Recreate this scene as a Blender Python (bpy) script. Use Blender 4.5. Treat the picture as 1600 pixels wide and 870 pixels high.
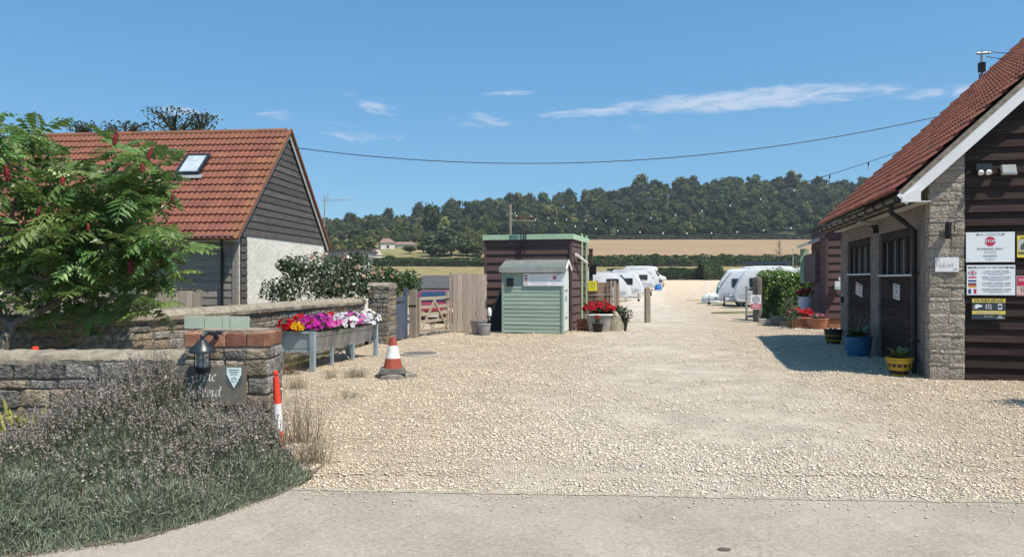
import bpy, math, random
import numpy as np
from mathutils import Matrix, Vector, Euler

for o in list(bpy.data.objects):
    bpy.data.objects.remove(o)
R = math.radians
rng = np.random.default_rng(7)
rnd = random.Random(11)
SC = bpy.context.scene
COL = SC.collection

# ---------------------------------------------------------------- camera
F, CZ, CX, CY = 1150.0, 1.62, 800.0, 435.0
cam_d = bpy.data.cameras.new('camera')
cam = bpy.data.objects.new('camera', cam_d)
COL.objects.link(cam)
cam.location = (0, 0, CZ)
cam.rotation_euler = (R(90), 0, 0)
cam_d.sensor_width = 36
cam_d.lens = 36 * F / 1600
cam_d.clip_end = 6000
SC.camera = cam

# ---------------------------------------------------------------- sun, sky, exposure
SUN_EL, SUN_AZ = R(61), math.atan2(0.74, -0.62)      # azimuth clockwise from +Y
sv = Vector((math.cos(SUN_EL) * math.sin(SUN_AZ), math.cos(SUN_EL) * math.cos(SUN_AZ), math.sin(SUN_EL)))
sd = bpy.data.lights.new('sun', 'SUN')
sd.energy = 4.6
sd.angle = R(0.53)
sd.color = (1.0, 0.93, 0.82)
sun = bpy.data.objects.new('sun', sd)
COL.objects.link(sun)
sun.rotation_euler = sv.to_track_quat('Z', 'Y').to_euler()

W = bpy.data.worlds.new('World')
SC.world = W
W.use_nodes = True
wn, wl = W.node_tree.nodes, W.node_tree.links
wn.clear()


def wmath(op, a, b=None, c=None):
    n = wn.new('ShaderNodeMath')
    n.operation = op
    for i, v in enumerate((a, b, c)):
        if v is None:
            continue
        if isinstance(v, (int, float)):
            n.inputs[i].default_value = v
        else:
            wl.new(v, n.inputs[i])
    return n.outputs[0]


sky = wn.new('ShaderNodeTexSky')
sky.sky_type = 'NISHITA'
sky.sun_disc = False
sky.sun_elevation = SUN_EL
sky.sun_rotation = SUN_AZ
sky.air_density = 1.0
sky.dust_density = 0.35
sky.ozone_density = 2.2
sky.altitude = 50
tc = wn.new('ShaderNodeTexCoord')
sep = wn.new('ShaderNodeSeparateXYZ')
wl.new(tc.outputs['Generated'], sep.inputs[0])
az = wmath('ARCTAN2', sep.outputs[0], sep.outputs[1])
el = wmath('ARCSINE', sep.outputs[2])
cmb = wn.new('ShaderNodeCombineXYZ')
wl.new(wmath('MULTIPLY', az, 16.0), cmb.inputs[0])
wl.new(wmath('MULTIPLY', wmath('ADD', el, wmath('MULTIPLY', az, 0.02)), 75.0), cmb.inputs[1])
nz = wn.new('ShaderNodeTexNoise')
nz.inputs['Scale'].default_value = 1.0
nz.inputs['Detail'].default_value = 9
nz.inputs['Roughness'].default_value = 0.6
nz.inputs['Distortion'].default_value = 0.7
wl.new(cmb.outputs[0], nz.inputs['Vector'])
# streaks of thin cloud: azimuth, elevation, half width, half height, tilt, weight
STREAKS = [(0.31, 0.2265, 0.235, 0.0175, 0.0, 1.0), (0.11, 0.2205, 0.10, 0.008, 0.03, 0.85), (0.545, 0.2135, 0.08, 0.010, -0.02, 0.85),
           (-0.045, 0.212, 0.06, 0.017, 0.0, 0.55), (-0.30, 0.199, 0.05, 0.02, -0.35, 0.52), (-0.19, 0.226, 0.05, 0.02, -0.2, 0.5),
           (0.0, 0.2465, 0.05, 0.005, 0.02, 0.62), (-0.22, 0.19, 0.14, 0.016, -0.1, 0.44), (-0.42, 0.205, 0.05, 0.012, 0.0, 0.5), (0.2, 0.19, 0.06, 0.012, -0.2, 0.4),
           (-1.1, 0.25, 0.3, 0.03, 0.05, 0.8), (1.3, 0.3, 0.35, 0.03, 0.0, 0.9), (2.6, 0.28, 0.4, 0.04, 0.03, 0.9)]
tot = None
for (a0, e0, ra, re, tl, wt) in STREAKS:
    da = wmath('SUBTRACT', az, a0)
    x = wmath('DIVIDE', da, ra)
    y = wmath('DIVIDE', wmath('SUBTRACT', wmath('SUBTRACT', el, e0), wmath('MULTIPLY', da, tl)), re)
    d2 = wmath('ADD', wmath('MULTIPLY', x, x), wmath('MULTIPLY', y, y))
    m = wmath('MULTIPLY', wmath('MAXIMUM', wmath('SUBTRACT', 1.0, d2), 0.0), wt)
    tot = m if tot is None else wmath('MAXIMUM', tot, m)
dens = wmath('ADD', wmath('MULTIPLY', tot, 1.15), wmath('MULTIPLY', wmath('SUBTRACT', nz.outputs['Fac'], 0.5), 2.6))
mr = wn.new('ShaderNodeMapRange')
mr.interpolation_type = 'SMOOTHSTEP'
wl.new(dens, mr.inputs[0])
mr.inputs[1].default_value = 0.28
mr.inputs[2].default_value = 1.25
gate = wmath('MULTIPLY', mr.outputs[0], wmath('MINIMUM', wmath('MULTIPLY', tot, 4.0), 1.0))
mix = wn.new('ShaderNodeMixRGB')
wl.new(wmath('MULTIPLY', gate, 0.72), mix.inputs[0])
# the photograph's sky is a saturated summer blue
sc_ = wn.new('ShaderNodeMixRGB')
sc_.blend_type = 'MULTIPLY'
sc_.inputs[0].default_value = 1
wl.new(sky.outputs[0], sc_.inputs[1])
sc_.inputs[2].default_value = (0.43, 0.48, 0.46, 1)
ad = wn.new('ShaderNodeMixRGB')
ad.blend_type = 'ADD'
ad.inputs[0].default_value = 1
wl.new(sc_.outputs[0], ad.inputs[1])
ad.inputs[2].default_value = (0.14, 1.18, 2.6, 1)
wl.new(ad.outputs[0], mix.inputs[1])
mix.inputs[2].default_value = (4.6, 5.1, 6.0, 1)
bg = wn.new('ShaderNodeBackground')
bg.inputs['Strength'].default_value = 0.105
wl.new(mix.outputs[0], bg.inputs['Color'])
wo = wn.new('ShaderNodeOutputWorld')
wl.new(bg.outputs[0], wo.inputs['Surface'])

SC.view_settings.view_transform = 'Standard'
SC.view_settings.look = 'None'
SC.view_settings.gamma = 1
SC.view_settings.exposure = 0.5
SC.view_settings.use_curve_mapping = False
SC.render.engine = 'CYCLES'
SC.cycles.max_bounces = 6
SC.cycles.transparent_max_bounces = 8
SC.cycles.use_denoising = True
SC.cycles.use_adaptive_sampling = True


# ---------------------------------------------------------------- materials
def mat(name, c, c2=None, rough=0.8, ns=4.0, var=0.15, bump=0.0, bs=60.0, objrand=0.0, vcol=False, trans=0.0,
        metal=0.0, spec=0.3, stretch=(1, 1, 1), detail=6, thr=(0.35, 0.65), emit=0.0, coat=0.0, alpha=1.0, hue=0.0, bd=0.01):
    m = bpy.data.materials.new(name)
    m.use_nodes = True
    nt = m.node_tree
    N, L = nt.nodes, nt.links
    N.clear()
    out = N.new('ShaderNodeOutputMaterial')
    bs_ = N.new('ShaderNodeBsdfPrincipled')
    L.new(bs_.outputs[0], out.inputs[0])
    bs_.inputs['Roughness'].default_value = rough
    bs_.inputs['Metallic'].default_value = metal
    bs_.inputs['Specular IOR Level'].default_value = spec
    bs_.inputs['Coat Weight'].default_value = coat
    geo = N.new('ShaderNodeNewGeometry')
    mp = N.new('ShaderNodeMapping')
    mp.inputs['Scale'].default_value = stretch
    L.new(geo.outputs['Position'], mp.inputs[0])
    n1 = N.new('ShaderNodeTexNoise')
    n1.inputs['Scale'].default_value = ns
    n1.inputs['Detail'].default_value = detail
    n1.inputs['Roughness'].default_value = 0.62
    L.new(mp.outputs[0], n1.inputs['Vector'])
    mrn = N.new('ShaderNodeMapRange')
    L.new(n1.outputs['Fac'], mrn.inputs[0])
    mrn.inputs[1].default_value, mrn.inputs[2].default_value = thr
    mx = N.new('ShaderNodeMixRGB')
    L.new(mrn.outputs[0], mx.inputs[0])
    if c2 is None:
        mx.inputs[1].default_value = (*[v * (1 - var) for v in c], 1)
        mx.inputs[2].default_value = (*[min(1, v * (1 + var)) for v in c], 1)
    else:
        mx.inputs[1].default_value = (*c, 1)
        mx.inputs[2].default_value = (*c2, 1)
    col = mx.outputs[0]
    if objrand or hue:
        oi = N.new('ShaderNodeObjectInfo')
        h = N.new('ShaderNodeHueSaturation')
        r1 = N.new('ShaderNodeMapRange')
        L.new(oi.outputs['Random'], r1.inputs[0])
        r1.inputs[3].default_value, r1.inputs[4].default_value = 1 - objrand, 1 + objrand
        L.new(r1.outputs[0], h.inputs['Value'])
        if hue:
            w = N.new('ShaderNodeMath')
            w.operation = 'MULTIPLY'
            L.new(oi.outputs['Random'], w.inputs[0])
            w.inputs[1].default_value = 37.0
            fr = N.new('ShaderNodeMath')
            fr.operation = 'FRACT'
            L.new(w.outputs[0], fr.inputs[0])
            r2 = N.new('ShaderNodeMapRange')
            L.new(fr.outputs[0], r2.inputs[0])
            r2.inputs[3].default_value, r2.inputs[4].default_value = 0.5 - hue, 0.5 + hue
            L.new(r2.outputs[0], h.inputs['Hue'])
        L.new(col, h.inputs['Color'])
        col = h.outputs[0]
    if vcol:
        at = N.new('ShaderNodeAttribute')
        at.attribute_name = 'Col'
        mm = N.new('ShaderNodeMixRGB')
        mm.blend_type = 'MULTIPLY'
        mm.inputs[0].default_value = 1
        L.new(col, mm.inputs[1])
        L.new(at.outputs['Color'], mm.inputs[2])
        col = mm.outputs[0]
    L.new(col, bs_.inputs['Base Color'])
    if bump:
        n2 = N.new('ShaderNodeTexNoise')
        n2.inputs['Scale'].default_value = bs
        n2.inputs['Detail'].default_value = 5
        L.new(mp.outputs[0], n2.inputs['Vector'])
        b = N.new('ShaderNodeBump')
        b.inputs['Strength'].default_value = bump
        b.inputs['Distance'].default_value = bd
        L.new(n2.outputs['Fac'], b.inputs['Height'])
        L.new(b.outputs[0], bs_.inputs['Normal'])
    if trans:
        t = N.new('ShaderNodeBsdfTranslucent')
        L.new(col, t.inputs[0])
        ms = N.new('ShaderNodeMixShader')
        ms.inputs[0].default_value = trans
        L.new(bs_.outputs[0], ms.inputs[1])
        L.new(t.outputs[0], ms.inputs[2])
        L.new(ms.outputs[0], out.inputs[0])
    if emit:
        bs_.inputs['Emission Color'].default_value = (*c, 1)
        bs_.inputs['Emission Strength'].default_value = emit
    if alpha < 1:
        bs_.inputs['Transmission Weight'].default_value = 1 - alpha
    return m


WOODX = (1.2, 1.2, 26)      # grain along horizontal boards
M = {}
M['tile'] = mat('tile_terracotta', (0.225, 0.082, 0.054), (0.165, 0.068, 0.048), ns=3, objrand=0.12, hue=0.006, bump=0.3, bs=90, rough=0.85)
M['tile2'] = mat('tile_redbrown', (0.250, 0.084, 0.054), (0.165, 0.062, 0.044), ns=4, objrand=0.18, hue=0.01, bump=0.3, bs=120, rough=0.8)
M['lichen'] = mat('lichen_tile', (0.235, 0.092, 0.055), (0.185, 0.09, 0.05), ns=9, objrand=0.15, bump=0.4, bs=90, rough=0.9)
M['board_grey'] = mat('weathered_board', (0.17, 0.15, 0.135), (0.29, 0.26, 0.235), ns=2.2, stretch=WOODX, objrand=0.14, bump=0.3, bs=8)
M['board_dark'] = mat('dark_weathered_board', (0.050, 0.045, 0.044), (0.125, 0.112, 0.105), ns=2.6, stretch=WOODX, objrand=0.18, bump=0.4, bs=8)
M['board_brown'] = mat('dark_brown_board', (0.026, 0.0185, 0.0165), (0.058, 0.042, 0.037), ns=2.0, stretch=WOODX, objrand=0.25, bump=0.5, bs=6, rough=0.85, spec=0.06)
M['board_plum'] = mat('plum_brown_board', (0.085, 0.050, 0.048), (0.135, 0.085, 0.08), ns=2.4, stretch=WOODX, objrand=0.12, bump=0.3, bs=8)
M['board_sage'] = mat('pale_green_board', (0.245, 0.335, 0.275), (0.355, 0.44, 0.37), ns=1.4, stretch=WOODX, objrand=0.05, bump=0.15, bs=8, rough=0.6)
M['fence_v'] = mat('silvered_fence_board', (0.30, 0.245, 0.195), (0.43, 0.365, 0.30), ns=2.4, stretch=(26, 26, 1.2), objrand=0.14, bump=0.3, bs=8)
M['fence_b'] = mat('brown_fence_lap', (0.25, 0.16, 0.11), (0.36, 0.25, 0.18), ns=2.4, stretch=WOODX, objrand=0.12, bump=0.3, bs=8)
M['post'] = mat('grey_post_wood', (0.20, 0.165, 0.13), (0.32, 0.27, 0.22), ns=3, stretch=(20, 20, 1.4), objrand=0.1, bump=0.35, bs=8)
M['slateblue'] = mat('slate_blue_paint', (0.085, 0.105, 0.15), var=0.12, stretch=(20, 20, 1.5), ns=2, objrand=0.08, rough=0.6)
M['render'] = mat('white_render', (0.62, 0.595, 0.525), (0.74, 0.715, 0.65), ns=2.2, bump=0.6, bs=9, rough=0.9, bd=0.03)
M['white'] = mat('white_paint', (0.80, 0.79, 0.77), (0.66, 0.65, 0.61), ns=2.2, thr=(.5, .85), rough=0.45)
M['offwhite'] = mat('offwhite_trim', (0.55, 0.54, 0.52), var=0.1, rough=0.6)
M['black'] = mat('black_plastic', (0.012, 0.013, 0.015), rough=0.45)
M['blackp'] = mat('black_paint_metal', (0.02, 0.026, 0.032), rough=0.38, spec=0.5)
M['glassd'] = mat('dark_glass', (0.02, 0.025, 0.03), rough=0.06, spec=0.9)
M['glass'] = mat('clear_glass', (0.85, 0.9, 0.9), rough=0.03, alpha=0.08, var=0.0)
M['mortar'] = mat('mortar', (0.33, 0.30, 0.26), (0.45, 0.42, 0.37), ns=9, bump=0.6, bs=40, rough=0.95)
M['stone'] = mat('wall_stone', (0.10, 0.094, 0.088), (0.31, 0.285, 0.25), ns=17, objrand=0.33, hue=0.015, bump=1.0, bs=40, rough=0.95, bd=0.03)
M['stone2'] = mat('tan_wall_stone', (0.15, 0.12, 0.085), (0.34, 0.275, 0.20), ns=17, objrand=0.3, hue=0.015, bump=1.0, bs=40, rough=0.95, bd=0.03)
M['brick'] = mat('red_brick', (0.20, 0.078, 0.05), (0.31, 0.15, 0.10), ns=14, objrand=0.3, hue=0.02, bump=0.7, bs=60, rough=0.95)
M['coping'] = mat('mortar_coping', (0.185, 0.158, 0.122), (0.335, 0.29, 0.225), ns=9, bump=0.8, bs=30, rough=0.95, bd=0.02)
M['block'] = mat('rough_block', (0.25, 0.21, 0.165), (0.41, 0.36, 0.30), ns=20, objrand=0.13, bump=1.0, bs=26, rough=0.95, bd=0.05)
M['blockwall'] = mat('smooth_block_wall', (0.155, 0.13, 0.108), (0.225, 0.19, 0.16), ns=6, objrand=0.08, bump=0.4, bs=50, rough=0.9)
M['concrete'] = mat('concrete', (0.36, 0.33, 0.29), (0.46, 0.425, 0.38), ns=5, bump=0.35, bs=70, rough=0.9)
M['galv'] = mat('galvanised_steel', (0.30, 0.37, 0.40), (0.38, 0.45, 0.48), ns=4, rough=0.5, metal=0.25)
M['galv_in'] = mat('grey_zinc', (0.30, 0.31, 0.30), (0.40, 0.41, 0.40), ns=3, rough=0.5, metal=0.25)
M['greentrim'] = mat('light_green_trim', (0.36, 0.52, 0.34), (0.44, 0.60, 0.42), ns=3, rough=0.55)
M['felt'] = mat('grey_roof_felt', (0.13, 0.135, 0.128), (0.21, 0.215, 0.205), ns=6, bump=0.4, bs=120, rough=0.95)
M['feltdark'] = mat('dark_roof_felt', (0.060, 0.064, 0.068), (0.095, 0.10, 0.105), ns=6, stretch=(1, 1, 6), bump=0.3, bs=120, rough=0.95)
M['signwhite'] = mat('sign_white', (0.82, 0.84, 0.86), var=0.01, rough=0.3)
M['ink'] = mat('sign_ink', (0.10, 0.11, 0.12), var=0.0, rough=0.5)
M['inkgrey'] = mat('sign_grey_ink', (0.42, 0.44, 0.46), var=0.0, rough=0.5)
M['red'] = mat('sign_red', (0.55, 0.035, 0.09), var=0.02, rough=0.4)
M['yellow'] = mat('sign_yellow', (0.80, 0.62, 0.08), var=0.02, rough=0.4)
M['blue'] = mat('sign_blue', (0.03, 0.06, 0.20), var=0.0, rough=0.4)
M['gold'] = mat('sign_gold', (0.75, 0.45, 0.05), var=0.0, rough=0.4)
M['darkslate'] = mat('sign_charcoal', (0.045, 0.06, 0.075), var=0.02, rough=0.4)
M['slate'] = mat('slate_sign', (0.155, 0.145, 0.12), (0.19, 0.18, 0.15), ns=8, rough=0.6)
M['coneor'] = mat('cone_orange', (0.40, 0.075, 0.045), (0.27, 0.065, 0.045), ns=9, rough=0.6)
M['conewh'] = mat('cone_white', (0.78, 0.77, 0.75), (0.62, 0.60, 0.57), ns=9, rough=0.5)
M['rubber'] = mat('cone_rubber', (0.13, 0.12, 0.11), (0.2, 0.19, 0.17), ns=9, rough=0.9)
M['postred'] = mat('post_red', (0.72, 0.06, 0.03), var=0.06, rough=0.5)
M['terracotta'] = mat('terracotta_pot', (0.42, 0.16, 0.09), (0.36, 0.17, 0.11), ns=8, rough=0.85)
M['bluepot'] = mat('blue_pot', (0.03, 0.13, 0.27), var=0.1, rough=0.35)
M['yelpot'] = mat('ochre_glaze', (0.52, 0.32, 0.03), var=0.1, rough=0.4)
M['brownpot'] = mat('brown_glaze', (0.05, 0.03, 0.022), var=0.15, rough=0.45)
M['greypot'] = mat('grey_plastic_pot', (0.24, 0.235, 0.225), var=0.1, rough=0.6)
M['bark'] = mat('bark', (0.13, 0.10, 0.075), (0.25, 0.21, 0.17), ns=12, stretch=(1, 1, 0.4), bump=0.6, bs=30)
M['barkdark'] = mat('dark_bark', (0.05, 0.04, 0.03), (0.09, 0.075, 0.06), ns=12, bump=0.5, bs=20)
M['leaf'] = mat('leaf', (1, 1, 1), var=0.0, vcol=True, trans=0.28, rough=0.5, spec=0.4)
M['leafgloss'] = mat('glossy_leaf', (1, 1, 1), var=0.0, vcol=True, trans=0.18, rough=0.35, spec=0.5)
M['petal'] = mat('petal', (1, 1, 1), var=0.0, vcol=True, trans=0.3, rough=0.7, spec=0.1)
M['sumac'] = mat('sumac_leaf', (0.095, 0.175, 0.045), (0.205, 0.295, 0.085), ns=1.6, objrand=0.55, hue=0.03, trans=0.36, rough=0.36, spec=0.5)
M['sumacfruit'] = mat('sumac_fruit', (0.12, 0.012, 0.018), (0.23, 0.03, 0.03), ns=40, bump=1.0, bs=90, rough=0.8)
M['soil'] = mat('soil', (0.035, 0.025, 0.018), var=0.3, ns=30, bump=0.5)
M['caravan'] = mat('caravan_white', (0.66, 0.67, 0.68), var=0.05, rough=0.22, spec=0.5)
M['caravangrey'] = mat('caravan_grey', (0.33, 0.36, 0.40), var=0.04, rough=0.35)
M['tyre'] = mat('tyre', (0.015, 0.015, 0.016), rough=0.85)
M['rim'] = mat('alloy', (0.45, 0.46, 0.48), rough=0.3, metal=0.6)
M['carred'] = mat('car_red', (0.20, 0.008, 0.012), var=0.04, rough=0.3, coat=0.25, spec=0.5)
M['carglass'] = mat('car_glass', (0.02, 0.04, 0.075), rough=0.12, spec=0.6, coat=0.2)
M['chrome'] = mat('chrome', (0.75, 0.75, 0.76), rough=0.12, metal=0.9)
M['lamp'] = mat('lamp_glass', (0.8, 0.82, 0.84), rough=0.1, spec=0.8)
M['bluetarp'] = mat('blue_cover', (0.03, 0.16, 0.42), var=0.1, rough=0.5)
M['bulb'] = mat('bulb_glass', (0.85, 0.84, 0.78), rough=0.12, spec=0.8)
M['cable'] = mat('cable', (0.03, 0.045, 0.06), rough=0.6)
M['farwall'] = mat('far_wall', (0.66, 0.62, 0.54), var=0.08)
M['farroof'] = mat('far_roof', (0.24, 0.15, 0.12), var=0.15)


# ---------------------------------------------------------------- mesh helpers
class MB:
    def __init__(s):
        s.v, s.f, s.m = [], [], []
        s.cur = 0

    def add(s, vs, fs):
        b = len(s.v)
        s.v += [tuple(p) for p in vs]
        s.f += [tuple(b + i for i in f) for f in fs]
        s.m += [s.cur] * len(fs)
        return s

    def box(s, x0, x1, y0, y1, z0, z1):
        return s.add([(x0, y0, z0), (x1, y0, z0), (x1, y1, z0), (x0, y1, z0), (x0, y0, z1), (x1, y0, z1), (x1, y1, z1), (x0, y1, z1)],
                     [(0, 3, 2, 1), (4, 5, 6, 7), (0, 1, 5, 4), (1, 2, 6, 5), (2, 3, 7, 6), (3, 0, 4, 7)])

    def bar(s, a, b, w, h=None, up=(0, 0, 1)):
        a, b = Vector(a), Vector(b)
        h = h or w
        d = (b - a).normalized()
        u = Vector(up)
        if abs(d.dot(u)) > 0.95:
            u = Vector((0, 1, 0))
        x = d.cross(u).normalized() * (w / 2)
        y = x.cross(d).normalized() * (h / 2)
        vs = [p + i * x + j * y for p in (a, b) for (i, j) in ((-1, -1), (1, -1), (1, 1), (-1, 1))]
        return s.add(vs, [(0, 1, 2, 3), (7, 6, 5, 4), (0, 4, 5, 1), (1, 5, 6, 2), (2, 6, 7, 3), (3, 7, 4, 0)])

    def tube(s, pts, r, n=8, caps=True):
        pts = [Vector(p) for p in pts]
        k = len(pts)
        rs = r if isinstance(r, (list, tuple)) else [r] * k
        vs, fs = [], []
        prev = None
        for i, p in enumerate(pts):
            d = (pts[min(i + 1, k - 1)] - pts[max(i - 1, 0)]).normalized()
            if prev is None:
                u = d.cross(Vector((0, 0, 1)))
                if u.length < 0.05:
                    u = d.cross(Vector((0, 1, 0)))
            else:
                u = prev - d * prev.dot(d)
            u.normalize()
            prev = u
            w = d.cross(u)
            for j in range(n):
                t = 2 * math.pi * j / n
                vs.append(p + (u * math.cos(t) + w * math.sin(t)) * rs[i])
        for i in range(k - 1):
            for j in range(n):
                j2 = (j + 1) % n
                fs.append((i * n + j, i * n + j2, (i + 1) * n + j2, (i + 1) * n + j))
        if caps:
            fs.append(tuple(range(n))[::-1])
            fs.append(tuple((k - 1) * n + j for j in range(n)))
        return s.add(vs, fs)

    def lathe(s, prof, n=20, c=(0, 0, 0), caps=True):
        vs, fs = [], []
        for (r, z) in prof:
            for j in range(n):
                t = 2 * math.pi * j / n
                vs.append((c[0] + r * math.cos(t), c[1] + r * math.sin(t), c[2] + z))
        k = len(prof)
        for i in range(k - 1):
            for j in range(n):
                j2 = (j + 1) % n
                fs.append((i * n + j, i * n + j2, (i + 1) * n + j2, (i + 1) * n + j))
        if caps:
            fs.append(tuple(range(n))[::-1])
            fs.append(tuple((k - 1) * n + j for j in range(n)))
        return s.add(vs, fs)

    def prism(s, poly, c0, c1, axis='y'):
        n = len(poly)
        def P(a, b, c):
            return (a, c, b) if axis == 'y' else ((c, a, b) if axis == 'x' else (a, b, c))
        vs = [P(a, b, c0) for a, b in poly] + [P(a, b, c1) for a, b in poly]
        fs = [tuple(range(n)), tuple(range(n, 2 * n))[::-1]]
        for i in range(n):
            j = (i + 1) % n
            fs.append((i, i + n, j + n, j))
        return s.add(vs, fs)

    def mesh(s, name, mats, smooth=False):
        me = bpy.data.meshes.new(name)
        me.from_pydata(s.v, [], s.f)
        for m_ in (mats if isinstance(mats, (list, tuple)) else [mats]):
            me.materials.append(m_)
        me.polygons.foreach_set('material_index', s.m)
        if smooth:
            me.polygons.foreach_set('use_smooth', [True] * len(s.f))
        # consistent outward normals
        import bmesh
        bm = bmesh.new()
        bm.from_mesh(me)
        bmesh.ops.recalc_face_normals(bm, faces=bm.faces)
        bm.to_mesh(me)
        bm.free()
        if smooth:
            try:
                me.set_sharp_from_angle(angle=R(38))
            except Exception:
                pass
        return me

    def build(s, name, mats, parent=None, smooth=False, loc=None, rot=None):
        return put(name, s.mesh(name, mats, smooth), parent, loc, rot)


def put(name, me, parent=None, loc=None, rot=None, scale=None, mx=None):
    o = bpy.data.objects.new(name, me)
    COL.objects.link(o)
    if parent is not None:
        o.parent = parent
    if mx is not None:
        o.matrix_basis = mx
    else:
        if loc is not None:
            o.location = loc
        if rot is not None:
            o.rotation_euler = rot
        if scale is not None:
            o.scale = scale
    return o


def tag(o, label=None, cat=None, group=None, kind=None):
    if label: o['label'] = label
    if cat: o['category'] = cat
    if group: o['group'] = group
    if kind: o['kind'] = kind
    return o


def thing(name, label, cat, loc=(0, 0, 0), rz=0.0, group=None):
    o = put(name, None, None, loc, (0, 0, rz))
    o.empty_display_size = 0.2
    return tag(o, label, cat, group)


def stuff(o):
    o['kind'] = 'stuff'
    return o


def copy_tree(o, parent=None):
    c = o.copy()
    COL.objects.link(c)
    c.parent = parent
    for ch in list(o.children):
        copy_tree(ch, c)
    return c


def np_mesh(name, V, Fa, mats, cols=None, smooth=False):
    """V (n,3), Fa (m,k) constant k"""
    V = np.asarray(V, np.float32)
    Fa = np.asarray(Fa, np.int32)
    m, k = Fa.shape
    me = bpy.data.meshes.new(name)
    me.vertices.add(len(V))
    me.vertices.foreach_set('co', V.ravel())
    me.loops.add(m * k)
    me.loops.foreach_set('vertex_index', Fa.ravel())
    me.polygons.add(m)
    me.polygons.foreach_set('loop_start', np.arange(0, m * k, k, dtype=np.int32))
    if smooth:
        me.polygons.foreach_set('use_smooth', np.ones(m, bool))
    me.update(calc_edges=True)
    for m_ in (mats if isinstance(mats, (list, tuple)) else [mats]):
        me.materials.append(m_)
    if cols is not None:
        a = me.color_attributes.new('Col', 'FLOAT_COLOR', 'POINT')
        c4 = np.ones((len(V), 4), np.float32)
        c4[:, :3] = cols
        a.data.foreach_set('color', c4.ravel())
    return me


def unit(v):
    return v / np.maximum(np.linalg.norm(v, axis=1, keepdims=True), 1e-9)


def leaf_cards(P, Nrm, size, aspect=0.5, fold=0.15, spread=0.6, rg=rng):
    """a folded four-cornered leaf at each point; returns V, F(quads)"""
    n = len(P)
    size = np.broadcast_to(np.asarray(size, float), (n,))[:, None]
    nn = unit(np.asarray(Nrm) + rg.normal(0, spread, (n, 3)))
    t = unit(np.cross(nn, rg.normal(0, 1, (n, 3))))
    b = np.cross(nn, t)
    a = P - t * size * 0.5
    c = P + t * size * 0.5
    l = P + b * size * aspect * 0.5 + nn * size * fold
    r = P - b * size * aspect * 0.5 + nn * size * fold
    V = np.stack([a, l, c, r], 1).reshape(-1, 3)
    Fa = np.arange(4 * n).reshape(n, 4)
    return V, Fa


def tint(n, base, var=0.25, hue=0.12, rg=rng, per=4):
    b = np.array(base)[None, :] * (1 + rg.uniform(-var, var, (n, 1)))
    b = b * (1 + rg.uniform(-hue, hue, (n, 3)) * np.array([1, .35, .6]))
    return np.repeat(np.clip(b, 0, 1), per, 0)


def cat_meshes(parts):
    """[(V,F,C)] -> V,F,C"""
    Vs, Fs, Cs, k = [], [], [], 0
    for V, f, c in parts:
        Vs.append(V); Fs.append(f + k); Cs.append(c); k += len(V)
    return np.concatenate(Vs), np.concatenate(Fs), np.concatenate(Cs)


def sphere_dirs(n, rg=rng):
    return unit(rg.normal(0, 1, (n, 3)))


def blob_leaves(blobs, n, size, base, aspect=0.5, shell=0.35, spread=0.5, var=0.3, hue=0.12, rg=rng, flat=None):
    """blobs: list of (cx,cy,cz,rx,ry,rz); leaves spread in the outer part of every blob"""
    bl = np.array(blobs, float)
    w = (bl[:, 3] * bl[:, 4] + bl[:, 4] * bl[:, 5] + bl[:, 3] * bl[:, 5])
    idx = rg.choice(len(bl), n, p=w / w.sum())
    d = sphere_dirs(n, rg)
    rr = 1 - shell * rg.random((n, 1)) ** 1.5 + rg.normal(0, 0.05, (n, 1))
    P = bl[idx, :3] + d * bl[idx, 3:6] * rr
    nr = unit(d / bl[idx, 3:6])
    V, f = leaf_cards(P, nr, size * rg.uniform(0.7, 1.3, n), aspect, spread=spread, rg=rg)
    C = tint(n, base, var, hue, rg)
    return V, f, C


# ---------------------------------------------------------------- placing by ground distance
def ray(px, py):
    return Vector(((px - CX) / F, 1.0, -(py - CY) / F))


def P3(px, py, Y):
    r = ray(px, py)
    return Vector((r.x * Y, Y, CZ + r.z * Y))


def G(px, py):
    Y = CZ * F / (py - CY)
    return Vector(((px - CX) / F * Y, Y, 0))


class Frame:
    """a building's own axes: x along its front (to the right), y away from the road, z up"""
    def __init__(s, ox, oy, theta, oz=0.0):
        s.o = Vector((ox, oy, oz))
        s.t = R(theta)
        s.ux = Vector((math.cos(s.t), -math.sin(s.t), 0))
        s.uy = Vector((math.sin(s.t), math.cos(s.t), 0))

    def rz(s):
        return -s.t

    def w(s, x, y, z=0.0):
        return s.o + s.ux * x + s.uy * y + Vector((0, 0, z))

    def hy(s, px, py, c=0.0):
        d = ray(px, py)
        p0 = Vector((0, 0, CZ)) - s.o
        k = (c - p0.dot(s.uy)) / d.dot(s.uy)
        p = p0 + d * k
        return p.dot(s.ux), p.z

    def hx(s, px, py, c=0.0):
        d = ray(px, py)
        p0 = Vector((0, 0, CZ)) - s.o
        k = (c - p0.dot(s.ux)) / d.dot(s.ux)
        p = p0 + d * k
        return p.dot(s.uy), p.z


def proj(v):
    return CX + v[0] / v[1] * F, CY - (v[2] - CZ) / v[1] * F


# lettering -----------------------------------------------------
def text(body, size, m, parent, loc, rot=(R(90), 0, 0), shear=0.0, align='CENTER', name='lettering', wide=1.0, extr=0.0006, bold=0.0):
    cu = bpy.data.curves.new('t', 'FONT')
    cu.body = body
    cu.size = size
    cu.align_x = align
    cu.align_y = 'CENTER'
    cu.shear = shear
    cu.extrude = extr
    cu.offset = bold
    cu.resolution_u = 2
    ob = bpy.data.objects.new('t', cu)
    COL.objects.link(ob)
    dg = bpy.context.evaluated_depsgraph_get()
    me = bpy.data.meshes.new_from_object(ob.evaluated_get(dg))
    bpy.data.objects.remove(ob)
    bpy.data.curves.remove(cu)
    me.materials.clear()
    me.materials.append(m)
    return put(name, me, parent, loc, rot, (wide, 1, 1))


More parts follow.
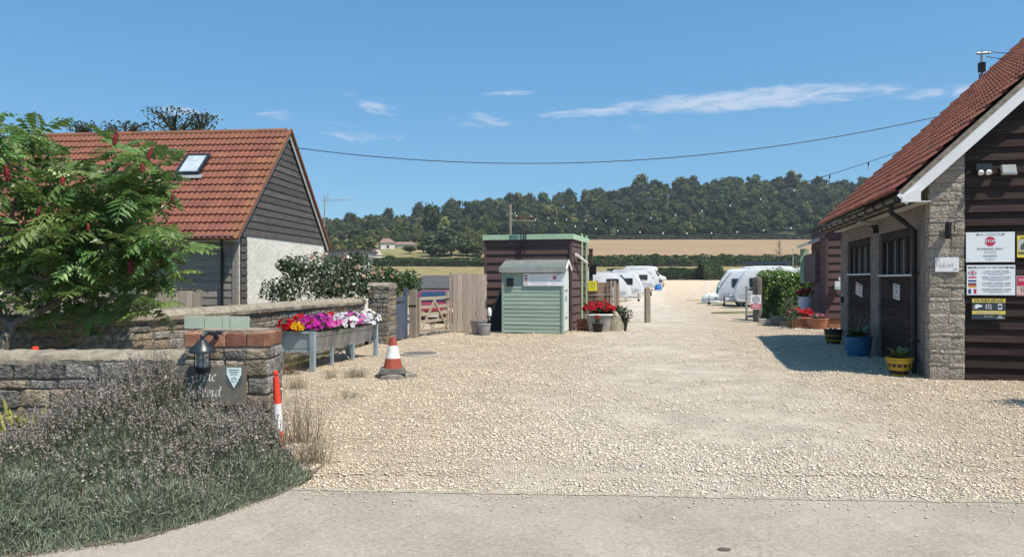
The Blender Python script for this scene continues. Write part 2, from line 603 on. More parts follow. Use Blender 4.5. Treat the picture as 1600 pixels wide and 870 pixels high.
GLYPH = {
    'T': (1.25, [[(0, 1.95), (.7, 2.05), (1.5, 2.0)], [(.85, 2.0), (.62, 1), (.4, 0)]]),
    'h': (1.0, [[(.45, 2.1), (.2, 1), (0, 0)], [(.08, .5), (.4, .98), (.72, .92), (.62, .3), (.75, 0), (.95, .12)]]),
    'e': (.75, [[(.1, .5), (.5, .66), (.6, .9), (.35, 1), (.08, .6), (.12, .12), (.38, 0), (.68, .22)]]),
    'H': (1.55, [[(.4, 2), (.25, 1), (.05, 0)], [(1.4, 2), (1.25, 1), (1.05, 0)], [(.2, 1), (1.25, 1.06)], [(.2, 2.0), (.6, 2.02)], [(1.2, 2), (1.6, 2.02)], [(-.1, 0), (.25, .02)], [(.9, 0), (1.25, .02)]]),
    'i': (.42, [[(.2, 1), (.08, .3), (.14, .03), (.35, .12)], [(.30, 1.42), (.36, 1.52)]]),
    'd': (1.0, [[(.68, .9), (.4, 1), (.1, .6), (.1, .12), (.35, .03), (.68, .5)], [(.95, 2.1), (.75, 1), (.64, .15), (.78, 0), (.92, .12)]]),
    'o': (.82, [[(.45, 1), (.12, .7), (.1, .2), (.35, 0), (.65, .3), (.68, .8), (.45, 1)]]),
    'u': (.95, [[(.15, 1), (.06, .3), (.2, 0), (.5, .3), (.66, .9)], [(.72, 1), (.6, .25), (.68, 0), (.9, .14)]]),
    't': (.6, [[(.42, 1.6), (.2, .6), (.16, .1), (.32, 0), (.5, .14)], [(.02, 1.0), (.6, 1.07)]]),
}


def script_text(word, h, m, parent, loc, nib=(0.10, 0.07), name='lettering', rise=0.0):
    """broad-nib italic hand, letters drawn as ribbons in the x-z plane"""
    mb = MB()
    x = 0.0
    for ch in word:
        adv, strokes = GLYPH[ch]
        for st in strokes:
            pts = []
            for i in range(len(st) - 1):
                p0, p1, p2, p3 = st[max(i - 1, 0)], st[i], st[i + 1], st[min(i + 2, len(st) - 1)]
                for t in (0, .25, .5, .75):
                    pts.append(tuple(0.5 * ((2 * p1[k]) + (-p0[k] + p2[k]) * t + (2 * p0[k] - 5 * p1[k] + 4 * p2[k] - p3[k]) * t * t + (-p0[k] + 3 * p1[k] - 3 * p2[k] + p3[k]) * t ** 3) for k in (0, 1)))
            pts.append(st[-1])
            for a, b in zip(pts, pts[1:]):
                q = [(a[0] - nib[0], a[1] - nib[1]), (a[0] + nib[0], a[1] + nib[1]), (b[0] + nib[0], b[1] + nib[1]), (b[0] - nib[0], b[1] - nib[1])]
                mb.add([((x + c[0]) * h, 0, (c[1] + rise * x) * h) for c in q], [(0, 1, 2, 3)])
        x += adv
    o = mb.build(name, m, parent, loc=loc)
    return o


# piece meshes shared between bricks and stones --------------------
def make_stone_mesh(name, m, seed, jit=0.05, ch=0.10, bulge=0.10):
    """block with chipped edges and a slightly uneven, bulging face; 1 x 1 x 1"""
    import bmesh
    r_ = random.Random(seed)
    bm = bmesh.new()
    bmesh.ops.create_cube(bm, size=1.0)
    bmesh.ops.bevel(bm, geom=bm.edges[:], offset=ch, segments=1, affect='EDGES')
    front = [f for f in bm.faces if f.normal.y < -0.9]
    bmesh.ops.poke(bm, faces=front)
    for v in bm.verts:
        c = v.co
        if c.y < -0.49 and abs(c.x) < 0.1 and abs(c.z) < 0.1:
            v.co.y -= bulge * r_.uniform(.2, 1.2)
            v.co.x += r_.uniform(-.2, .2); v.co.z += r_.uniform(-.15, .15)
        else:
            v.co += Vector((r_.uniform(-jit, jit) * .8, r_.uniform(-jit, jit), r_.uniform(-jit, jit)))
    me = bpy.data.meshes.new(name)
    bm.to_mesh(me)
    bm.free()
    me.materials.append(m)
    me.polygons.foreach_set('use_smooth', [True] * len(me.polygons))
    try:
        me.set_sharp_from_angle(angle=R(24))
    except Exception:
        pass
    return me


STONES = [make_stone_mesh('stone', M['stone'], i) for i in range(7)]
STONES_T = [make_stone_mesh('stone', M['stone2'], 20 + i) for i in range(4)]
BRICKS = [make_stone_mesh('brick', M['brick'], 40 + i, 0.03, 0.07, .04) for i in range(5)]
BLOCKS = [make_stone_mesh('block', M['block'], 60 + i, 0.03, 0.06, .12) for i in range(6)]


def feather_board(length, m, expo=0.19, t0=0.012, t1=0.034, name='board', xcuts=True):
    """one feather-edged board, thick at its lower edge; x along its length from 0, outer face to -y"""
    mb = MB()
    n = max(1, int(length / 1.2))
    hh = expo * 1.10
    for i in range(n):
        pass
    poly = [(0.0, 0.0), (-t1, 0.0), (-t1 * 0.97, 0.012), (-t0, hh), (0.0, hh)]
    vs, fs = [], []
    for x in (0, length):
        vs += [(x, a, b) for a, b in poly]
    fs = [(0, 1, 2, 3, 4), (9, 8, 7, 6, 5)] + [(i, (i + 1) % 5, (i + 1) % 5 + 5, i + 5) for i in range(5)]
    mb.add(vs, fs)
    return mb.mesh(name, m)


def clad(parent, m, x0, x1, z0, z1, expo, y=0.0, axis='y', xf=None, name='board', t1=0.034):
    """rows of boards on the plane y=const (axis 'y', facing -y) or x=const (axis 'x', facing +x); xf(z)->(x0,x1) trims a gable"""
    n = int(math.ceil((z1 - z0) / expo - 1e-6))
    cache = {}
    for i in range(n):
        z = z0 + i * expo
        a, b = (x0, x1) if xf is None else xf(z + expo * 0.5)
        if b - a < 0.06:
            continue
        L_ = round(b - a, 3)
        if L_ not in cache:
            cache[L_] = feather_board(L_, m, min(expo, z1 - z + 0.001), t1=t1, name=name)
        jz = rnd.uniform(-0.004, 0.004)
        if axis == 'y':
            put(name, cache[L_], parent, (a, y - rnd.uniform(0, 0.004), z + jz))
        elif axis == '-x':
            put(name, cache[L_], parent, (y - rnd.uniform(0, 0.004), b, z + jz), (0, 0, R(-90)))
        else:
            put(name, cache[L_], parent, (y + rnd.uniform(0, 0.004), a, z + jz), (0, 0, R(90)))


def tile_mesh(name, m, w=0.3, l=0.36):
    """double roman roof tile: u across, v up the slope, w out of the roof"""
    mb = MB()
    n = 12
    def pz(u):
        t = (u / w * 2) % 1.0
        return 0.036 * max(0.0, math.cos((t - 0.5) * math.pi / 0.52)) if abs(t - .5) < .26 else 0.0
    vs, fs = [], []
    for k, (v, up) in enumerate(((0, 0.046), (l, 0.0))):
        for i in range(n + 1):
            u = w * i / n
            vs.append((u, v, pz(u) + up + 0.014))
    for i in range(n + 1):
        u = w * i / n
        vs.append((u, 0.0, pz(u) * 0.7 + 0.008))
    for i in range(n):
        fs.append((i, i + 1, n + 2 + i, n + 1 + i))
        fs.append((2 * n + 2 + i, 2 * n + 3 + i, i + 1, i))
    # side skirt
    mb.add(vs, fs)
    me = mb.mesh(name, m)
    return me


def tile_slope(roof, me, mats_edge, org, u, v, ncol, nrow, frame, w=0.3, gauge=0.3, limit=300, zoff=0.0):
    """lays tiles as parts on a slope (largest in view), the rest as one joined part"""
    u, v = Vector(u), Vector(v)
    nn = u.cross(v)
    cells = []
    for r_ in range(nrow):
        for c in range(ncol):
            p = Vector(org) + u * (c * w) + v * (r_ * gauge)
            wp = frame.w(p.x, p.y, p.z)
            px, py = proj(wp) if wp.y > 1 else (9e9, 9e9)
            vis = (-30 < px < 1630 and -30 < py < 900)
            cells.append((0 if vis else 1, wp.y, r_, c, p))
    cells.sort(key=lambda t: (t[0], t[1]))
    rest_v, rest_f = [], []
    mv = [tuple(q.co) for q in me.vertices]
    mf = [tuple(q.vertices) for q in me.polygons]
    for i, (vis, d, r_, c, p) in enumerate(cells):
        tilt = rnd.uniform(-0.006, 0.006)
        p2 = p + nn * (zoff + rnd.uniform(-0.003, 0.003)) + v * rnd.uniform(-0.006, 0.006)
        Mx = Matrix((u, v, nn)).transposed().to_4x4()
        Mx.translation = p2
        Mx = Mx @ Matrix.Rotation(tilt, 4, 'Z')
        if i < limit:
            o = put('tile', me, roof, mx=Mx)
            if mats_edge and mats_edge(r_, c):
                o.data = mats_edge(r_, c)
        else:
            b = len(rest_v)
            rest_v += [tuple(Mx @ Vector(q)) for q in mv]
            rest_f += [tuple(b + k for k in f) for f in mf]
    if rest_v:
        rm = bpy.data.meshes.new('tiles')
        rm.from_pydata(rest_v, [], rest_f)
        rm.materials.append(me.materials[0])
        stuff(put('tile_field', rm, roof))

# ================================================================ terrain
TY = [-400, 22, 55, 72, 97, 130, 145, 175, 200, 330]
TZ = [0, 0, -.35, -.38, .2, .95, 1.8, 4.2, 5.8, 19]
CR_PX = [-1500, 0, 300, 430, 510, 560, 620, 700, 800, 900, 1000, 1090, 1190, 1300, 1380, 1500, 1700, 2000, 3200]
CR_Y = [400, 375, 360, 347, 339, 335, 330, 325, 313, 306, 293, 287, 285, 285, 280, 287, 300, 330, 390]
CRX = [(p - CX) / F * 480 for p in CR_PX]
CRZ = [CZ + (CY - y) / F * 480 - 7.5 for y in CR_Y]


def tz(X, Y):
    X = np.asarray(X, float); Y = np.asarray(Y, float)
    base = np.interp(Y, TY, TZ)
    t = np.clip((Y - 330) / 150, 0, 1)
    s = t * t * (3 - 2 * t) * 0.4 + t * 0.6
    cr = np.interp(X, CRX, CRZ)
    z = np.where(Y > 330, 19 + (cr - 19) * s - np.maximum(Y - 480, 0) * 0.06, base)
    # the land to the far left and right falls away a little from the field's height
    return z


def tz1(x, y):
    return float(tz(x, y))


def sheet(name, xs_fn, ys, nx, m, lift, label=None, kind='structure', bumpf=None):
    ys = np.asarray(ys, float)
    V = []
    for y in ys:
        x0, x1 = xs_fn(y)
        xs = np.linspace(x0, x1, nx)
        V.append(np.stack([xs, np.full(nx, y), tz(xs, np.full(nx, y)) + lift], 1))
    V = np.array(V)
    if bumpf is not None:
        V[:, :, 2] += bumpf(V[:, :, 0], V[:, :, 1])
    ny = len(ys)
    idx = np.arange(ny * nx).reshape(ny, nx)
    Fa = np.stack([idx[:-1, :-1], idx[:-1, 1:], idx[1:, 1:], idx[1:, :-1]], -1).reshape(-1, 4)
    o = put(name, np_mesh(name, V.reshape(-1, 3), Fa, m, smooth=True))
    o['kind'] = kind
    return o


M['grass_dry'] = mat('dry_grass', (0.17, 0.145, 0.055), (0.30, 0.235, 0.11), ns=0.35, bump=0.3, bs=6, rough=1.0, bd=0.1)
M['stubble'] = mat('stubble_field', (0.255, 0.172, 0.094), (0.335, 0.235, 0.138), ns=0.09, stretch=(0.35, 3.0, 1), bump=0.3, bs=4, rough=1.0, detail=9, bd=0.1)
M['hillgrass'] = mat('scrub_grass', (0.10, 0.115, 0.035), (0.29, 0.23, 0.10), ns=0.05, bump=0.4, bs=1.5, rough=1.0, detail=8, bd=0.3)
M['pitch'] = mat('pitch_grass', (0.11, 0.125, 0.035), (0.22, 0.19, 0.075), ns=1.2, bump=0.5, bs=25, rough=1.0, bd=0.03)

ys = np.concatenate([np.linspace(-60, 20, 9), np.linspace(25, 200, 50), np.linspace(206, 540, 80), [560, 580, 595]])
sheet('ground', lambda y: (-435, 535), ys, 190, M['hillgrass'], -0.06)
sheet('field', lambda y: (4.0 + (y - 182) * 0.16, 300), np.linspace(182, 329, 50), 40, M['stubble'], 0.05)
sheet('woodland_floor', lambda y: ((745 - CX) / F * y, (1700 - CX) / F * y), np.linspace(334, 540, 60), 60, mat('leaf_litter', (.03, .036, .016), (.055, .06, .028), ns=.3, rough=1.0), 0.12)
sheet('meadow', lambda y: (-90, 200), np.linspace(138, 181, 24), 40, M['grass_dry'], 0.04)
sheet('paddock', lambda y: (-120, 8), np.linspace(184, 222, 12), 30, M['grass_dry'], 0.05)

# gravel yard and track ------------------------------------------------
def gravel_material():
    m = bpy.data.materials.new('gravel_bed')
    m.use_nodes = True
    nt = m.node_tree
    N, L = nt.nodes, nt.links
    N.clear()
    out = N.new('ShaderNodeOutputMaterial')
    b = N.new('ShaderNodeBsdfPrincipled')
    L.new(b.outputs[0], out.inputs[0])
    b.inputs['Roughness'].default_value = 0.9
    b.inputs['Specular IOR Level'].default_value = 0.2
    geo = N.new('ShaderNodeNewGeometry')
    def vor(sc, feat='F1'):
        v = N.new('ShaderNodeTexVoronoi')
        v.voronoi_dimensions = '2D'
        v.feature = feat
        v.inputs['Scale'].default_value = sc
        L.new(geo.outputs['Position'], v.inputs['Vector'])
        return v
    v = vor(52)
    sepc = N.new('ShaderNodeSeparateColor')
    L.new(v.outputs['Color'], sepc.inputs[0])
    cr = N.new('ShaderNodeValToRGB')
    e = cr.color_ramp.elements
    e[0].position, e[0].color = 0.0, (0.42, 0.35, 0.27, 1)
    e[1].position, e[1].color = 1.0, (0.76, 0.665, 0.55, 1)
    for p, c in ((0.14, (0.56, 0.44, 0.32, 1)), (0.35, (0.62, 0.51, 0.385, 1)), (0.6, (0.68, 0.575, 0.45, 1)), (0.8, (0.69, 0.57, 0.43, 1))):
        q = e.new(p); q.color = c
    L.new(sepc.outputs[0], cr.inputs[0])
    # compacted sandy wheel tracks and loose grey patches
    n1 = N.new('ShaderNodeTexNoise')
    n1.inputs['Scale'].default_value = 0.33
    n1.inputs['Detail'].default_value = 7
    n1.inputs['Roughness'].default_value = 0.62
    L.new(geo.outputs['Position'], n1.inputs['Vector'])
    r1 = N.new('ShaderNodeMapRange')
    L.new(n1.outputs['Fac'], r1.inputs[0])
    r1.inputs[1].default_value, r1.inputs[2].default_value = 0.50, 0.68
    r1.inputs[4].default_value = 0.75
    # the driven middle of the yard is worn down to pale fines
    sx = N.new('ShaderNodeSeparateXYZ')
    L.new(geo.outputs['Position'], sx.inputs[0])
    def mth(op, a, b):
        q = N.new('ShaderNodeMath'); q.operation = op
        for i, v_ in enumerate((a, b)):
            if isinstance(v_, (int, float)): q.inputs[i].default_value = v_
            else: L.new(v_, q.inputs[i])
        return q.outputs[0]
    dx = mth('ABSOLUTE', mth('SUBTRACT', mth('SUBTRACT', sx.outputs[0], 0.66), mth('MULTIPLY', sx.outputs[1], 0.17)), 0)
    trk = mth('MAXIMUM', mth('SUBTRACT', 1.0, mth('DIVIDE', dx, 2.8)), 0.0)
    fac = mth('MINIMUM', mth('MULTIPLY', mth('ADD', r1.outputs[0], 0.35), mth('ADD', mth('MULTIPLY', trk, 1.2), 0.25)), 0.85)
    mx = N.new('ShaderNodeMixRGB')
    tn = N.new('ShaderNodeMixRGB'); tn.blend_type = 'MULTIPLY'
    L.new(mth('SUBTRACT', 1.0, mth('MINIMUM', mth('MULTIPLY', trk, 1.6), 1.0)), tn.inputs[0])
    L.new(cr.outputs[0], tn.inputs[1]); tn.inputs[2].default_value = (0.95, 0.91, 0.85, 1)
    L.new(fac, mx.inputs[0])
    L.new(tn.outputs[0], mx.inputs[1])
    mx.inputs[2].default_value = (0.78, 0.69, 0.56, 1)
    n2 = N.new('ShaderNodeTexNoise')
    n2.inputs['Scale'].default_value = 1.7
    n2.inputs['Detail'].default_value = 8
    L.new(geo.outputs['Position'], n2.inputs['Vector'])
    r2 = N.new('ShaderNodeMapRange')
    L.new(n2.outputs['Fac'], r2.inputs[0])
    r2.inputs[1].default_value, r2.inputs[2].default_value = 0.3, 0.7
    r2.inputs[3].default_value, r2.inputs[4].default_value = 0.80, 1.14
    mu = N.new('ShaderNodeMixRGB')
    mu.blend_type = 'MULTIPLY'
    mu.inputs[0].default_value = 1
    L.new(mx.outputs[0], mu.inputs[1])
    L.new(r2.outputs[0], mu.inputs[2])
    L.new(mu.outputs[0], b.inputs['Base Color'])
    vd = vor(52, 'DISTANCE_TO_EDGE')
    bp = N.new('ShaderNodeBump')
    bp.inputs['Strength'].default_value = 0.9
    bp.inputs['Distance'].default_value = 0.016
    rr = N.new('ShaderNodeMapRange')
    L.new(vd.outputs['Distance'], rr.inputs[0])
    rr.inputs[2].default_value = 0.35
    L.new(rr.outputs[0], bp.inputs['Height'])
    L.new(bp.outputs[0], b.inputs['Normal'])
    return m


M['gravel'] = gravel_material()
GXL = ([5.0, 7.2, 9, 12, 18.4, 19.5, 30, 60, 100, 136], [-3.4, -3.3, -4.6, -4.4, -3.4, -4.2, -7, -6, 2, 10])
GXR = ([5.0, 20, 40, 60, 136], [14, 15, 30, 42, 62])


def edge_y(x):
    return 5.55 - 0.062 * x


def lowbump(x, y):
    return 0.012 * np.sin(x * 1.7 + y * .6) * np.sin(y * 1.3) + 0.008 * np.sin(x * 4.1 + 1) * np.sin(y * 3.3 + 2)


gys = np.concatenate([np.linspace(4.9, 30, 140), np.linspace(30.5, 136, 80)])
gy = sheet('gravel_yard', lambda y: (float(np.interp(y, *GXL)), float(np.interp(y, *GXR))), gys, 120, M['gravel'], 0.004,
           bumpf=lambda x, y: np.where(y > 6, lowbump(x, y), 0))

# loose stones near the road
def _cuts():
    out, a_ = [], 5.3
    while a_ < 26:
        out.append(a_); a_ += .5 + (a_ - 5.3) * .06
    return out


def gravel_stones():
    zones = [(a_, a_ + .5 + (a_ - 5.3) * .06, 3300 * (5.6 / (a_ + .2)) ** 2.0, .70 + (a_ - 5.3) * .045) for a_ in _cuts()]
    Ps, Ss = [], []
    for y0, y1, dn, sc in zones:
        xa, xb = -0.42 * y1 - 0.3, 0.74 * y1
        n = int((xb - xa) * (y1 - y0) * dn)
        x = rng.uniform(xa, xb, n); y = rng.uniform(y0, y1, n)
        tr = 0.5 + 0.5 * np.sin(x * 0.9 + 0.6 * np.sin(y * 0.7) + 1.2)         # swept wheel lines hold fewer loose stones
        nzv = 0.5 + 0.5 * np.sin(x * 2.3 + y * 1.1) * np.sin(y * 1.9 - x * .7)
        lowf = 0.5 + 0.5 * np.sin(x * .8 - .9) * np.sin(y * 1.5 + 2.2 + .5 * np.sin(x * 1.7)) + .18 * np.sin(x * 3.7 + y * 2.1) * np.sin(y * 4.3 - x)
        dxc = np.abs(x - (1.6 + .17 * (y - 5.5)))
        worn = np.clip(np.clip((lowf - .60) / .22, 0, 1) * np.clip(1.6 - dxc / 2.2, 0, 1) + .85 * np.clip(1.15 - dxc / 1.9, 0, 1) * (.55 + .45 * np.sin(y * 2.2 + x * 1.3)), 0, 1)
        keep = rng.random(n) < np.clip(0.50 + 0.45 * tr + 0.3 * (nzv - .5), 0.3, 1) * (1 - .78 * worn)
        keep &= (y > edge_y(x) + 0.005)
        wl_ = np.interp(y, GXL[0], GXL[1])
        keep &= (x > wl_)
        keep &= rng.random(n) < np.clip((27 - y) / 9, 0, 1)
        # building footprints
        keep &= ~((x > 6.75 + (y - 11.8) * .26) & (y > 11.6))
        x, y = x[keep], y[keep]
        Ps.append(np.stack([x, y, np.full(len(x), 0.004) + lowbump(x, y) * (y > 6)], 1))
        Ss.append(rng.gamma(5, 0.0022, len(x)) * sc + 0.004)
    P = np.concatenate(Ps); S = np.concatenate(Ss)
    # a few strays on the concrete
    n = 700
    x = rng.uniform(-1.6, 4.2, n); y = edge_y(x) - rng.gamma(.9, 0.17, n) - 0.02
    P = np.concatenate([P, np.stack([x, y, np.full(n, 0.022)], 1)]); S = np.concatenate([S, rng.uniform(0.005, 0.013, n)])
    n = len(P)
    base = np.array([(1, 0, 0), (.1, 1, 0), (-1, .1, 0), (0, -1, 0), (.15, .1, .75), (-.1, 0, -.6)], float)
    V = base[None] + rng.uniform(-.28, .28, (n, 6, 3))
    V *= np.stack([rng.uniform(.8, 1.35, n), rng.uniform(.6, 1, n), rng.uniform(.30, .62, n)], 1)[:, None, :]
    a = rng.uniform(0, 6.28, n)
    ca, sa = np.cos(a)[:, None], np.sin(a)[:, None]
    X = V[:, :, 0] * ca - V[:, :, 1] * sa
    Yv = V[:, :, 0] * sa + V[:, :, 1] * ca
    V = np.stack([X, Yv, V[:, :, 2]], 2) * S[:, None, None] + P[:, None, :] + np.array([0, 0, .25])[None, None] * S[:, None, None]
    tri = np.array([(0, 1, 4), (1, 2, 4), (2, 3, 4), (3, 0, 4), (1, 0, 5), (2, 1, 5), (3, 2, 5), (0, 3, 5)])
    Fa = (tri[None] + (np.arange(n) * 6)[:, None, None]).reshape(-1, 3)
    pal = np.array([(.78, .69, .56), (.74, .63, .49), (.65, .52, .385), (.80, .73, .63), (.56, .48, .39), (.70, .57, .42), (.43, .365, .295), (.76, .66, .535)])
    ci = rng.choice(len(pal), n, p=[.26, .22, .13, .07, .10, .07, .05, .10])
    # away from the driven middle the stones are less bleached by dust
    off = np.clip((np.abs(P[:, 0] - (1.6 + .17 * (P[:, 1] - 5.5))) - .9) / 2.2 + rng.normal(0, .25, n), 0, 1)[:, None]
    C = np.repeat(pal[ci] * rng.uniform(.78, 1.12, (n, 1)) * (1 - off * np.array([[.03, .07, .14]])), 6, 0)
    m = mat('gravel_stone', (1, 1, 1), var=0.0, vcol=True, rough=0.9, spec=0.2)
    o = put('gravel', np_mesh('gravel', V.reshape(-1, 3), Fa, m, C))
    tag(o, 'loose cream and tan gravel spread over the yard', 'gravel', kind='stuff')
    return n


NSTONE = gravel_stones()

# concrete road in front ------------------------------------------------
def concrete_material():
    m = mat('road_concrete', (0.285, 0.245, 0.20), (0.35, 0.305, 0.252), ns=1.3, bump=0.55, bs=95, rough=0.92, detail=10, bd=0.006)
    nt = m.node_tree
    N, L = nt.nodes, nt.links
    bsdf = next(n for n in N if n.type == 'BSDF_PRINCIPLED')
    src = bsdf.inputs['Base Color'].links[0].from_socket
    geo = next(n for n in N if n.type == 'NEW_GEOMETRY')
    # fine speckle of exposed aggregate
    v = N.new('ShaderNodeTexVoronoi'); v.voronoi_dimensions = '2D'
    v.inputs['Scale'].default_value = 62
    L.new(geo.outputs['Position'], v.inputs['Vector'])
    sc = N.new('ShaderNodeSeparateColor'); L.new(v.outputs['Color'], sc.inputs[0])
    r = N.new('ShaderNodeMapRange'); L.new(sc.outputs[0], r.inputs[0])
    r.inputs[3].default_value, r.inputs[4].default_value = 0.82, 1.15
    mu = N.new('ShaderNodeMixRGB'); mu.blend_type = 'MULTIPLY'; mu.inputs[0].default_value = 1
    L.new(src, mu.inputs[1]); L.new(r.outputs[0], mu.inputs[2])
    # dust blown off the gravel lies pale along the edge and in broad swathes
    n = N.new('ShaderNodeTexNoise'); n.inputs['Scale'].default_value = 0.6; n.inputs['Detail'].default_value = 6
    L.new(geo.outputs['Position'], n.inputs['Vector'])
    rr = N.new('ShaderNodeMapRange'); L.new(n.outputs['Fac'], rr.inputs[0])
    rr.inputs[1].default_value, rr.inputs[2].default_value, rr.inputs[4].default_value = 0.52, 0.7, 0.5
    md = N.new('ShaderNodeMixRGB'); L.new(rr.outputs[0], md.inputs[0])
    L.new(mu.outputs[0], md.inputs[1]); md.inputs[2].default_value = (0.40, 0.345, 0.28, 1)
    L.new(md.outputs[0], bsdf.inputs['Base Color'])
    return m


M['road'] = concrete_material()
xs = np.linspace(-26, 26, 261)
wob = np.array([0.012 * math.sin(x * 2.1) + 0.008 * math.sin(x * 7.7 + 1) + rnd.uniform(-.010, .010) for x in xs])
mb = MB()
rows = []
for k, (dy, z) in enumerate(((0.0, -0.03), (0.0, 0.016), (-0.012, 0.020), (-0.075, 0.020))):
    rows.append([(x, edge_y(x) + w * (1 if k < 3 else .6) + dy, z) for x, w in zip(xs, wob)])
vs = [p for r_ in rows for p in r_]
n = len(xs)
fs = [(k * n + i, k * n + i + 1, (k + 1) * n + i + 1, (k + 1) * n + i) for k in range(3) for i in range(n - 1)]
mb.add(vs, fs)
o = mb.build('kerb_strip', mat('edge_concrete', (0.28, 0.24, 0.19), (0.42, 0.365, 0.29), ns=6, bump=0.5, bs=60, rough=0.95))
o['kind'] = 'structure'
mb = MB()
r1 = [(x, edge_y(x) + w * .6 - 0.083, 0.019) for x, w in zip(xs, wob)]
r0 = [(x, edge_y(x) + w * .6 - 0.078, -0.02) for x, w in zip(xs, wob)]
r2 = [(x, -14, 0.019) for x in xs]
mb.add(r0 + r1 + r2, [(i, i + 1, n + i + 1, n + i) for i in range(n - 1)] + [(n + i, n + i + 1, 2 * n + i + 1, 2 * n + i) for i in range(n - 1)])
o = mb.build('road', M['road'])
o['kind'] = 'structure'
# oil spot on the road
c = G(1131, 863)
mb = MB()
pts = [(c.x + (0.035 + rnd.uniform(-.010, .012)) * math.cos(t), c.y + (0.03 + rnd.uniform(-.008, .010)) * math.sin(t), 0.0225) for t in np.linspace(0, 6.1, 16)]
mb.add(pts, [tuple(range(16))])
tag(mb.build('oil_spot', mat('oil_spot', (0.10, 0.08, 0.065), var=0.3, ns=40, rough=0.7)), kind='structure')

# grass strips between the caravan pitches
def strip(name, pts, m):
    mb = MB()
    mb.add([(x, y, tz1(x, y) + 0.03) for x, y in pts], [tuple(range(len(pts)))])
    o = mb.build(name, m)
    o['kind'] = 'structure'
    return o


strip('lawn', [(10.1, 37.5), (10.7, 39.0), (12, 40.2), (15.5, 40.2), (15.5, 37.2), (12, 37.0)], M['pitch'])
for i, (x, y, w, d) in enumerate([(13.0, 46.5, 5, .8), (13.6, 51.8, 5, .8), (14.5, 58, 5, 1.0), (15.6, 66, 5, 1.0)]):
    strip('lawn', [(x, y), (x + .4, y + d), (x + w, y + d), (x + w, y)], M['pitch'])
for i, (x, y, w, d) in enumerate([(9.4, 60, 5, 1.6), (11.5, 67, 5, 1.6), (14.5, 78, 5, 2), (18.5, 92, 5, 2.4), (24, 113, 6, 3)]):
    strip('lawn', [(x - w, y), (x - w, y + d), (x - .5, y + d), (x, y + d * .5)], M['pitch'])

# ================================================================ cottage on the left
CF = Frame(-6.78, 18.25, 5.5)
EAVE, PITCH, HALF = 2.86, R(44.5), 3.0
COT_L = 8.4
cot = thing('cottage', 'low cottage with red tiled roof, grey boarded front and white rendered gable end', 'cottage', CF.o, CF.rz())
tp = math.tan(PITCH)
ap = EAVE + HALF * tp
wall = MB()
wall.prism([(0, -.3), (2 * HALF, -.3), (2 * HALF, EAVE - .12), (HALF, ap - .22), (0, EAVE - .12)], -COT_L, -0.02, 'x')
wall.build('wall', M['render'], cot)
# gable boards above the render, on the face x=0
zb = 2.72
def gx(z):
    k = (z - EAVE) / tp
    return (max(0.02, k + 0.10), min(2 * HALF - 0.02, 2 * HALF - k - 0.10))
clad(cot, M['board_dark'], 0, 2 * HALF, zb, ap - .25, 0.19, y=0.0, axis='x', xf=gx)
# narrow return of boards beside the corner post
clad(cot, M['board_dark'], 0.10, 0.42, 0.0, zb, 0.19, y=0.0, axis='x')
# boarded front, facing the road
clad(cot, M['board_grey'], -COT_L, -0.16, 0.0, EAVE - 0.16, 0.193, y=0.0, axis='y')
MB().box(-0.14, -0.02, -0.05, 0.06, -.1, EAVE - .15).build('corner_post', M['board_grey'], cot)
MB().box(0.0, 0.012, 0.435, 2 * HALF + .01, -.1, zb - .01).build('render_face', M['render'], cot)
# roof
roof = MB()
e0 = -0.30
ez = EAVE + e0 * tp
roof.add([(-COT_L - .1, e0, ez), (0.08, e0, ez), (0.08, HALF, ap), (-COT_L - .1, HALF, ap)], [(0, 1, 2, 3)])
roof.add([(-COT_L - .1, 2 * HALF - e0, ez), (0.08, 2 * HALF - e0, ez), (0.08, HALF, ap), (-COT_L - .1, HALF, ap)], [(3, 2, 1, 0)])
ro = roof.build('roof', M['feltdark'], cot)
tm = tile_mesh('tile', M['tile'])
tml = tile_mesh('tile', M['lichen'])
sl = (HALF - e0) / math.cos(PITCH)
nrow = 15
tile_slope(ro, tm, lambda r_, c: tml if (c == 28 or (c > 26 and rnd.random() < .3) or rnd.random() < .04) else None,
           (-COT_L - .15, e0 - .06, ez - .03), (1, 0, 0), (0, math.cos(PITCH), math.sin(PITCH)), 29, nrow, CF, gauge=sl / nrow + .002, zoff=0.02)
# far slope, seen only edge-on from here: courses of the same tiles joined
bv, bf = [], []
mv = [tuple(q.co) for q in tm.vertices]; mf = [tuple(q.vertices) for q in tm.polygons]
u_, v_ = Vector((-1, 0, 0)), Vector((0, -math.cos(PITCH), math.sin(PITCH)))
n_ = u_.cross(v_)
for r_ in range(nrow):
    for c in range(29):
        p = Vector((0.15, 2 * HALF - e0 + .06, ez - .03)) + u_ * (c * .3) + v_ * (r_ * (sl / nrow + .002)) + n_ * .02
        b = len(bv)
        bv += [tuple(p + u_ * q[0] + v_ * q[1] + n_ * q[2]) for q in mv]
        bf += [tuple(b + k for k in f) for f in mf]
rm = bpy.data.meshes.new('tiles'); rm.from_pydata(bv, [], bf); rm.materials.append(M['tile'])
stuff(put('tile_field', rm, ro))
# ridge tiles
rt = MB()
rt.tube([(0, HALF, 0), (0.42, HALF, 0)], 0.10, 10)
rme = rt.mesh('ridge_tile', M['lichen'], True)
for i in range(20):
    put('ridge_tile', rme, ro, (-COT_L - .1 + i * .425, 0, ap + 0.035 + rnd.uniform(-.004, .004)))
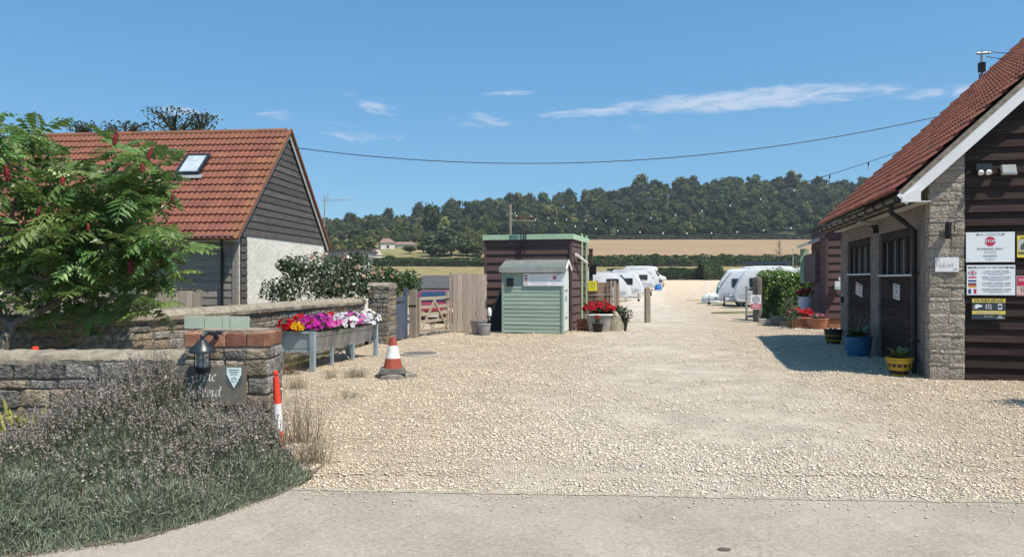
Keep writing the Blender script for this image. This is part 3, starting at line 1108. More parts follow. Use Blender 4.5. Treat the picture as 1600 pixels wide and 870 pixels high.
# verge boards
for sgn in (1, -1):
    a = (0.075, HALF + sgn * (HALF + .26), EAVE - .28); b = (0.075, HALF, ap - 0.02)
    mb = MB()
    mb.bar(a, b, 0.03, 0.16, up=(0, 0, 1))
    mb.build('barge_board', M['offwhite'], cot)
    mb = MB()
    mb.bar((0.12, HALF + sgn * (HALF + .33), EAVE - .26), (0.12, HALF, ap + .09), 0.07, 0.07)
    mb.build('verge_tile', M['lichen'], ro)
MB().box(-COT_L, 0.07, -.24, -.22, EAVE - .34, EAVE - .20).build('fascia', M['offwhite'], cot)
g = MB(); g.tube([(-COT_L, -.36, EAVE - .30), (0.05, -.36, EAVE - .25)], 0.055, 10)
g.build('gutter', M['black'], cot, True)
d = MB()
dx = CF.hy(347, 420, -.1)[0]
d.tube([(dx + .12, -.36, EAVE - .30), (dx + .12, -.36, EAVE - .42), (dx, -.10, EAVE - .62), (dx, -.10, 0.0)], 0.036, 10)
d.build('downpipe', M['black'], cot, True)
# roof window
yv, zv = 0, 0
def on_roof(px, py):
    """point of the front slope hit by a sight line"""
    d = ray(px, py); p0 = Vector((0, 0, CZ)) - CF.o
    nrm = CF.uy * (-math.sin(PITCH)) + Vector((0, 0, math.cos(PITCH)))
    q = CF.ux * 0 + CF.uy * e0 + Vector((0, 0, ez))
    k = (q - p0).dot(nrm) / d.dot(nrm)
    p = p0 + d * k
    return p.dot(CF.ux), p.dot(CF.uy), p.z
rw = on_roof(305, 264)
Mx = Matrix((Vector((1, 0, 0)), Vector((0, math.cos(PITCH), math.sin(PITCH))), Vector((0, -math.sin(PITCH), math.cos(PITCH))))).transposed().to_4x4()
Mx.translation = Vector(rw) + Vector((0, -math.sin(PITCH), math.cos(PITCH))) * .075
sk = put('roof_window', MB().box(-.30, .30, -.40, .40, 0.0, 0.10).box(-.34, .34, -.44, -.38, 0.06, .13).box(-.34, .34, .38, .44, .06, .13).box(-.34, -.27, -.38, .38, .06, .13).box(.27, .34, -.38, .38, .06, .13).mesh('roof_window', M['blackp']), cot, mx=Mx)
MB().box(-.265, .265, -.375, .375, 0.101, 0.108).build('pane', mat('roof_glass', (0.45, 0.5, 0.52), rough=0.05, spec=1.0, coat=1.0), sk)
MB().box(-.45, .45, -.60, -.445, 0.035, 0.065).build('flashing', mat('lead', (0.25, 0.25, 0.26), var=0.1), sk)
MB().box(-.2, .2, -.62, -.60, .0, .05)
# aerial at the far eave, and its low lean-to
aer = thing('television_aerial', 'thin television aerial on a mast behind the cottage gable', 'aerial', P3(507, 372, 25.3))
bz = aer.location.z
hh = P3(507, 313, 25.3).z - bz
mb = MB(); mb.tube([(0, 0, -2.0), (0, 0, hh + .15)], 0.02, 8); mb.build('mast', M['galv_in'], aer)
mb = MB(); mb.tube([(-.1, 0, hh), (0.86, 0.1, hh + .02)], 0.012, 6)
mb.build('boom', M['galv_in'], aer)
for i in range(9):
    mb = MB(); x = .12 + i * .085
    mb.tube([(x, -.16, hh + .01), (x, .17, hh + .01)], 0.006, 5); mb.build('element', M['galv_in'], aer)
for s_ in (-1, 1):
    mb = MB(); mb.tube([(.02, 0, hh), (.14, 0, hh + s_ * .2)], .008, 5); mb.tube([(.14, -.1, hh + s_ * .2), (.14, .1, hh + s_ * .2)], .008, 5); mb.build('reflector', M['galv_in'], aer)
lt = thing('lean_to', 'low white edged lean-to roof behind the cottage gable', 'lean-to', P3(520, 470, 25.5), R(-4))
lt.location.z = 0
lz = P3(520, 391, 25.5).z
MB().box(-.5, .9, 0, 2.0, 0, lz - .2).build('wall', M['render'], lt)
MB().box(-.6, 1.0, -.1, 2.1, lz - .19, lz - .05).build('fascia', M['offwhite'], lt)
MB().box(-.65, 1.05, -.15, 2.15, lz - .049, lz + .02).build('roof', M['feltdark'], lt)

# ================================================================ walls by the entrance
def stone_run(parent, p0, p1, z0, z1, rowh, wr, depth, tan=0.25, proud=0.03, meshes=None, zj=0.15):
    """courses of separate stones on the face from p0 to p1 (parent's x-y), outer side to the right of travel p0->p1 reversed (towards -y)"""
    a, b = Vector((p0[0], p0[1], 0)), Vector((p1[0], p1[1], 0))
    L_ = (b - a).length
    u = (b - a) / L_
    ang = math.atan2(u.y, u.x)
    nrm = Vector((u.y, -u.x, 0))
    z = z0
    rows = []
    while z < z1 - 0.02:
        h = rowh * rnd.uniform(1 - zj, 1 + zj)
        if z1 - (z + h) < rowh * .5:
            h = z1 - z
        rows.append((z, h)); z += h
    for (z, h) in rows:
        s = -rnd.uniform(0, wr[0] * .6)
        first = True
        while s < L_ - 0.01:
            w = rnd.uniform(*wr)
            s0, s1 = max(s, 0), min(s + w, L_)
            if L_ - s1 < wr[0] * .4:
                s1 = L_
            s = s1
            if s1 - s0 < 0.03:
                continue
            me = rnd.choice(meshes) if meshes else (rnd.choice(STONES_T) if rnd.random() < tan else rnd.choice(STONES))
            pr = proud * rnd.uniform(.4, 1.3)
            c = a + u * ((s0 + s1) / 2) + nrm * (pr - depth / 2)
            put('brick' if meshes is BRICKS else ('block' if meshes is BLOCKS else 'stone'), me, parent, (c.x, c.y, z + h / 2), (rnd.uniform(-.02, .02), rnd.uniform(-.02, .02), ang),
                ((s1 - s0 - 0.012) * 1.04, depth, (h - 0.012) * 1.04))


def coping_strip(parent, pts, z, w, h, m, name='coping'):
    """rounded mortar capping along a polyline"""
    mb = MB()
    pr = [(-.5, -.35), (-.52, 0.15), (-.42, .55), (-.2, .85), (0.05, 1), (.28, .85), (.45, .5), (.52, .1), (.5, -.35)]
    V, n = [], len(pr)
    for i, p in enumerate(pts):
        p = Vector((p[0], p[1], 0))
        q0 = Vector((*pts[max(i - 1, 0)][:2], 0)); q1 = Vector((*pts[min(i + 1, len(pts) - 1)][:2], 0))
        d = (q1 - q0).normalized(); nr = Vector((d.y, -d.x, 0))
        for (a, b) in pr:
            j = rnd.uniform(-.008, .008)
            v = p - nr * (a * w + j) + Vector((0, 0, z + b * h + rnd.uniform(-.008, .008)))
            V.append(v)
    fs = [(i * n + j, i * n + j + 1, (i + 1) * n + j + 1, (i + 1) * n + j) for i in range(len(pts) - 1) for j in range(n - 1)]
    fs += [tuple(range(n)), tuple((len(pts) - 1) * n + j for j in range(n))[::-1]]
    mb.add(V, fs)
    return mb.build(name, m, parent, True)


def dens(pts, step=0.12):
    out = []
    for a, b in zip(pts, pts[1:]):
        k = max(1, int(math.dist(a, b) / step))
        out += [tuple(a[i] + (b[i] - a[i]) * t / k for i in range(2)) for t in range(k)]
    return out + [pts[-1]]


FWY = 7.30
fw = thing('roadside_wall', 'rough stone wall with rounded mortar top behind the lavender bush', 'wall', (-4.0, FWY, 0))
wx0, wx1 = -3.2, P3(291, 600, FWY).x + 4.0
MB().box(wx0, wx1, 0.012, .24, -.05, .82).build('core', M['mortar'], fw)
stone_run(fw, (wx0, 0.0), (wx1, 0.0), 0.0, .34, .17, (.2, .36), .1, .2)
stone_run(fw, (wx0, 0.0), (wx1, 0.0), .345, .525, .18, (.17, .33), .1, .25)
stone_run(fw, (wx0, 0.0), (wx1, 0.0), .53, .615, .085, (.24, .4), .1, .2)
stone_run(fw, (wx0, 0.0), (wx1, 0.0), .62, .795, .175, (.2, .36), .1, .12)
coping_strip(fw, dens([(wx0, .115), (wx1, .115)], .07), 0.80, 0.27, 0.105, M['coping'])

gp = thing('gate_pillar', 'square stone gate pillar topped with red bricks holding the slate house sign', 'pillar', (-3.19, 7.16, 0))
PW, PD = 0.80, 0.46
MB().box(0.012, PW - .012, 0.012, PD - .012, -.05, 1.09).build('core', M['mortar'], gp)
rows = [(0.0, .155), (.16, .155), (.32, .165), (.49, .17), (.665, .165), (.835, .105)]
for (z, h) in rows:
    stone_run(gp, (0, 0), (PW, 0), z, z + h, h, (.14, .27), .10, .35, proud=.02)
    stone_run(gp, (PW, 0), (PW, PD), z, z + h, h, (.16, .3), .10, .05, proud=.02)
for j in range(2):
    for (p0, p1) in (((0, 0), (PW, 0)), ((PW, 0), (PW, PD))):
        if j == 0:
            stone_run(gp, p0, p1, .95, 1.095, .145, (.13, .24), .14, meshes=BRICKS, proud=.015)
MB().box(.09, PW - .09, .09, PD, 1.09, 1.112).build('mortar_bed', M['coping'], gp)
# slate sign
sg = thing('house_sign', 'slate house sign with white italic lettering fixed to the gate pillar', 'sign', (P3(325, 602, 7.1).x, 7.105, P3(325, 602, 7.1).z))
sw, sh = 0.735, 0.375
MB().box(-sw / 2, sw / 2, -.012, .012, -sh / 2, sh / 2).build('plate', M['slate'], sg)
script_text('The', 0.062, M['white'], sg, (-.10, -.0135, .045))
script_text('Hideout', 0.062, M['white'], sg, (-.24, -.0135, -.105))
bd_ = put('award_sticker', None, sg, (.255, -.0135, .09))
bk = MB(); bk.prism([(-.074, .09), (.074, .09), (.074, -.05), (.045, -.095), (0, -.115), (-.045, -.095), (-.074, -.05)], 0.0, -.002)
o_ = bk.build('backing', M['ink'], sg, loc=(.255, -.0125, .085))
mb = MB(); mb.prism([(-.07, .088), (.07, .088), (.07, .022), (0, -.11), (-.07, .022)], 0, -.002)
mb.build('award_panel', mat('mint_white', (0.74, 0.86, 0.84), var=0.02), sg, loc=(.255, -.0155, .085))
bpy.data.objects.remove(bd_)
for t_, z_ in (('Tripadvisor', .155), ("Travellers'", .133), ('Choice', .111)):
    text(t_, .024, M['ink'], sg, (.255, -.0185, z_))
mb = MB()
for a_ in range(16):
    t0, t1 = a_ * math.pi / 8, (a_ + 1) * math.pi / 8
    mb.add([(math.cos(t0) * .026, 0, math.sin(t0) * .026), (math.cos(t1) * .026, 0, math.sin(t1) * .026), (math.cos(t1) * .021, 0, math.sin(t1) * .021), (math.cos(t0) * .021, 0, math.sin(t0) * .021)], [(0, 1, 2, 3)])
for s_ in (-1, 1):
    mb.add([(s_ * .009 + .006 * math.cos(t), 0, .003 + .006 * math.sin(t)) for t in np.linspace(0, 5.6, 8)], [tuple(range(8))])
mb.build('emblem', M['ink'], sg, loc=(.255, -.0185, .058))
# lantern
ln = thing('wall_lantern', 'black metal wall lantern hanging from a curved bracket on the gate pillar', 'lantern', P3(316, 547, 6.98))
px_ = 7.0
def lz_(py): return P3(316, py, 6.98).z - ln.location.z
mb = MB(); mb.lathe([(.001, lz_(531)), (.03, lz_(531) ), (.05, lz_(535)), (.115, lz_(546)), (.122, lz_(549)), (.122, lz_(551)), (.10, lz_(551))], 16)
mb.build('cap', M['blackp'], ln, True)
mb = MB(); mb.lathe([(.062, lz_(551)), (.062, lz_(573))], 16, caps=False)
mb.build('glass', M['glass'], ln, True)
mb = MB(); mb.lathe([(.03, lz_(584)), (.06, lz_(580)), (.074, lz_(573)), (.066, lz_(572)), (.001, lz_(572))], 16)
mb.build('base', M['blackp'], ln, True)
for k in range(4):
    t = k * math.pi / 2 + .5
    mb = MB(); mb.tube([(.068 * math.cos(t), .068 * math.sin(t), lz_(551)), (.070 * math.cos(t), .070 * math.sin(t), lz_(573))], .005, 5); mb.build('rod', M['blackp'], ln)
mb = MB(); mb.lathe([(.018, lz_(560)), (.014, lz_(552))], 8); mb.lathe([(.004, lz_(562)), (.022, lz_(566)), (.022, lz_(570)), (.012, lz_(573))], 10)
mb.build('lamp', M['lamp'], ln, True)
mb = MB(); mb.tube([(0, 0, lz_(532)), (0.0, 0.0, lz_(525)), (.03, .05, lz_(520)), (.06, .12, lz_(522)), (.075, .17, lz_(530))], .022, 8)
mb.build('bracket', M['blackp'], ln, True)
mb = MB(); mb.lathe([(.002, -.02), (.062, -.02), (.07, 0), (.07, .02)], 16)
mb.build('wall_plate', M['blackp'], ln, True, loc=(.075, .19, lz_(530)), rot=(R(-90), 0, 0))
# pale green box on the pillar
bx_ = thing('green_planter_box', 'pale green painted timber box lying on top of the brick pillar', 'box', (P3(340, 512, 7.52).x, 7.52, 1.112))
paleg = mat('pale_green_paint', (0.36, 0.42, 0.33), (0.44, 0.50, 0.41), ns=3, rough=0.6)
bw = 100 / F * 7.5 / 2
ht = P3(340, 493, 7.5).z - 1.112
for a, b in ((-bw, -bw + .2), (-bw + .206, -bw + .38), (-bw + .386, -bw + .46), (-bw + .466, bw)):
    MB().box(a, b, -.03, 0.0, 0.0, ht * rnd.uniform(.93, 1.04)).build('panel', paleg, bx_)
MB().box(-bw + .01, bw - .01, .003, .02, 0.005, ht * .9).build('back_rail', paleg, bx_)

# second wall curving back to the gates
W2 = [(-9.2, 8.05), (-6.9, 9.0), (-5.0, 11.4), (-4.55, 13.9), (-4.05, 16.4), (-3.62, 18.0)]
w2 = thing('garden_wall', 'long low stone garden wall curving back behind the flower trough', 'wall', (0, 0, 0))
w2h = 1.08
for a, b in zip(W2, W2[1:]):
    ax, bx2 = Vector(a), Vector(b)
    d = (bx2 - ax).normalized(); nr = Vector((d.y, -d.x))
    q = [ax - nr * -.0, bx2 - nr * -.0, bx2 - nr * .28, ax - nr * .28]
    q[0], q[1] = ax - nr * .012, bx2 - nr * .012
    m_ = MB(); m_.prism([tuple(v) for v in q], -.05, w2h - .02, 'z')
    m_.build('core', M['mortar'], w2)
    rh = .125
    stone_run(w2, a, b, 0.44 if a[1] < 12 else .0, w2h - .04, rh, (.22, .42), .1, .45, proud=.022)
coping_strip(w2, dens([(p[0] - .11, p[1] + .03) for p in W2], .14), w2h - .04, .36, .12, M['coping'])
pr_ = thing('wall_end_pier', 'taller stone pier ending the garden wall beside the slate blue gate', 'pier', (-3.55, 18.15, 0), R(-12))
MB().box(.012, .52, .012, .48, -.05, 1.44).build('core', M['mortar'], pr_)
stone_run(pr_, (0, 0), (.53, 0), 0, 1.42, .118, (.16, .3), .1, .4, proud=.02)
stone_run(pr_, (.53, 0), (.53, .5), 0, 1.42, .118, (.2, .3), .1, .4, proud=.02)
coping_strip(pr_, dens([(-.02, .25), (.56, .25)], .1), 1.42, .55, .1, M['coping'])

# boarded fence between the garden wall and the cottage
gf = thing('garden_fence', 'pale upright board fence half hidden behind the sumac tree', 'fence', (-10.2, 13.6, 0), R(4))
bme = [MB().box(0, .118, -.012 - .006 * k, .008, 0, 1.36 + .02 * k).mesh('board', M['fence_v']) for k in range(3)]
for i in range(34):
    put('board', bme[i % 3], gf, (i * .127, rnd.uniform(-.006, .006), rnd.uniform(-.02, .02)), (0, 0, rnd.uniform(-.02, .02)))
for z in (.3, 1.1):
    MB().box(0, 4.3, .012, .05, z, z + .07).build('rail', M['post'], gf)
for x in (0.02, 2.1, 4.22):
    MB().box(x, x + .09, .052, .14, -.2, 1.40).build('post', M['post'], gf)

# ================================================================ timber and block building on the right
BF = Frame(6.72, 11.87, 14.6)
BP, BL, BW2 = R(43.6), 7.85, 5.6
bt = math.tan(BP)
BE_X, BE_Z = -0.42, 3.03
bld = thing('timber_building', 'dark boarded building with red tiled roof, white barge board and rough block pillar', 'building', BF.o, BF.rz())


def rz_at(x):
    return BE_Z + (x - BE_X) * bt if x < BW2 else BE_Z + (2 * BW2 - BE_X - x) * bt


RX = rz_at(BW2)
px1 = BF.hy(1506, 500)[0]
# block side wall with openings: piers, lintel, base
yA0, yA1 = BF.hx(1426, 440, 0)[0], BF.hx(1374, 440, 0)[0]
yB0, yB1 = BF.hx(1361, 440, 0)[0], BF.hx(1325, 440, 0)[0]
zt = BF.hx(1426, 353, 0)[1]
topz = 2.90
def pier(y0, y1, z0, z1, nm='wall'):
    mb = MB(); mb.box(0.0, .22, y0, y1, z0, z1); return mb.build(nm, M['blockwall'], bld)
pier(0.02, yA0, -.1, topz); pier(yA1, yB0, -.1, topz); pier(yB1, BL, -.1, topz)
pier(yA0, yA1, zt, topz, 'lintel'); pier(yB0, yB1, zt, topz, 'lintel')
# separate smooth blocks of the piers, slightly proud
def sblocks(y0, y1):
    z = 0.0; k = 0
    while z < zt - .1:
        a = y0
        cuts = [y0, y1] if (y1 - y0) < .5 else ([y0, y0 + .45, y1] if k % 2 else [y0, y0 + .22, y0 + .22 + .45, y1])
        cuts = [c for c in cuts if c <= y1]
        if cuts[-1] < y1: cuts.append(y1)
        for c0, c1 in zip(cuts, cuts[1:]):
            if c1 - c0 > .05:
                MB().box(-.010 - rnd.uniform(0, .004), .02, c0 + .005, c1 - .005, z + .005, min(z + .22, zt) - .005).build('block', M['blockwall'], bld)
        z += .225; k += 1
sblocks(0.16, yA0); sblocks(yA1, yB0); sblocks(yB1, BL)
MB().box(0.0, 2 * BW2, BL - .2, BL, -.1, topz).build('back_wall', M['blockwall'], bld)
mb = MB(); mb.prism([(0.0, topz), (2 * BW2, topz), (BW2, RX - .25)], BL - .2, BL); mb.build('back_gable', M['board_brown'], bld)
# boarded stable doors with barred openings over a sill
darkpanel = M['board_brown']
M['darkpane'] = mat('dusty_dark_pane', (.008, .009, .010), rough=.5, spec=.15)
for (y0, y1, nb) in ((yA0, yA1, 3), (yB0, yB1, 3)):
    sz = BF.hx(1400, 429.5, 0)[1] if y0 == yA0 else BF.hx(1343, 428, 0)[1]
    dr = put('stable_door', MB().box(.06, .10, y0, y1, -.05, sz - .03).mesh('stable_door', darkpanel), bld)
    k = int((sz - .05) / .145)
    hgt = (sz - .03) / k
    for i in range(k):
        MB().box(.038 - rnd.uniform(0, .004), .06, y0 + .01, y1 - .01, i * hgt + .003, (i + 1) * hgt - .003).build('board', darkpanel, dr)
    so = MB().box(-.03, .12, y0 - .02, y1 + .02, sz - .028, sz + .008)
    so.build('sill', M['offwhite'], bld)
    hz = zt - (zt - sz) * .2
    hd = put('window', MB().box(.05, .09, y0, y1, hz, zt).mesh('window', darkpanel), bld)
    MB().box(.05, .09, y0, y0 + .10, sz + .008, hz).box(.05, .09, y1 - .10, y1, sz + .008, hz).build('frame', darkpanel, hd)
    MB().box(.16, .17, y0 + .1, y1 - .1, sz + .01, hz).build('pane', M['darkpane'], hd)
    for i in range(nb):
        yy = y0 + (y1 - y0) * (i + 1) / (nb + 1)
        MB().box(.06, .085, yy - .05, yy + .05, sz + .008, hz).build('mullion', darkpanel, hd)
        mb = MB(); mb.tube([(.03, yy + .075, sz + .01), (.03, yy + .075, hz - .02)], .007, 6); mb.build('bar', M['galv_in'], hd)
# rough block corner pillar
MB().prism([(.012, -.1), (px1 - .01, -.1), (px1 - .01, rz_at(px1) - .14), (.012, rz_at(0) - .14)], -.012, .16).build('pillar_core', M['mortar'], bld)
z = 0.0; k = 0
hts = [.20, .065, .15, .065, .2, .07, .15, .15]
while z < 3.7:
    h = hts[k % len(hts)] if k % 8 else .2
    cut = [0, px1 * rnd.choice((.62, .55, .4, .72)), px1] if h > .1 else ([0, px1 * rnd.choice((.3, .55, .7)), px1])
    for c0, c1 in zip(cut, cut[1:]):
        c0 = max(c0, (z + h + .16 - BE_Z) / bt + BE_X)
        if c1 - c0 < .04:
            continue
        put('block', rnd.choice(BLOCKS), bld, ((c0 + c1) / 2, .02 - rnd.uniform(0, .012), z + h / 2), None, ((c1 - c0 - .008) * 1.05, .11, (h - .008) * 1.05))
    if z < 2.9: put('block', rnd.choice(BLOCKS), bld, (.045, .085, z + h / 2), None, (.11, .14, (h - .008) * 1.03))
    z += h; k += 1
# boarded gable
MB().prism([(px1, -.1), (2 * BW2, -.1), (2 * BW2, topz), (BW2, RX - .25), (px1, rz_at(px1) - .2)], .03, .10).build('gable_wall', M['board_brown'], bld)
def gy(z):
    k = (z + .12 - BE_Z) / bt + BE_X + .10
    return (max(px1 + .012, k), min(2 * BW2, 2 * BW2 - k))
clad(bld, M['board_brown'], px1, 2 * BW2, 0.0, RX - .3, 0.205, y=0.03, axis='y', xf=gy, t1=.062)
# roof
roof = MB()
yN, yF = -.17, BL + .12
roof.add([(BE_X, yN, BE_Z), (BE_X, yF, BE_Z), (BW2, yF, RX), (BW2, yN, RX)], [(0, 1, 2, 3)])
roof.add([(2 * BW2 - BE_X, yN, BE_Z), (2 * BW2 - BE_X, yF, BE_Z), (BW2, yF, RX), (BW2, yN, RX)], [(3, 2, 1, 0)])
br = roof.build('roof', M['feltdark'], bld)
sl2 = (BW2 - BE_X) / math.cos(BP)
nr2 = int(round(sl2 / .31))
tm2 = tile_mesh('tile', M['tile2'])
tile_slope(br, tm2, None, (BE_X - .06, yF, BE_Z - .02), (0, -1, 0), (math.cos(BP), 0, math.sin(BP)), 27, nr2, BF, gauge=sl2 / nr2 + .002, zoff=.02)
bv, bf = [], []
mv = [tuple(q.co) for q in tm2.vertices]; mf = [tuple(q.vertices) for q in tm2.polygons]
u_, v_ = Vector((0, 1, 0)), Vector((-math.cos(BP), 0, math.sin(BP)))
n_ = u_.cross(v_)
for r_ in range(nr2):
    for c in range(27):
        p = Vector((2 * BW2 - BE_X + .06, yN, BE_Z - .02)) + u_ * (c * .3) + v_ * (r_ * (sl2 / nr2 + .002)) + n_ * .02
        b = len(bv)
        bv += [tuple(p + u_ * q[0] + v_ * q[1] + n_ * q[2]) for q in mv]
        bf += [tuple(b + k for k in f) for f in mf]
rm = bpy.data.meshes.new('tiles'); rm.from_pydata(bv, [], bf); rm.materials.append(M['tile2'])
stuff(put('tile_field', rm, br))
rt = MB(); rt.tube([(BW2, 0, 0), (BW2, .42, 0)], .10, 10)
rme = rt.mesh('ridge_tile', M['tile2'], True)
for i in range(20):
    put('ridge_tile', rme, br, (0, yN + i * .413, RX + .04))
# mortar verge and white barge board
def vbar(x0, x1, y, dz, w, h, nm, m):
    mb = MB()
    a, b = Vector((x0, y, rz_at(x0) + dz)), Vector((x1, y, rz_at(x1) + dz))
    mb.bar(a, b, w, h)
    return mb.build(nm, m, bld)
vbar(BE_X - .03, BW2, yN + .02, -.01, .10, .07, 'verge_mortar', M['coping'])
vbar(BE_X - .02, BW2, yN - .012, -.135, .028, .205, 'barge_board', M['white'])
vbar(2 * BW2 - BE_X, BW2, yN - .012, -.135, .028, .205, 'barge_board', M['white'])
mb = MB(); mb.prism([(BE_X - .03, BE_Z - .19), (BE_X + .25, BE_Z - .19), (BE_X + .25, BE_Z + .06), (BE_X - .02, BE_Z - .10)], yN + .003, yN - .055)
mb.build('box_end', M['white'], bld)
MB().box(BE_X + .26, .0, yN, BL, BE_Z - .19, BE_Z - .17).build('soffit', M['offwhite'], bld)
MB().box(BE_X + .04, BE_X + .065, yN + .01, yF, BE_Z - .19, BE_Z - .05).build('fascia', M['coping'], bld)
MB().box(0.0, .2, 0.05, BL, topz - .02, topz + .3).build('wall_plate', M['blockwall'], bld)
# half round gutter on brackets
pg = []
mb = MB()
gx_, gz_ = BE_X - .04, BE_Z - .10
nseg = 8
for yy in (yN - .02, yF):
    for j in range(nseg + 1):
        t = math.pi + math.pi * j / nseg
        pg.append((gx_ + .062 * math.cos(t), yy, gz_ + .062 * math.sin(t) - .01))
mb.add(pg, [(j, j + 1, nseg + 2 + j, nseg + 1 + j) for j in range(nseg)] + [tuple(range(nseg + 1))])
mb.build('gutter', M['black'], bld)
for i in range(11):
    yy = yN + .1 + i * .76
    mb = MB()
    mb.tube([(gx_ + .09, yy, gz_ + .03)] + [(gx_ + .072 * math.cos(t), yy, gz_ - .012 + .072 * math.sin(t)) for t in np.linspace(2 * math.pi, math.pi, 7)] + [(gx_ - .072, yy, gz_ + .03)], .011, 6)
    mb.build('gutter_bracket', M['black'], bld)
yd = BF.hx(1430, 450, -.06)[0]
mb = MB(); mb.tube([(gx_, yd - .12, gz_ - .06), (gx_, yd - .12, gz_ - .2), (-.28, yd - .05, gz_ - .33), (-.075, yd, gz_ - .50), (-.075, yd, 0.02)], .042, 12)
mb.build('downpipe', M['black'], bld, True)
for z in (.55, 1.7):
    MB().box(-.13, -.01, yd - .06, yd + .06, z, z + .04).build('pipe_clip', M['black'], bld)
# mast on the ridge side
am = BF.w(0, BL * .86)
tm_ = thing('roof_mast', 'short aerial mast with dark fittings standing above the right roof', 'mast', P3(1534, 128, 19.3))
mb = MB(); mb.tube([(0, 0, -.6), (0, 0, .8)], .03, 8); mb.build('pole', M['galv_in'], tm_)
MB().box(-.07, .07, -.06, .06, .25, .5).build('fitting', M['black'], tm_)
mb = MB(); mb.tube([(-.14, 0, .74), (.24, 0, .76)], .03, 6); mb.build('crossarm', M['galv_in'], tm_)
mb = MB(); mb.tube([(-.06, 0, 0.2), (-.06, 0, -.35)], .018, 6); mb.build('conduit', M['black'], tm_)


# ---- things fixed to the building -------------------------------------------------
def gable_thing(name, label, cat, px, py, off=0.0, group=None):
    x, z = BF.hy(px, py, off)
    return thing(name, label, cat, BF.w(x, off, z), BF.rz(), group)


def gsize(px0, px1_, py0, py1, off=0.0):
    a, b = BF.hy(px0, py0, off), BF.hy(px1_, py1, off)
    return b[0] - a[0], a[1] - b[1]


def lines(parent, rows, m, y=-.0085, name='small_print'):
    """rows of tiny print: (x centre, z, width, height)"""
    mb = MB()
    for (xc, zc, w, h) in rows:
        x = xc - w / 2
        while x < xc + w / 2:
            k = rnd.uniform(.012, .034)
            mb.add([(x, y, zc - h / 2), (min(x + k, xc + w / 2), y, zc - h / 2), (min(x + k, xc + w / 2), y, zc + h / 2), (x, y, zc + h / 2)], [(0, 1, 2, 3)])
            x += k + .007
    return mb.build(name, m, parent)


def tri(parent, x, z, s, m):
    """little tent mark"""
    mb = MB(); mb.add([(x - s, -.0085, z - s), (x - .3 * s, -.0085, z - s), (x, -.0085, z + .4 * s), (x + .3 * s, -.0085, z - s), (x + s, -.0085, z - s), (x + .12 * s, -.0085, z + s), (x - .12 * s, -.0085, z + s)], [(0, 1, 2, 6), (2, 3, 4, 5), (2, 5, 6)])
    return mb.build('tent_mark', m, parent)


def rect(parent, x, z, w, h, m, name, y=-.0082):
    return MB().box(x - w / 2, x + w / 2, y - .0006, y, z - h / 2, z + h / 2).build(name, m, parent)


def octagon(parent, x, z, r, m, name='stop_octagon'):
    mb = MB(); mb.prism([(x + r * math.cos(math.pi / 8 + k * math.pi / 4), z + r * math.sin(math.pi / 8 + k * math.pi / 4)) for k in range(8)], -.0078, -.0088)
    return mb.build(name, m, parent)


OFF = -.045
# stop sign board
w_, h_ = gsize(1509, 1585, 363, 409, OFF)
s1 = gable_thing('stop_notice', 'white notice with red stop octagon on the dark gable boards', 'sign', 1547, 386, OFF)
MB().box(-w_ / 2, w_ / 2, -.007, .003, -h_ / 2, h_ / 2).build('board', M['signwhite'], s1)
text('THE HIDEOUT', .052, M['inkgrey'], s1, (0, -.009, h_ * .42), wide=1.25)
for s_ in (-1, 1):
    tri(s1, s_ * w_ * .26, h_ * .42, .018, M['ink'])
    for t_ in (-1, 1):
        mb = MB(); mb.lathe([(.004, 0), (.004, .006)], 8); mb.build('screw', M['galv_in'], s1, loc=(s_ * w_ * .45, -.012, t_ * h_ * .42), rot=(R(-90), 0, 0))
octagon(s1, 0, h_ * .19, .078, M['red'])
text('STOP', .062, M['signwhite'], s1, (0, -.0105, h_ * .19), bold=.001)
text('BOOKINGS ONLY', .040, M['ink'], s1, (0, -.009, -h_ * .06), wide=1.15)
lines(s1, [(0, -h_ * .135, .17, .012), (0, -h_ * .195, .16, .012), (0, -h_ * .375, .15, .011), (0, -h_ * .435, .12, .011)], M['inkgrey'])
text('NO ENTRY', .036, M['ink'], s1, (0, -.009, -h_ * .30), wide=1.15)
# welcome board
w_, h_ = gsize(1510.5, 1586, 414, 461, OFF)
s2 = gable_thing('welcome_notice', 'white welcome notice with four flags below the stop notice', 'sign', 1548, 437.5, OFF)
MB().box(-w_ / 2, w_ / 2, -.007, .003, -h_ / 2, h_ / 2).build('board', M['signwhite'], s2)
text('WELCOME TO THE HIDEOUT', .036, M['ink'], s2, (0, -.009, h_ * .42), wide=1.1)
for s_ in (-1, 1):
    tri(s2, s_ * w_ * .335, h_ * .42, .017, M['ink'])
    rect(s2, s_ * w_ * .435, h_ * .42, .06, .028, M['darkslate'], 'caravan_mark')
    for t_ in (-1, 1):
        rect(s2, s_ * w_ * .435 + t_ * .014, h_ * .435, .016, .012, M['signwhite'], 'caravan_window_mark', y=-.0089)
fx, fwid = -w_ * .385, .115
def flag(z, h, bands, horiz=True):
    n = len(bands)
    for i, m_ in enumerate(bands):
        if m_ is None: continue
        if horiz: rect(s2, fx, z + h * (.5 - (i + .5) / n), fwid, h / n, m_, 'flag_band')
        else: rect(s2, fx + fwid * ((i + .5) / n - .5), z, fwid / n, h, m_, 'flag_band')
zf = [h_ * .24, h_ * .03, -h_ * .17, -h_ * .375]
rect(s2, fx, zf[0], fwid, .075, M['blue'], 'flag_field')
mb = MB()
for s_ in (-1, 1):
    a, b = Vector((fx - fwid / 2, 0, zf[0] - s_ * .0375)), Vector((fx + fwid / 2, 0, zf[0] + s_ * .0375))
    d_ = (b - a).normalized(); nv = Vector((-d_.z, 0, d_.x)) * .007
    mb.add([tuple(q + Vector((0, -.0090, 0))) for q in (a - nv, a + nv, b + nv, b - nv)], [(0, 1, 2, 3)])
mb.build('flag_saltire', M['signwhite'], s2)
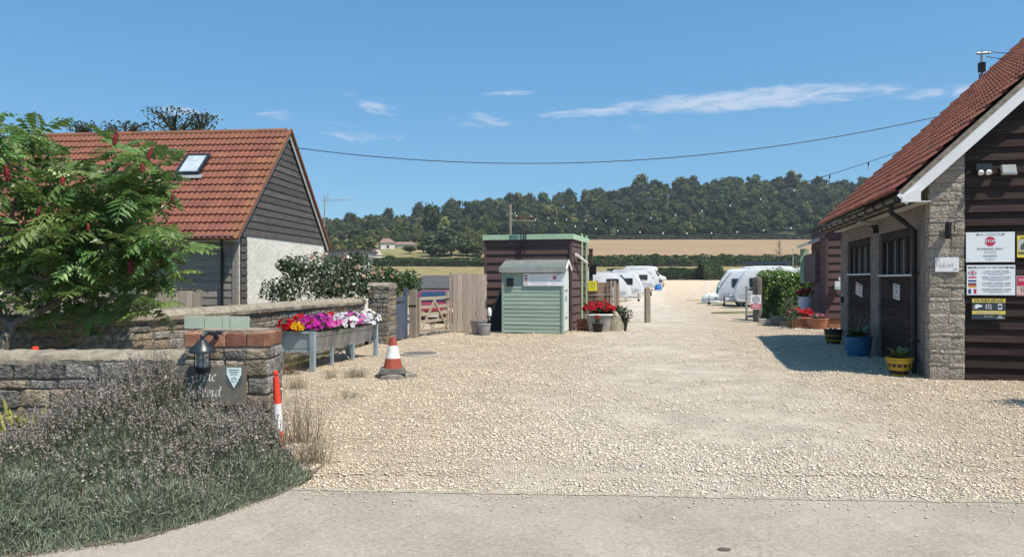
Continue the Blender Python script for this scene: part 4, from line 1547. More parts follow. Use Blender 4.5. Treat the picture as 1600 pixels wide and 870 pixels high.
rect(s2, fx, zf[0], fwid, .026, M['signwhite'], 'flag_cross', -.0092); rect(s2, fx, zf[0], .03, .075, M['signwhite'], 'flag_cross', -.0093)
rect(s2, fx, zf[0], fwid, .014, M['red'], 'flag_cross', -.0096); rect(s2, fx, zf[0], .018, .075, M['red'], 'flag_cross', -.0098)
flag(zf[1], .078, [M['red'], M['signwhite'], M['blue']]); flag(zf[2], .072, [M['ink'], M['red'], M['gold']]); flag(zf[3], .07, [M['blue'], None, M['red']], False)
for z_, t_ in ((.28, 'CYCLISTS  WALKERS  TOURERS'), (.085, 'FIETSERS  WANDELAARS  TOURERS'), (-.115, 'RADFAHRER  WANDERER  TOURER'), (-.315, 'CYCLISTES  PROMENEURS  TOURERS')):
    text(t_, .024, M['ink'], s2, (.075, -.009, h_ * z_ + .006), wide=1.05)
    lines(s2, [(.075, h_ * z_ - .018, .42 * rnd.uniform(.85, 1), .007), (.075, h_ * z_ - .034, .40 * rnd.uniform(.8, 1), .007), (.075, h_ * z_ - .050, .2, .007)], M['inkgrey'])
# camera warning
w_, h_ = gsize(1518, 1571, 466, 499, OFF - .02)
s3 = gable_thing('camera_warning_sign', 'yellow and charcoal camera warning sign lowest on the gable boards', 'sign', 1544.5, 482.5, OFF - .02)
MB().box(-w_ / 2, w_ / 2, -.007, .02, -h_ / 2, h_ / 2).build('board', M['darkslate'], s3)
rect(s3, 0, h_ * .40, w_ * .98, h_ * .19, M['yellow'], 'band'); rect(s3, 0, -h_ * .17, w_ * .98, h_ * .17, M['yellow'], 'band')
text('WARNING', .068, M['ink'], s3, (0, -.010, h_ * .40), wide=1.25, bold=.0015)
lines(s3, [(0, -h_ * .14, w_ * .9, .011), (0, -h_ * .195, w_ * .7, .011)], M['inkgrey'], y=-.0098)
mb = MB(); mb.prism([(-.20, .05), (-.16, .075), (-.09, .055), (-.085, .04), (-.12, .025), (-.15, .02), (-.165, .0), (-.21, .01), (-.215, .02), (-.18, .02)], -.0075, -.0088); mb.build('camera_mark', M['signwhite'], s3)
mb = MB()
for (x, z) in ((-.03, .06), (0, .07), (.03, .06), (-.035, .035), (.0, .04), (.035, .03), (-.03, .01), (0, .012), (.03, .005)):
    mb.box(x - .009, x + .008, -.0085, -.0078, z - .007, z + .008)
mb.build('sensor_mark', M['signwhite'], s3)
mb = MB(); mb.box(.13, .185, -.0085, -.0078, -.005, .08); mb.build('phone_mark', M['signwhite'], s3)
rect(s3, .1575, .038, .040, .045, M['darkslate'], 'phone_screen_mark', -.0089)
text('Tower Tech', .026, M['signwhite'], s3, (-.0, -.009, -h_ * .36)); text('ajax', .030, M['signwhite'], s3, (w_ * .34, -.009, -h_ * .35), bold=.001)
rect(s3, w_ * .34, -h_ * .43, .10, .007, M['signwhite'], 'rule_mark')
# edges of two more notices at the right
w_, h_ = gsize(1589, 1628, 368, 402, OFF)
s4 = gable_thing('yellow_camera_notice', 'yellow notice with a camera drawing at the right edge of the gable', 'sign', 1608.5, 385, OFF)
MB().box(-w_ / 2, w_ / 2, -.007, .003, -h_ / 2, h_ / 2).build('board', M['yellow'], s4)
rect(s4, 0, .02, w_ * .92, h_ * .50, M['offwhite'], 'panel'); rect(s4, 0, -h_ * .30, w_ * .92, h_ * .10, M['ink'], 'band')
text('WARNING', .052, M['ink'], s4, (0, -.009, h_ * .38), bold=.001)
mb = MB(); mb.prism([(-.12, .02), (-.06, .09), (.04, .06), (.06, .02), (-.02, .01), (-.05, -.05), (-.12, -.05), (-.13, -.02)], -.0088, -.0096); mb.build('camera_mark', M['ink'], s4)
w_, h_ = gsize(1588, 1628, 431, 462, OFF)
s5 = gable_thing('red_notice', 'pink and red notice at the right edge beside the welcome notice', 'sign', 1608, 446.5, OFF)
MB().box(-w_ / 2, w_ / 2, -.007, .003, -h_ / 2, h_ / 2).build('board', mat('pink_card', (.70, .50, .45), var=.02), s5)
rect(s5, 0, h_ * .24, w_ * .96, h_ * .46, M['red'], 'panel')
text('NOTICE', .07, M['signwhite'], s5, (-.02, -.009, h_ * .30)); lines(s5, [(0, -.03, .25, .014), (0, -.06, .25, .014), (0, -.09, .22, .014)], M['ink'])
for k in range(8):
    rect(s5, -w_ * .45 + k * w_ * .12, -h_ * .44, .018, .018, M['red'], 'stripe_mark')
# house name on the block pillar
w_, h_ = gsize(1461, 1498, 402, 424.5, -.08)
s6 = gable_thing('pillar_name_sign', 'white name sign with black script on the rough block pillar', 'sign', 1479.5, 413.2, -.06)
MB().box(-w_ / 2, w_ / 2, -.010, .008, -h_ / 2, h_ / 2).build('board', M['white'], s6)
script_text('The', .021, M['ink'], s6, (-.155, -.0112, .055), nib=(.07, .04))
script_text('Hideout', .043, M['ink'], s6, (-.165, -.0112, -.052), nib=(.065, .03), rise=.06)
mb = MB(); mb.lathe([(.005, 0), (.005, .004)], 8); mb.build('screw', M['black'], s6, loc=(-.172, -.014, -.0), rot=(R(-90), 0, 0))
mb = MB(); mb.prism([(.08, -.085), (.10, -.06), (.135, -.058), (.15, -.085), (.13, -.09), (.12, -.075), (.105, -.09)], -.0102, -.0115); mb.build('caravan_mark', M['inkgrey'], s6)
# wall lamp, floodlight and sensor box
l1 = gable_thing('pillar_wall_light', 'small black up and down light on the block pillar', 'wall light', 1479, 361, -.06)
MB().box(-.025, .025, -.05, .0, -.10, .08).build('bracket', M['black'], l1)
mb = MB(); mb.lathe([(.038, -.13), (.045, -.125), (.045, .125), (.038, .13)], 14); mb.build('housing', M['black'], l1, True, loc=(0, -.09, 0))
l2 = gable_thing('security_floodlight', 'dark twin lamp floodlight high on the gable boards', 'floodlight', 1537, 264, -.10)
MB().box(-.11, .11, -.03, .07, -.02, .08).build('housing', M['blackp'], l2)
for s_ in (-1, 1):
    mb = MB(); mb.lathe([(.02, 0), (.038, -.02), (.045, -.06), (.03, -.07), (.001, -.07)], 12); mb.build('lamp', M['lamp'], l2, True, loc=(s_ * .055, -.03, -.03), rot=(R(-35), 0, 0))
l3 = gable_thing('white_sensor_box', 'small white alarm box beside the floodlight on the gable', 'box', 1575, 265, -.06)
mb = MB(); mb.prism([(-.10, .07), (.09, .07), (.11, -.08), (-.08, -.08)], -.05, .04); mb.build('cover', M['offwhite'], l3)
MB().box(-.07, .09, -.055, -.05, -.06, -.04).build('slot', M['inkgrey'], l3)
# bullet camera under the eave
yc, zc = BF.hx(1362, 348, -.12)
cm = thing('cctv_camera', 'white bullet camera under the eave of the right building', 'camera', BF.w(-.12, yc, zc), BF.rz())
mb = MB(); mb.tube([(-.30, -.12, .03), (-.02, -.02, -.02)], .045, 10); mb.build('housing', M['offwhite'], cm, True)
mb = MB(); mb.tube([(-.31, -.124, .032), (-.296, -.118, .03)], .038, 10); mb.build('lens', M['black'], cm, True)
mb = MB(); mb.tube([(-.08, -.04, -.03), (.02, .0, -.08), (.12, .02, -.06)], .02, 8); mb.build('bracket', M['black'], cm, True)
MB().box(.02, .11, -.05, .04, -.22, -.1).build('junction_box', M['black'], cm)
# notices on the doors
for (px, py, lab, m_, rt_) in ((1400.5, 455.5, 'small white notice on the nearer stable door', M['offwhite'], .06), (1342, 452, 'narrow white and red notice on the farther stable door', M['offwhite'], .1)):
    y_, z_ = BF.hx(px, py, .02)
    t_ = thing('door_notice', lab, 'sign', BF.w(.025, y_, z_), BF.rz() - R(90))
    t_.rotation_euler = (0, rt_, BF.rz() - R(90))
    wv = abs(BF.hx(px + 5, py, .02)[0] - BF.hx(px - 5, py, .02)[0]) / 2
    MB().box(-wv, wv, -.006, .004, -.15, .14).build('board', m_, t_)
    if 'red' in lab:
        rect(t_, 0, .10, wv * 1.6, .05, M['red'], 'band'); lines(t_, [(0, .04 - k * .03, wv * 1.3, .012) for k in range(5)], M['red'])
    else:
        lines(t_, [(0, .11, wv * 1.5, .014), (0, .085, wv * 1.2, .012), (0, -.10, wv * 1.4, .012)], M['ink'])
        mb = MB(); mb.lathe([(.045, 0), (.045, .002)], 12); mb.build('camera_mark', M['ink'], t_, loc=(0, -.006, 0), rot=(R(90), 0, 0))
y_, z_ = BF.hx(1317, 468, -.02)
kb = thing('key_box', 'little black box on the far end of the block wall', 'box', BF.w(-.03, y_, z_), BF.rz())
MB().box(-.05, .03, -.07, .07, -.08, .08).build('case', M['black'], kb); MB().box(-.055, -.05, -.05, .05, -.06, .06).build('door', M['blackp'], kb)

# ================================================================ gates and board fence
# slate blue boarded gate standing open
a, b = Vector((-3.02, 18.45, 0)), Vector((-2.86, 19.65, 0))
ang = math.atan2(b.y - a.y, b.x - a.x)
bg_ = thing('boarded_gate', 'slate blue boarded gate standing open beside the stone pier', 'gate', a, ang)
L_ = (b - a).length
nb = 7
for i in range(nb):
    x0 = L_ * i / nb
    zt_ = 1.12 + .05 * i / nb
    MB().box(x0 + .004, L_ * (i + 1) / nb - .004, -.02, .0, .06, zt_).build('board', M['slateblue'], bg_)
for z in (.2, .95):
    MB().box(0, L_, .002, .04, z, z + .1).build('rail', M['slateblue'], bg_)
MB().box(-.01, L_ - .1, -.032, -.022, 1.0, 1.02).build('hinge_strap', M['black'], bg_)
MB().box(L_ - .01, L_ + .10, -.05, .05, 0, 1.36).build('end_stile', M['slateblue'], bg_)
gpst = thing('gate_post', 'weathered timber gate post beside the slate blue gate', 'post', (-2.79, 19.95, 0), R(-8))
for x in (0, .095):
    MB().box(x, x + .09, 0, .16, -.2, 1.30 + x * .3).build('timber', M['post'], gpst)
MB().box(-.012, .2, -.004, -.001, .85, .90).build('strap', M['black'], gpst)
# five bar gate
a, b = Vector((-2.56, 20.25, 0)), Vector((-1.92, 21.85, 0))
ang = math.atan2(b.y - a.y, b.x - a.x)
fg = thing('five_bar_gate', 'weathered five bar timber gate with crossed braces in front of red car', 'gate', a, ang)
L_ = (b - a).length
gm = mat('gate_timber', (0.27, 0.225, 0.165), (0.40, 0.345, 0.26), ns=4, objrand=.12, stretch=(4, 4, 12), bump=.3, bs=10)
for z in (.16, .42, .62, .82, 1.06):
    MB().box(0.04, L_ - .05, -.018, .018, z - .04, z + .04).build('bar', gm, fg)
MB().box(-.03, .045, -.04, .04, .10, 1.10).build('stile', gm, fg)
MB().box(L_ - .055, L_ + .02, -.04, .04, .10, 1.24).build('stile', gm, fg)
for (x0, z0, x1, z1, yy) in ((.05, .16, L_ * .5, 1.0, -.03), (L_ - .06, .16, L_ * .5, 1.0, -.031), (.05, .82, L_ * .55, .16, .03), (L_ * .4, .16, L_ - .08, .72, .031)):
    mb = MB(); mb.bar((x0, yy, z0), (x1, yy, z1), .07, .022, up=(0, 1, 0)); mb.build('brace', gm, fg)
MB().box(L_ - .3, L_ + .06, -.05, -.041, 1.0, 1.03).build('latch', M['black'], fg)
# board fence to the brown shed
x0f, x1f = P3(702, 500, 22.0).x, P3(761, 500, 22.3).x
bf_ = thing('board_fence', 'tall silvery upright board fence left of the brown shed', 'fence', (x0f, 22.0, 0), R(3))
MB().box(0, .085, -.05, .09, -.2, 1.80).build('post', M['fence_v'], bf_)
xx = .105
while xx < x1f - x0f:
    wb = rnd.uniform(.135, .155)
    MB().box(xx, xx + wb - .006, -.012 + rnd.uniform(-.005, .005), .012, .02, 1.755 + rnd.uniform(-.008, .008)).build('board', M['fence_v'], bf_)
    xx += wb
for z in (.35, 1.45):
    MB().box(.09, x1f - x0f + .03, .018, .06, z, z + .08).build('rail', M['post'], bf_)

# ================================================================ brown shed
BSF = Frame(P3(893, 500, 22.55).x, 22.55, 15)
bs = thing('brown_shed', 'flat roofed plum brown boarded shed with light green roof trim', 'shed', BSF.o, BSF.rz())
bw_ = -BSF.hy(758, 450)[0]
bdp = BSF.hx(917, 450)[0]
bh = BSF.hy(893, 372)[1]
MB().box(-bw_ + .03, -.03, .03, bdp - .03, -.05, bh - .06).build('wall', M['board_plum'], bs)
clad(bs, M['board_plum'], -bw_ + .05, -.05, .02, bh - .02, .262, y=.03, axis='y', t1=.05)
clad(bs, M['board_plum'], .07, bdp - .05, .02, bh - .02, .262, y=-.03, axis='x', t1=.05)
for (x0, x1, y0, y1) in ((-.055, .02, -.045, .05), (-bw_ - .02, -bw_ + .05, -.045, .05), (-.05, .025, bdp - .05, bdp + .03)):
    MB().box(x0, x1, y0, y1, -.05, bh - .03).build('corner_trim', M['board_plum'], bs)
MB().box(-bw_ - .06, .07, -.085, -.045, bh - .03, bh + .13).build('roof_trim', M['greentrim'], bs)
MB().box(.03, .07, -.044, bdp + .05, bh - .03, bh + .13).build('roof_trim', M['greentrim'], bs)
MB().box(-bw_ - .06, -bw_ - .03, -.044, bdp + .05, bh - .03, bh + .13).build('roof_trim', M['greentrim'], bs)
MB().box(-bw_ - .03, .03, -.044, bdp + .04, bh + .02, bh + .075).build('roof', M['feltdark'], bs)
gx0, gx1 = BSF.hy(797, 370)[0], BSF.hy(811, 370)[0]
MB().box(gx0, gx1, -.092, -.086, bh - .02, bh + .12).build('roof_trim_patch', mat('dull_green', (.10, .20, .17), var=.2), bs)
# green battens up the side
for yb in (bdp * .55, bdp * .86):
    MB().box(.03, .075, yb - .05, yb + .05, .12, bh + .22).build('batten', M['greentrim'], bs)
MB().box(-.02, .10, bdp * .45, bdp + .02, -.05, .12).build('brick_foot', M['brick'], bs)
# little masts and cables above the trim
xc = BSF.hy(815, 380)[0]
for k, (dx, z0, z1) in enumerate(((0, bh - .65, bh + .28), (.09, bh - .55, bh + .45), (.16, bh - .15, bh + .25))):
    mb = MB(); mb.tube([(xc + dx, -.10, z0), (xc + dx + .01, -.10, z1)], .013, 6); mb.build('conduit', M['black'], bs)
for (dx0, z0, dx1, z1) in ((0, bh - .2, -.14, bh - .62), (.1, bh - .25, .22, bh - .66)):
    mb = MB(); mb.tube([(xc + dx0, -.09, z0), (xc + (dx0 + dx1) / 2 - .02, -.09, (z0 + z1) / 2), (xc + dx1, -.085, z1)], .01, 6); mb.build('cable', M['black'], bs)
# outside light tube on the side of the shed
yl, zl = BSF.hx(907, 405, .1)
tl = thing('shed_side_lamp', 'white angled lamp on the side of the brown shed', 'lamp', BSF.w(.09, yl, zl), BSF.rz())
mb = MB(); mb.tube([(.0, -.75, .13), (.16, .35, -.12)], .045, 8); mb.build('housing', M['white'], tl, True)
MB().box(-.06, .03, -.06, .06, -.08, .1).build('bracket', M['black'], tl)

# ================================================================ pale green shed
GSF = Frame(P3(880, 500, 21.35).x, 21.35, 13)
gs = thing('green_shed', 'small pale green boarded shed with grey felt roof and notices', 'shed', GSF.o, GSF.rz())
gw = -GSF.hy(785, 480)[0]
gd = .95
ghe = GSF.hy(880, 424.5)[1] + .15
ghr = GSF.hy(884, 406)[1] + .02
MB().box(-gw + .02, -.02, .02, gd - .02, .03, ghe).build('wall', M['board_sage'], gs)
clad(gs, M['board_sage'], -gw + .03, -.03, .03, ghe, .118, y=.02, axis='y', t1=.024)
MB().box(-.045, .012, -.03, .03, .02, ghe).build('corner_trim', M['board_sage'], gs)
MB().box(-gw - .012, -gw + .035, -.03, .03, .02, ghe).build('corner_trim', M['board_sage'], gs)
# door end facing right
pale = mat('pale_mint_paint', (.56, .64, .60), (.66, .72, .69), ns=3, rough=.6)
MB().prism([(.02, .02), (gd, .02), (gd, ghe), (gd / 2, ghr - .09), (.02, ghe)], -.02, .01, 'x').build('end_wall', pale, gs)
for k in range(4):
    MB().box(.012, .032, .10 + k * .19, .285 + k * .19, .08, ghe - .05).build('door_board', pale, gs)
for z in (.45, 1.25):
    MB().box(.033, .045, .14, .55, z, z + .05).build('hinge', M['galv_in'], gs)
mb = MB(); mb.tube([(.05, .2, .95), (.06, .2, 1.1)], .012, 6); mb.build('handle', M['black'], gs)
# roof
ov = .10
rp = MB()
rp.add([(-gw - .07, -ov, ghe - .02), (.09, -ov, ghe - .02), (.09, gd * .45, ghr), (-gw - .0, gd * .45, ghr)], [(0, 1, 2, 3)])
rp.add([(-gw - .07, gd + ov, ghe - .02), (.09, gd + ov, ghe - .02), (.09, gd * .45, ghr), (-gw - .0, gd * .45, ghr)], [(3, 2, 1, 0)])
rp.add([(-gw - .07, -ov, ghe - .05), (.09, -ov, ghe - .05), (.09, gd * .45, ghr - .03), (-gw - .0, gd * .45, ghr - .03)], [(3, 2, 1, 0)])
rp.add([(-gw - .07, -ov, ghe - .05), (.09, -ov, ghe - .05), (.09, -ov, ghe - .02), (-gw - .07, -ov, ghe - .02)], [(0, 1, 2, 3)])
rp.build('roof', M['felt'], gs)
fz = mat('felt_flap', (.25, .27, .26), (.34, .365, .355), ns=4, rough=.8)
mb = MB(); mb.add([(-gw - .075, -ov - .006, ghe - .17), (.095, -ov - .006, ghe - .17), (.095, -ov - .004, ghe + .0), (-gw - .075, -ov - .004, ghe + .0)], [(0, 1, 2, 3)]).add([(-gw - .075, -ov + .004, ghe - .17), (.095, -ov + .004, ghe - .17), (.095, -ov - .006, ghe - .17), (-gw - .075, -ov - .006, ghe - .17)], [(0, 1, 2, 3)])
mb.build('roof_flap', fz, gs)
for y0, y1 in ((-ov, gd * .45), (gd + ov, gd * .45)):
    mb = MB(); mb.bar((.105, y0, ghe - .09), (.105, y1, ghr - .05), .02, .09); mb.build('barge_board', M['white'], gs)
# vent on the front
vx, vz = GSF.hy(797, 441)
MB().box(vx - .10, vx + .10, -.05, -.012, vz - .12, vz + .12).build('vent', M['black'], gs)
for k in range(4):
    MB().box(vx - .08, vx + .08, -.056, -.051, vz - .09 + k * .05, vz - .07 + k * .05).build('vent_slat', M['blackp'], gs)
# double notice on the green shed
xa, za = GSF.hy(818, 427, -.03); xb, zb_ = GSF.hy(883, 446.5, -.03)
nt_ = thing('shed_notice', 'wide white double notice with flags and red stop mark on the green shed', 'sign', GSF.w((xa + xb) / 2, -.03, (za + zb_) / 2), GSF.rz())
w_, h_ = min(xb - xa, 1.24), za - zb_
MB().box(-w_ / 2, w_ / 2, -.007, .003, -h_ / 2, h_ / 2).build('board', M['signwhite'], nt_)
rect(nt_, .055, 0, .012, h_, M['inkgrey'], 'joint')
for (z, m_) in ((.30, M['blue']), (.10, M['red']), (-.12, M['gold'])):
    rect(nt_, -w_ * .44, h_ * z, .085, .05, m_, 'flag_band')
rect(nt_, -w_ * .44, h_ * .30, .085, .016, M['red'], 'flag_cross', -.009); rect(nt_, -w_ * .44, h_ * .10 - .017, .085, .017, M['blue'], 'flag_band', -.009); rect(nt_, -w_ * .44, h_ * -.12 + .017, .085, .017, M['ink'], 'flag_band', -.009)
for s_ in (-1, 1):
    rect(nt_, -w_ * .44 + s_ * .030, -h_ * .34, .024, .055, M['ink'] if s_ < 0 else M['red'], 'flag_band')
text('WELCOME TO THE HIDEOUT', .032, M['ink'], nt_, (-w_ * .2, -.009, h_ * .41)); text('THE HIDEOUT', .036, M['ink'], nt_, (w_ * .28, -.009, h_ * .41))
for z in (.2, .08, -.06, -.16, -.28, -.38):
    lines(nt_, [(-w_ * .16, h_ * z, .45, .010)], M['inkgrey'])
octagon(nt_, w_ * .25, h_ * .16, .062, M['red']); text('STOP', .045, M['signwhite'], nt_, (w_ * .25, -.0105, h_ * .16))
text('BOOKINGS ONLY', .026, M['inkgrey'], nt_, (w_ * .25, -.009, -h_ * .12)); text('NO ENTRY', .026, M['inkgrey'], nt_, (w_ * .25, -.009, -h_ * .32))
# leaning dark panel, the shade between the sheds put into its colour, garden hose stand
lb = thing('leaning_shade_panel', 'dark leaning panel painted as the shade left of the green shed', 'board', BSF.w(BSF.hy(768, 500)[0], -.42, 0), BSF.rz())
mb = MB(); mb.prism([(.0, 0), (.42, 0), (.42, 1.25), (.33, 1.28), (.15, .55)], -.02, .02); o_ = mb.build('panel', mat('charcoal_shade', (.035, .035, .04), var=.2), lb, rot=(R(-12), 0, 0))
mb = MB(); mb.bar((.0, -.03, .1), (.34, -.03, 1.3), .03, .03); mb.build('batten', M['post'], lb, rot=(R(-12), 0, 0))
# grey tubs by the fence
def pot(name, label, loc, prof, m, cat='pot', n=22, group=None, rz=0, bands=None):
    t = thing(name, label, cat, loc, rz, group)
    mb = MB(); mb.lathe(prof, n); mb.build('body', m, t, True)
    r_, z_ = prof[-1]
    mb = MB(); mb.lathe([(r_ - .035, z_ - .03), (r_ - .035, z_), (r_ + .012, z_), (r_ + .016, z_ + .03), (r_ - .03, z_ + .032), (r_ - .045, z_ - .06)], n, caps=False); mb.build('rim', bands or m, t, True)
    mb = MB(); mb.lathe([(.001, z_ - .045), (r_ - .03, z_ - .05)], n, caps=False); mb.build('soil', M['soil'], t)
    return t


p_ = G(748, 522); p_.z = 0
t1_ = pot('plastic_tub', 'wide grey plastic tub by the board fence with bare twigs', (p_.x + .0, 21.45, 0), [(.18, 0), (.25, .37)], M['greypot'])
rib = [MB().box(-.012, .012, -.01, .004, 0, .3).mesh('rib', M['greypot'])]
t2_ = pot('ribbed_tub', 'smaller ribbed grey tub in front of the wide plastic tub', (P3(757, 520, 21.15).x, 21.15, 0), [(.14, 0), (.175, .29)], mat('pale_grey_tub', (.33, .335, .33), var=.08, rough=.6))
for k in range(16):
    t = 2 * math.pi * k / 16
    put('rib', rib[0], t2_, (.155 * math.cos(t), .155 * math.sin(t), 0), (0, 0, t + math.pi / 2))
mb = MB()
for k in range(5):
    mb.tube([(0, 0, .3), (rnd.uniform(-.15, .15), rnd.uniform(-.1, .1), .6), (rnd.uniform(-.35, .25), rnd.uniform(-.1, .1), rnd.uniform(.8, 1.25))], [.006, .005, .002], 5)
mb.build('twigs', M['bark'], t1_)
ht_ = thing('standpipe', 'white capped water standpipe beside the grey tub', 'standpipe', (P3(765, 520, 21.9).x, 21.75, 0))
mb = MB(); mb.tube([(0, 0, 0), (0, 0, .55)], .03, 8); mb.build('pipe', M['black'], ht_, True)
mb = MB(); mb.lathe([(.045, .5), (.06, .53), (.062, .66), (.05, .73), (.02, .76)], 12); mb.build('cap', M['white'], ht_, True)
mb = MB(); mb.tube([(0, 0, .45), (.0, -.08, .46), (.0, -.1, .40)], .016, 7); mb.build('tap', M['galv_in'], ht_, True)

# ================================================================ festoon pole, brown shed surroundings to the right
FBF = Frame(P3(917, 500, 25.3).x, 25.3, 12)
fb = thing('lap_fence', 'brown overlap fence panel with yellow notice right of the brown shed', 'fence', FBF.o, FBF.rz())
fx0, fx1 = FBF.hy(917, 470)[0], FBF.hy(958, 470)[0]
ftop = FBF.hy(940, 441)[1]
for i in range(11):
    MB().box(fx0, fx1 - .1, -.012 - (i % 2) * .004, .01, .06 + i * (ftop - .06) / 11, .06 + (i + 1) * (ftop - .06) / 11 - .006).build('slat', M['fence_b'], fb)
for x in (fx0 + .3, fx1 - .22, fx1 - .1, fx1 + .02):
    MB().box(x, x + .08, -.06, .04, 0, ftop + rnd.uniform(0, .09)).build('post', M['fence_b'] if x < fx1 - .15 else M['fence_v'], fb)
MB().box(fx1 + .1, fx1 + .18, -.05, .5, 0, ftop - .05).build('side_panel', M['fence_b'], fb)
mb = MB(); mb.tube([(fx0, -.07, ftop * .70), (fx1 + .05, -.07, ftop * .72)], .012, 6); mb.build('rail', M['galv_in'], fb)
xa, za = FBF.hy(919, 439, -.08); xb, zb_ = FBF.hy(933, 454.5, -.08)
yn = thing('yellow_notice', 'bright yellow notice on the brown overlap fence', 'sign', FBF.w((xa + xb) / 2, -.08, (za + zb_) / 2), FBF.rz())
MB().box((xa - xb) / 2, (xb - xa) / 2, -.006, .006, (zb_ - za) / 2, (za - zb_) / 2).build('board', mat('bright_yellow', (.85, .75, .05), var=.02), yn)
lines(yn, [(0, .11, .2, .022), (0, .04, .22, .018), (0, -.02, .2, .018), (0, -.08, .15, .018)], M['ink'], y=-.0075)
# dark post at the shed's back corner
dp = thing('dark_post', 'dark square post at the back corner of the brown shed', 'post', BSF.w(.12, bdp + .12, 0), BSF.rz())
MB().box(-.06, .06, -.06, .06, -.1, bh - .25).build('timber', M['barkdark'], dp); MB().box(-.075, .075, -.075, .075, bh - .25, bh - .21).build('cap', M['barkdark'], dp)
MB().box(.02, .2, -.09, -.062, 1.75, 2.1).build('lamp_box', M['black'], dp)
# wooden marker post in the drive
mp_ = thing('marker_post', 'short square timber marker post standing alone in the gravel drive', 'post', (P3(1011.5, 500, 28.2).x, 28.2, tz1(5.2, 28.2)), R(12))
MB().box(-.09, .09, -.09, .09, -.1, 1.28).build('timber', M['post'], mp_)
mb = MB(); mb.prism([(-.09, 1.28), (.09, 1.28), (.06, 1.34), (-.06, 1.34)], -.09, .09); mb.build('chamfer', M['post'], mp_)
for z in (.25, .55, .85, 1.1):
    mb = MB(); mb.lathe([(.03, 0), (.03, .02)], 10); mb.build('reflector', M['red'], mp_, loc=(.09, 0, z), rot=(0, R(90), 0))
MB().box(.09, .16, -.05, .05, 1.02, 1.2).build('lock_box', M['black'], mp_)

# ================================================================ flower trough on legs
TF = Frame(-3.46, 12.9, 15.4)
tr = thing('flower_trough', 'long galvanised flower trough raised on four steel legs', 'trough', TF.o, TF.rz())
tw, tl_, th, tb = .70, 2.5, .67, .34
MB().box(-tw, 0, 0, .02, tb, th).build('end_panel', M['galv'], tr)
MB().box(-tw + .03, -.05, -.006, .0, tb + .05, th - .05).build('end_recess', M['galv'], tr)
MB().box(-tw, 0, tl_ - .02, tl_, tb, th).build('end_panel', M['galv'], tr)
mb = MB(); mb.add([(0, .021, th), (0, tl_ - .021, th), (-.12, tl_ - .021, tb), (-.12, .021, tb), (-.015, .021, th), (-.015, tl_ - .021, th), (-.135, tl_ - .021, tb), (-.135, .021, tb)],
                  [(0, 1, 2, 3), (7, 6, 5, 4), (0, 4, 5, 1), (3, 2, 6, 7), (0, 3, 7, 4), (1, 5, 6, 2)]); mb.build('side_panel', M['galv_in'], tr)
mb = MB(); mb.add([(-tw, .021, th), (-tw, tl_ - .021, th), (-tw + .12, tl_ - .021, tb), (-tw + .12, .021, tb), (-tw + .015, .021, th), (-tw + .015, tl_ - .021, th), (-tw + .135, tl_ - .021, tb), (-tw + .135, .021, tb)],
                  [(3, 2, 1, 0), (4, 5, 6, 7), (1, 5, 4, 0), (7, 6, 2, 3), (4, 7, 3, 0), (2, 6, 5, 1)]); mb.build('side_panel', M['galv_in'], tr)
MB().box(-tw + .12, -.12, .02, tl_ - .02, tb - .01, tb + .0).build('bottom', M['galv_in'], tr)
MB().box(-tw + .03, -.03, .03, tl_ - .03, th - .09, th - .05).build('soil', M['soil'], tr)
MB().box(-tw - .01, .01, -.03, .0, th - .02, th + .02).build('rim', M['galv'], tr)
MB().box(-tw - .01, .01, -.02, .0, tb - .02, tb + .02).build('lower_rim', M['galv'], tr)
for x in (-tw, -.07):
    for y in (-.035, tl_ - .05):
        MB().box(x - .01, x + .075, y, y + .075, 0, th + .02).build('leg', M['galv'], tr)
for y in (tl_ * .33, tl_ * .66):
    for x in (-tw + .1, -.16):
        MB().box(x, x + .05, y, y + .05, 0, tb).build('leg', M['galv'], tr)
mb = MB(); mb.tube([(-tw + .15, tl_ * .62, tb), (-.14, tl_ * .62, .05)], .012, 6); mb.tube([(-tw + .15, tl_ * .62, .05), (-.14, tl_ * .62, tb)], .012, 6); mb.build('cross_brace', M['galv_in'], tr)

# petunias: each plant a mound of leaves with open flowers
def flower(V, Fs, Cs, p, nrm, r, col, rg, centre=(.75, .65, .25), petals=5):
    nrm = nrm / np.linalg.norm(nrm)
    t = np.cross(nrm, rg.normal(0, 1, 3)); t /= np.linalg.norm(t); b = np.cross(nrm, t)
    k = sum(len(v) for v in V)
    n = petals * 2
    ring = []
    for i in range(n):
        a = 2 * math.pi * i / n
        rr = r * (1.0 if i % 2 == 0 else .80)
        ring.append(p + (t * math.cos(a) + b * math.sin(a)) * rr + nrm * r * .15)
    pts = np.array(ring + [p - nrm * r * .25])
    V.append(pts)
    Fs.append(np.array([(i, (i + 1) % n, n) for i in range(n)]) + k)
    cc = np.tile(np.array(col) * rg.uniform(.8, 1.15), (n + 1, 1)); cc[-1] = np.array(col) * .55
    Cs.append(np.clip(cc, 0, 1))


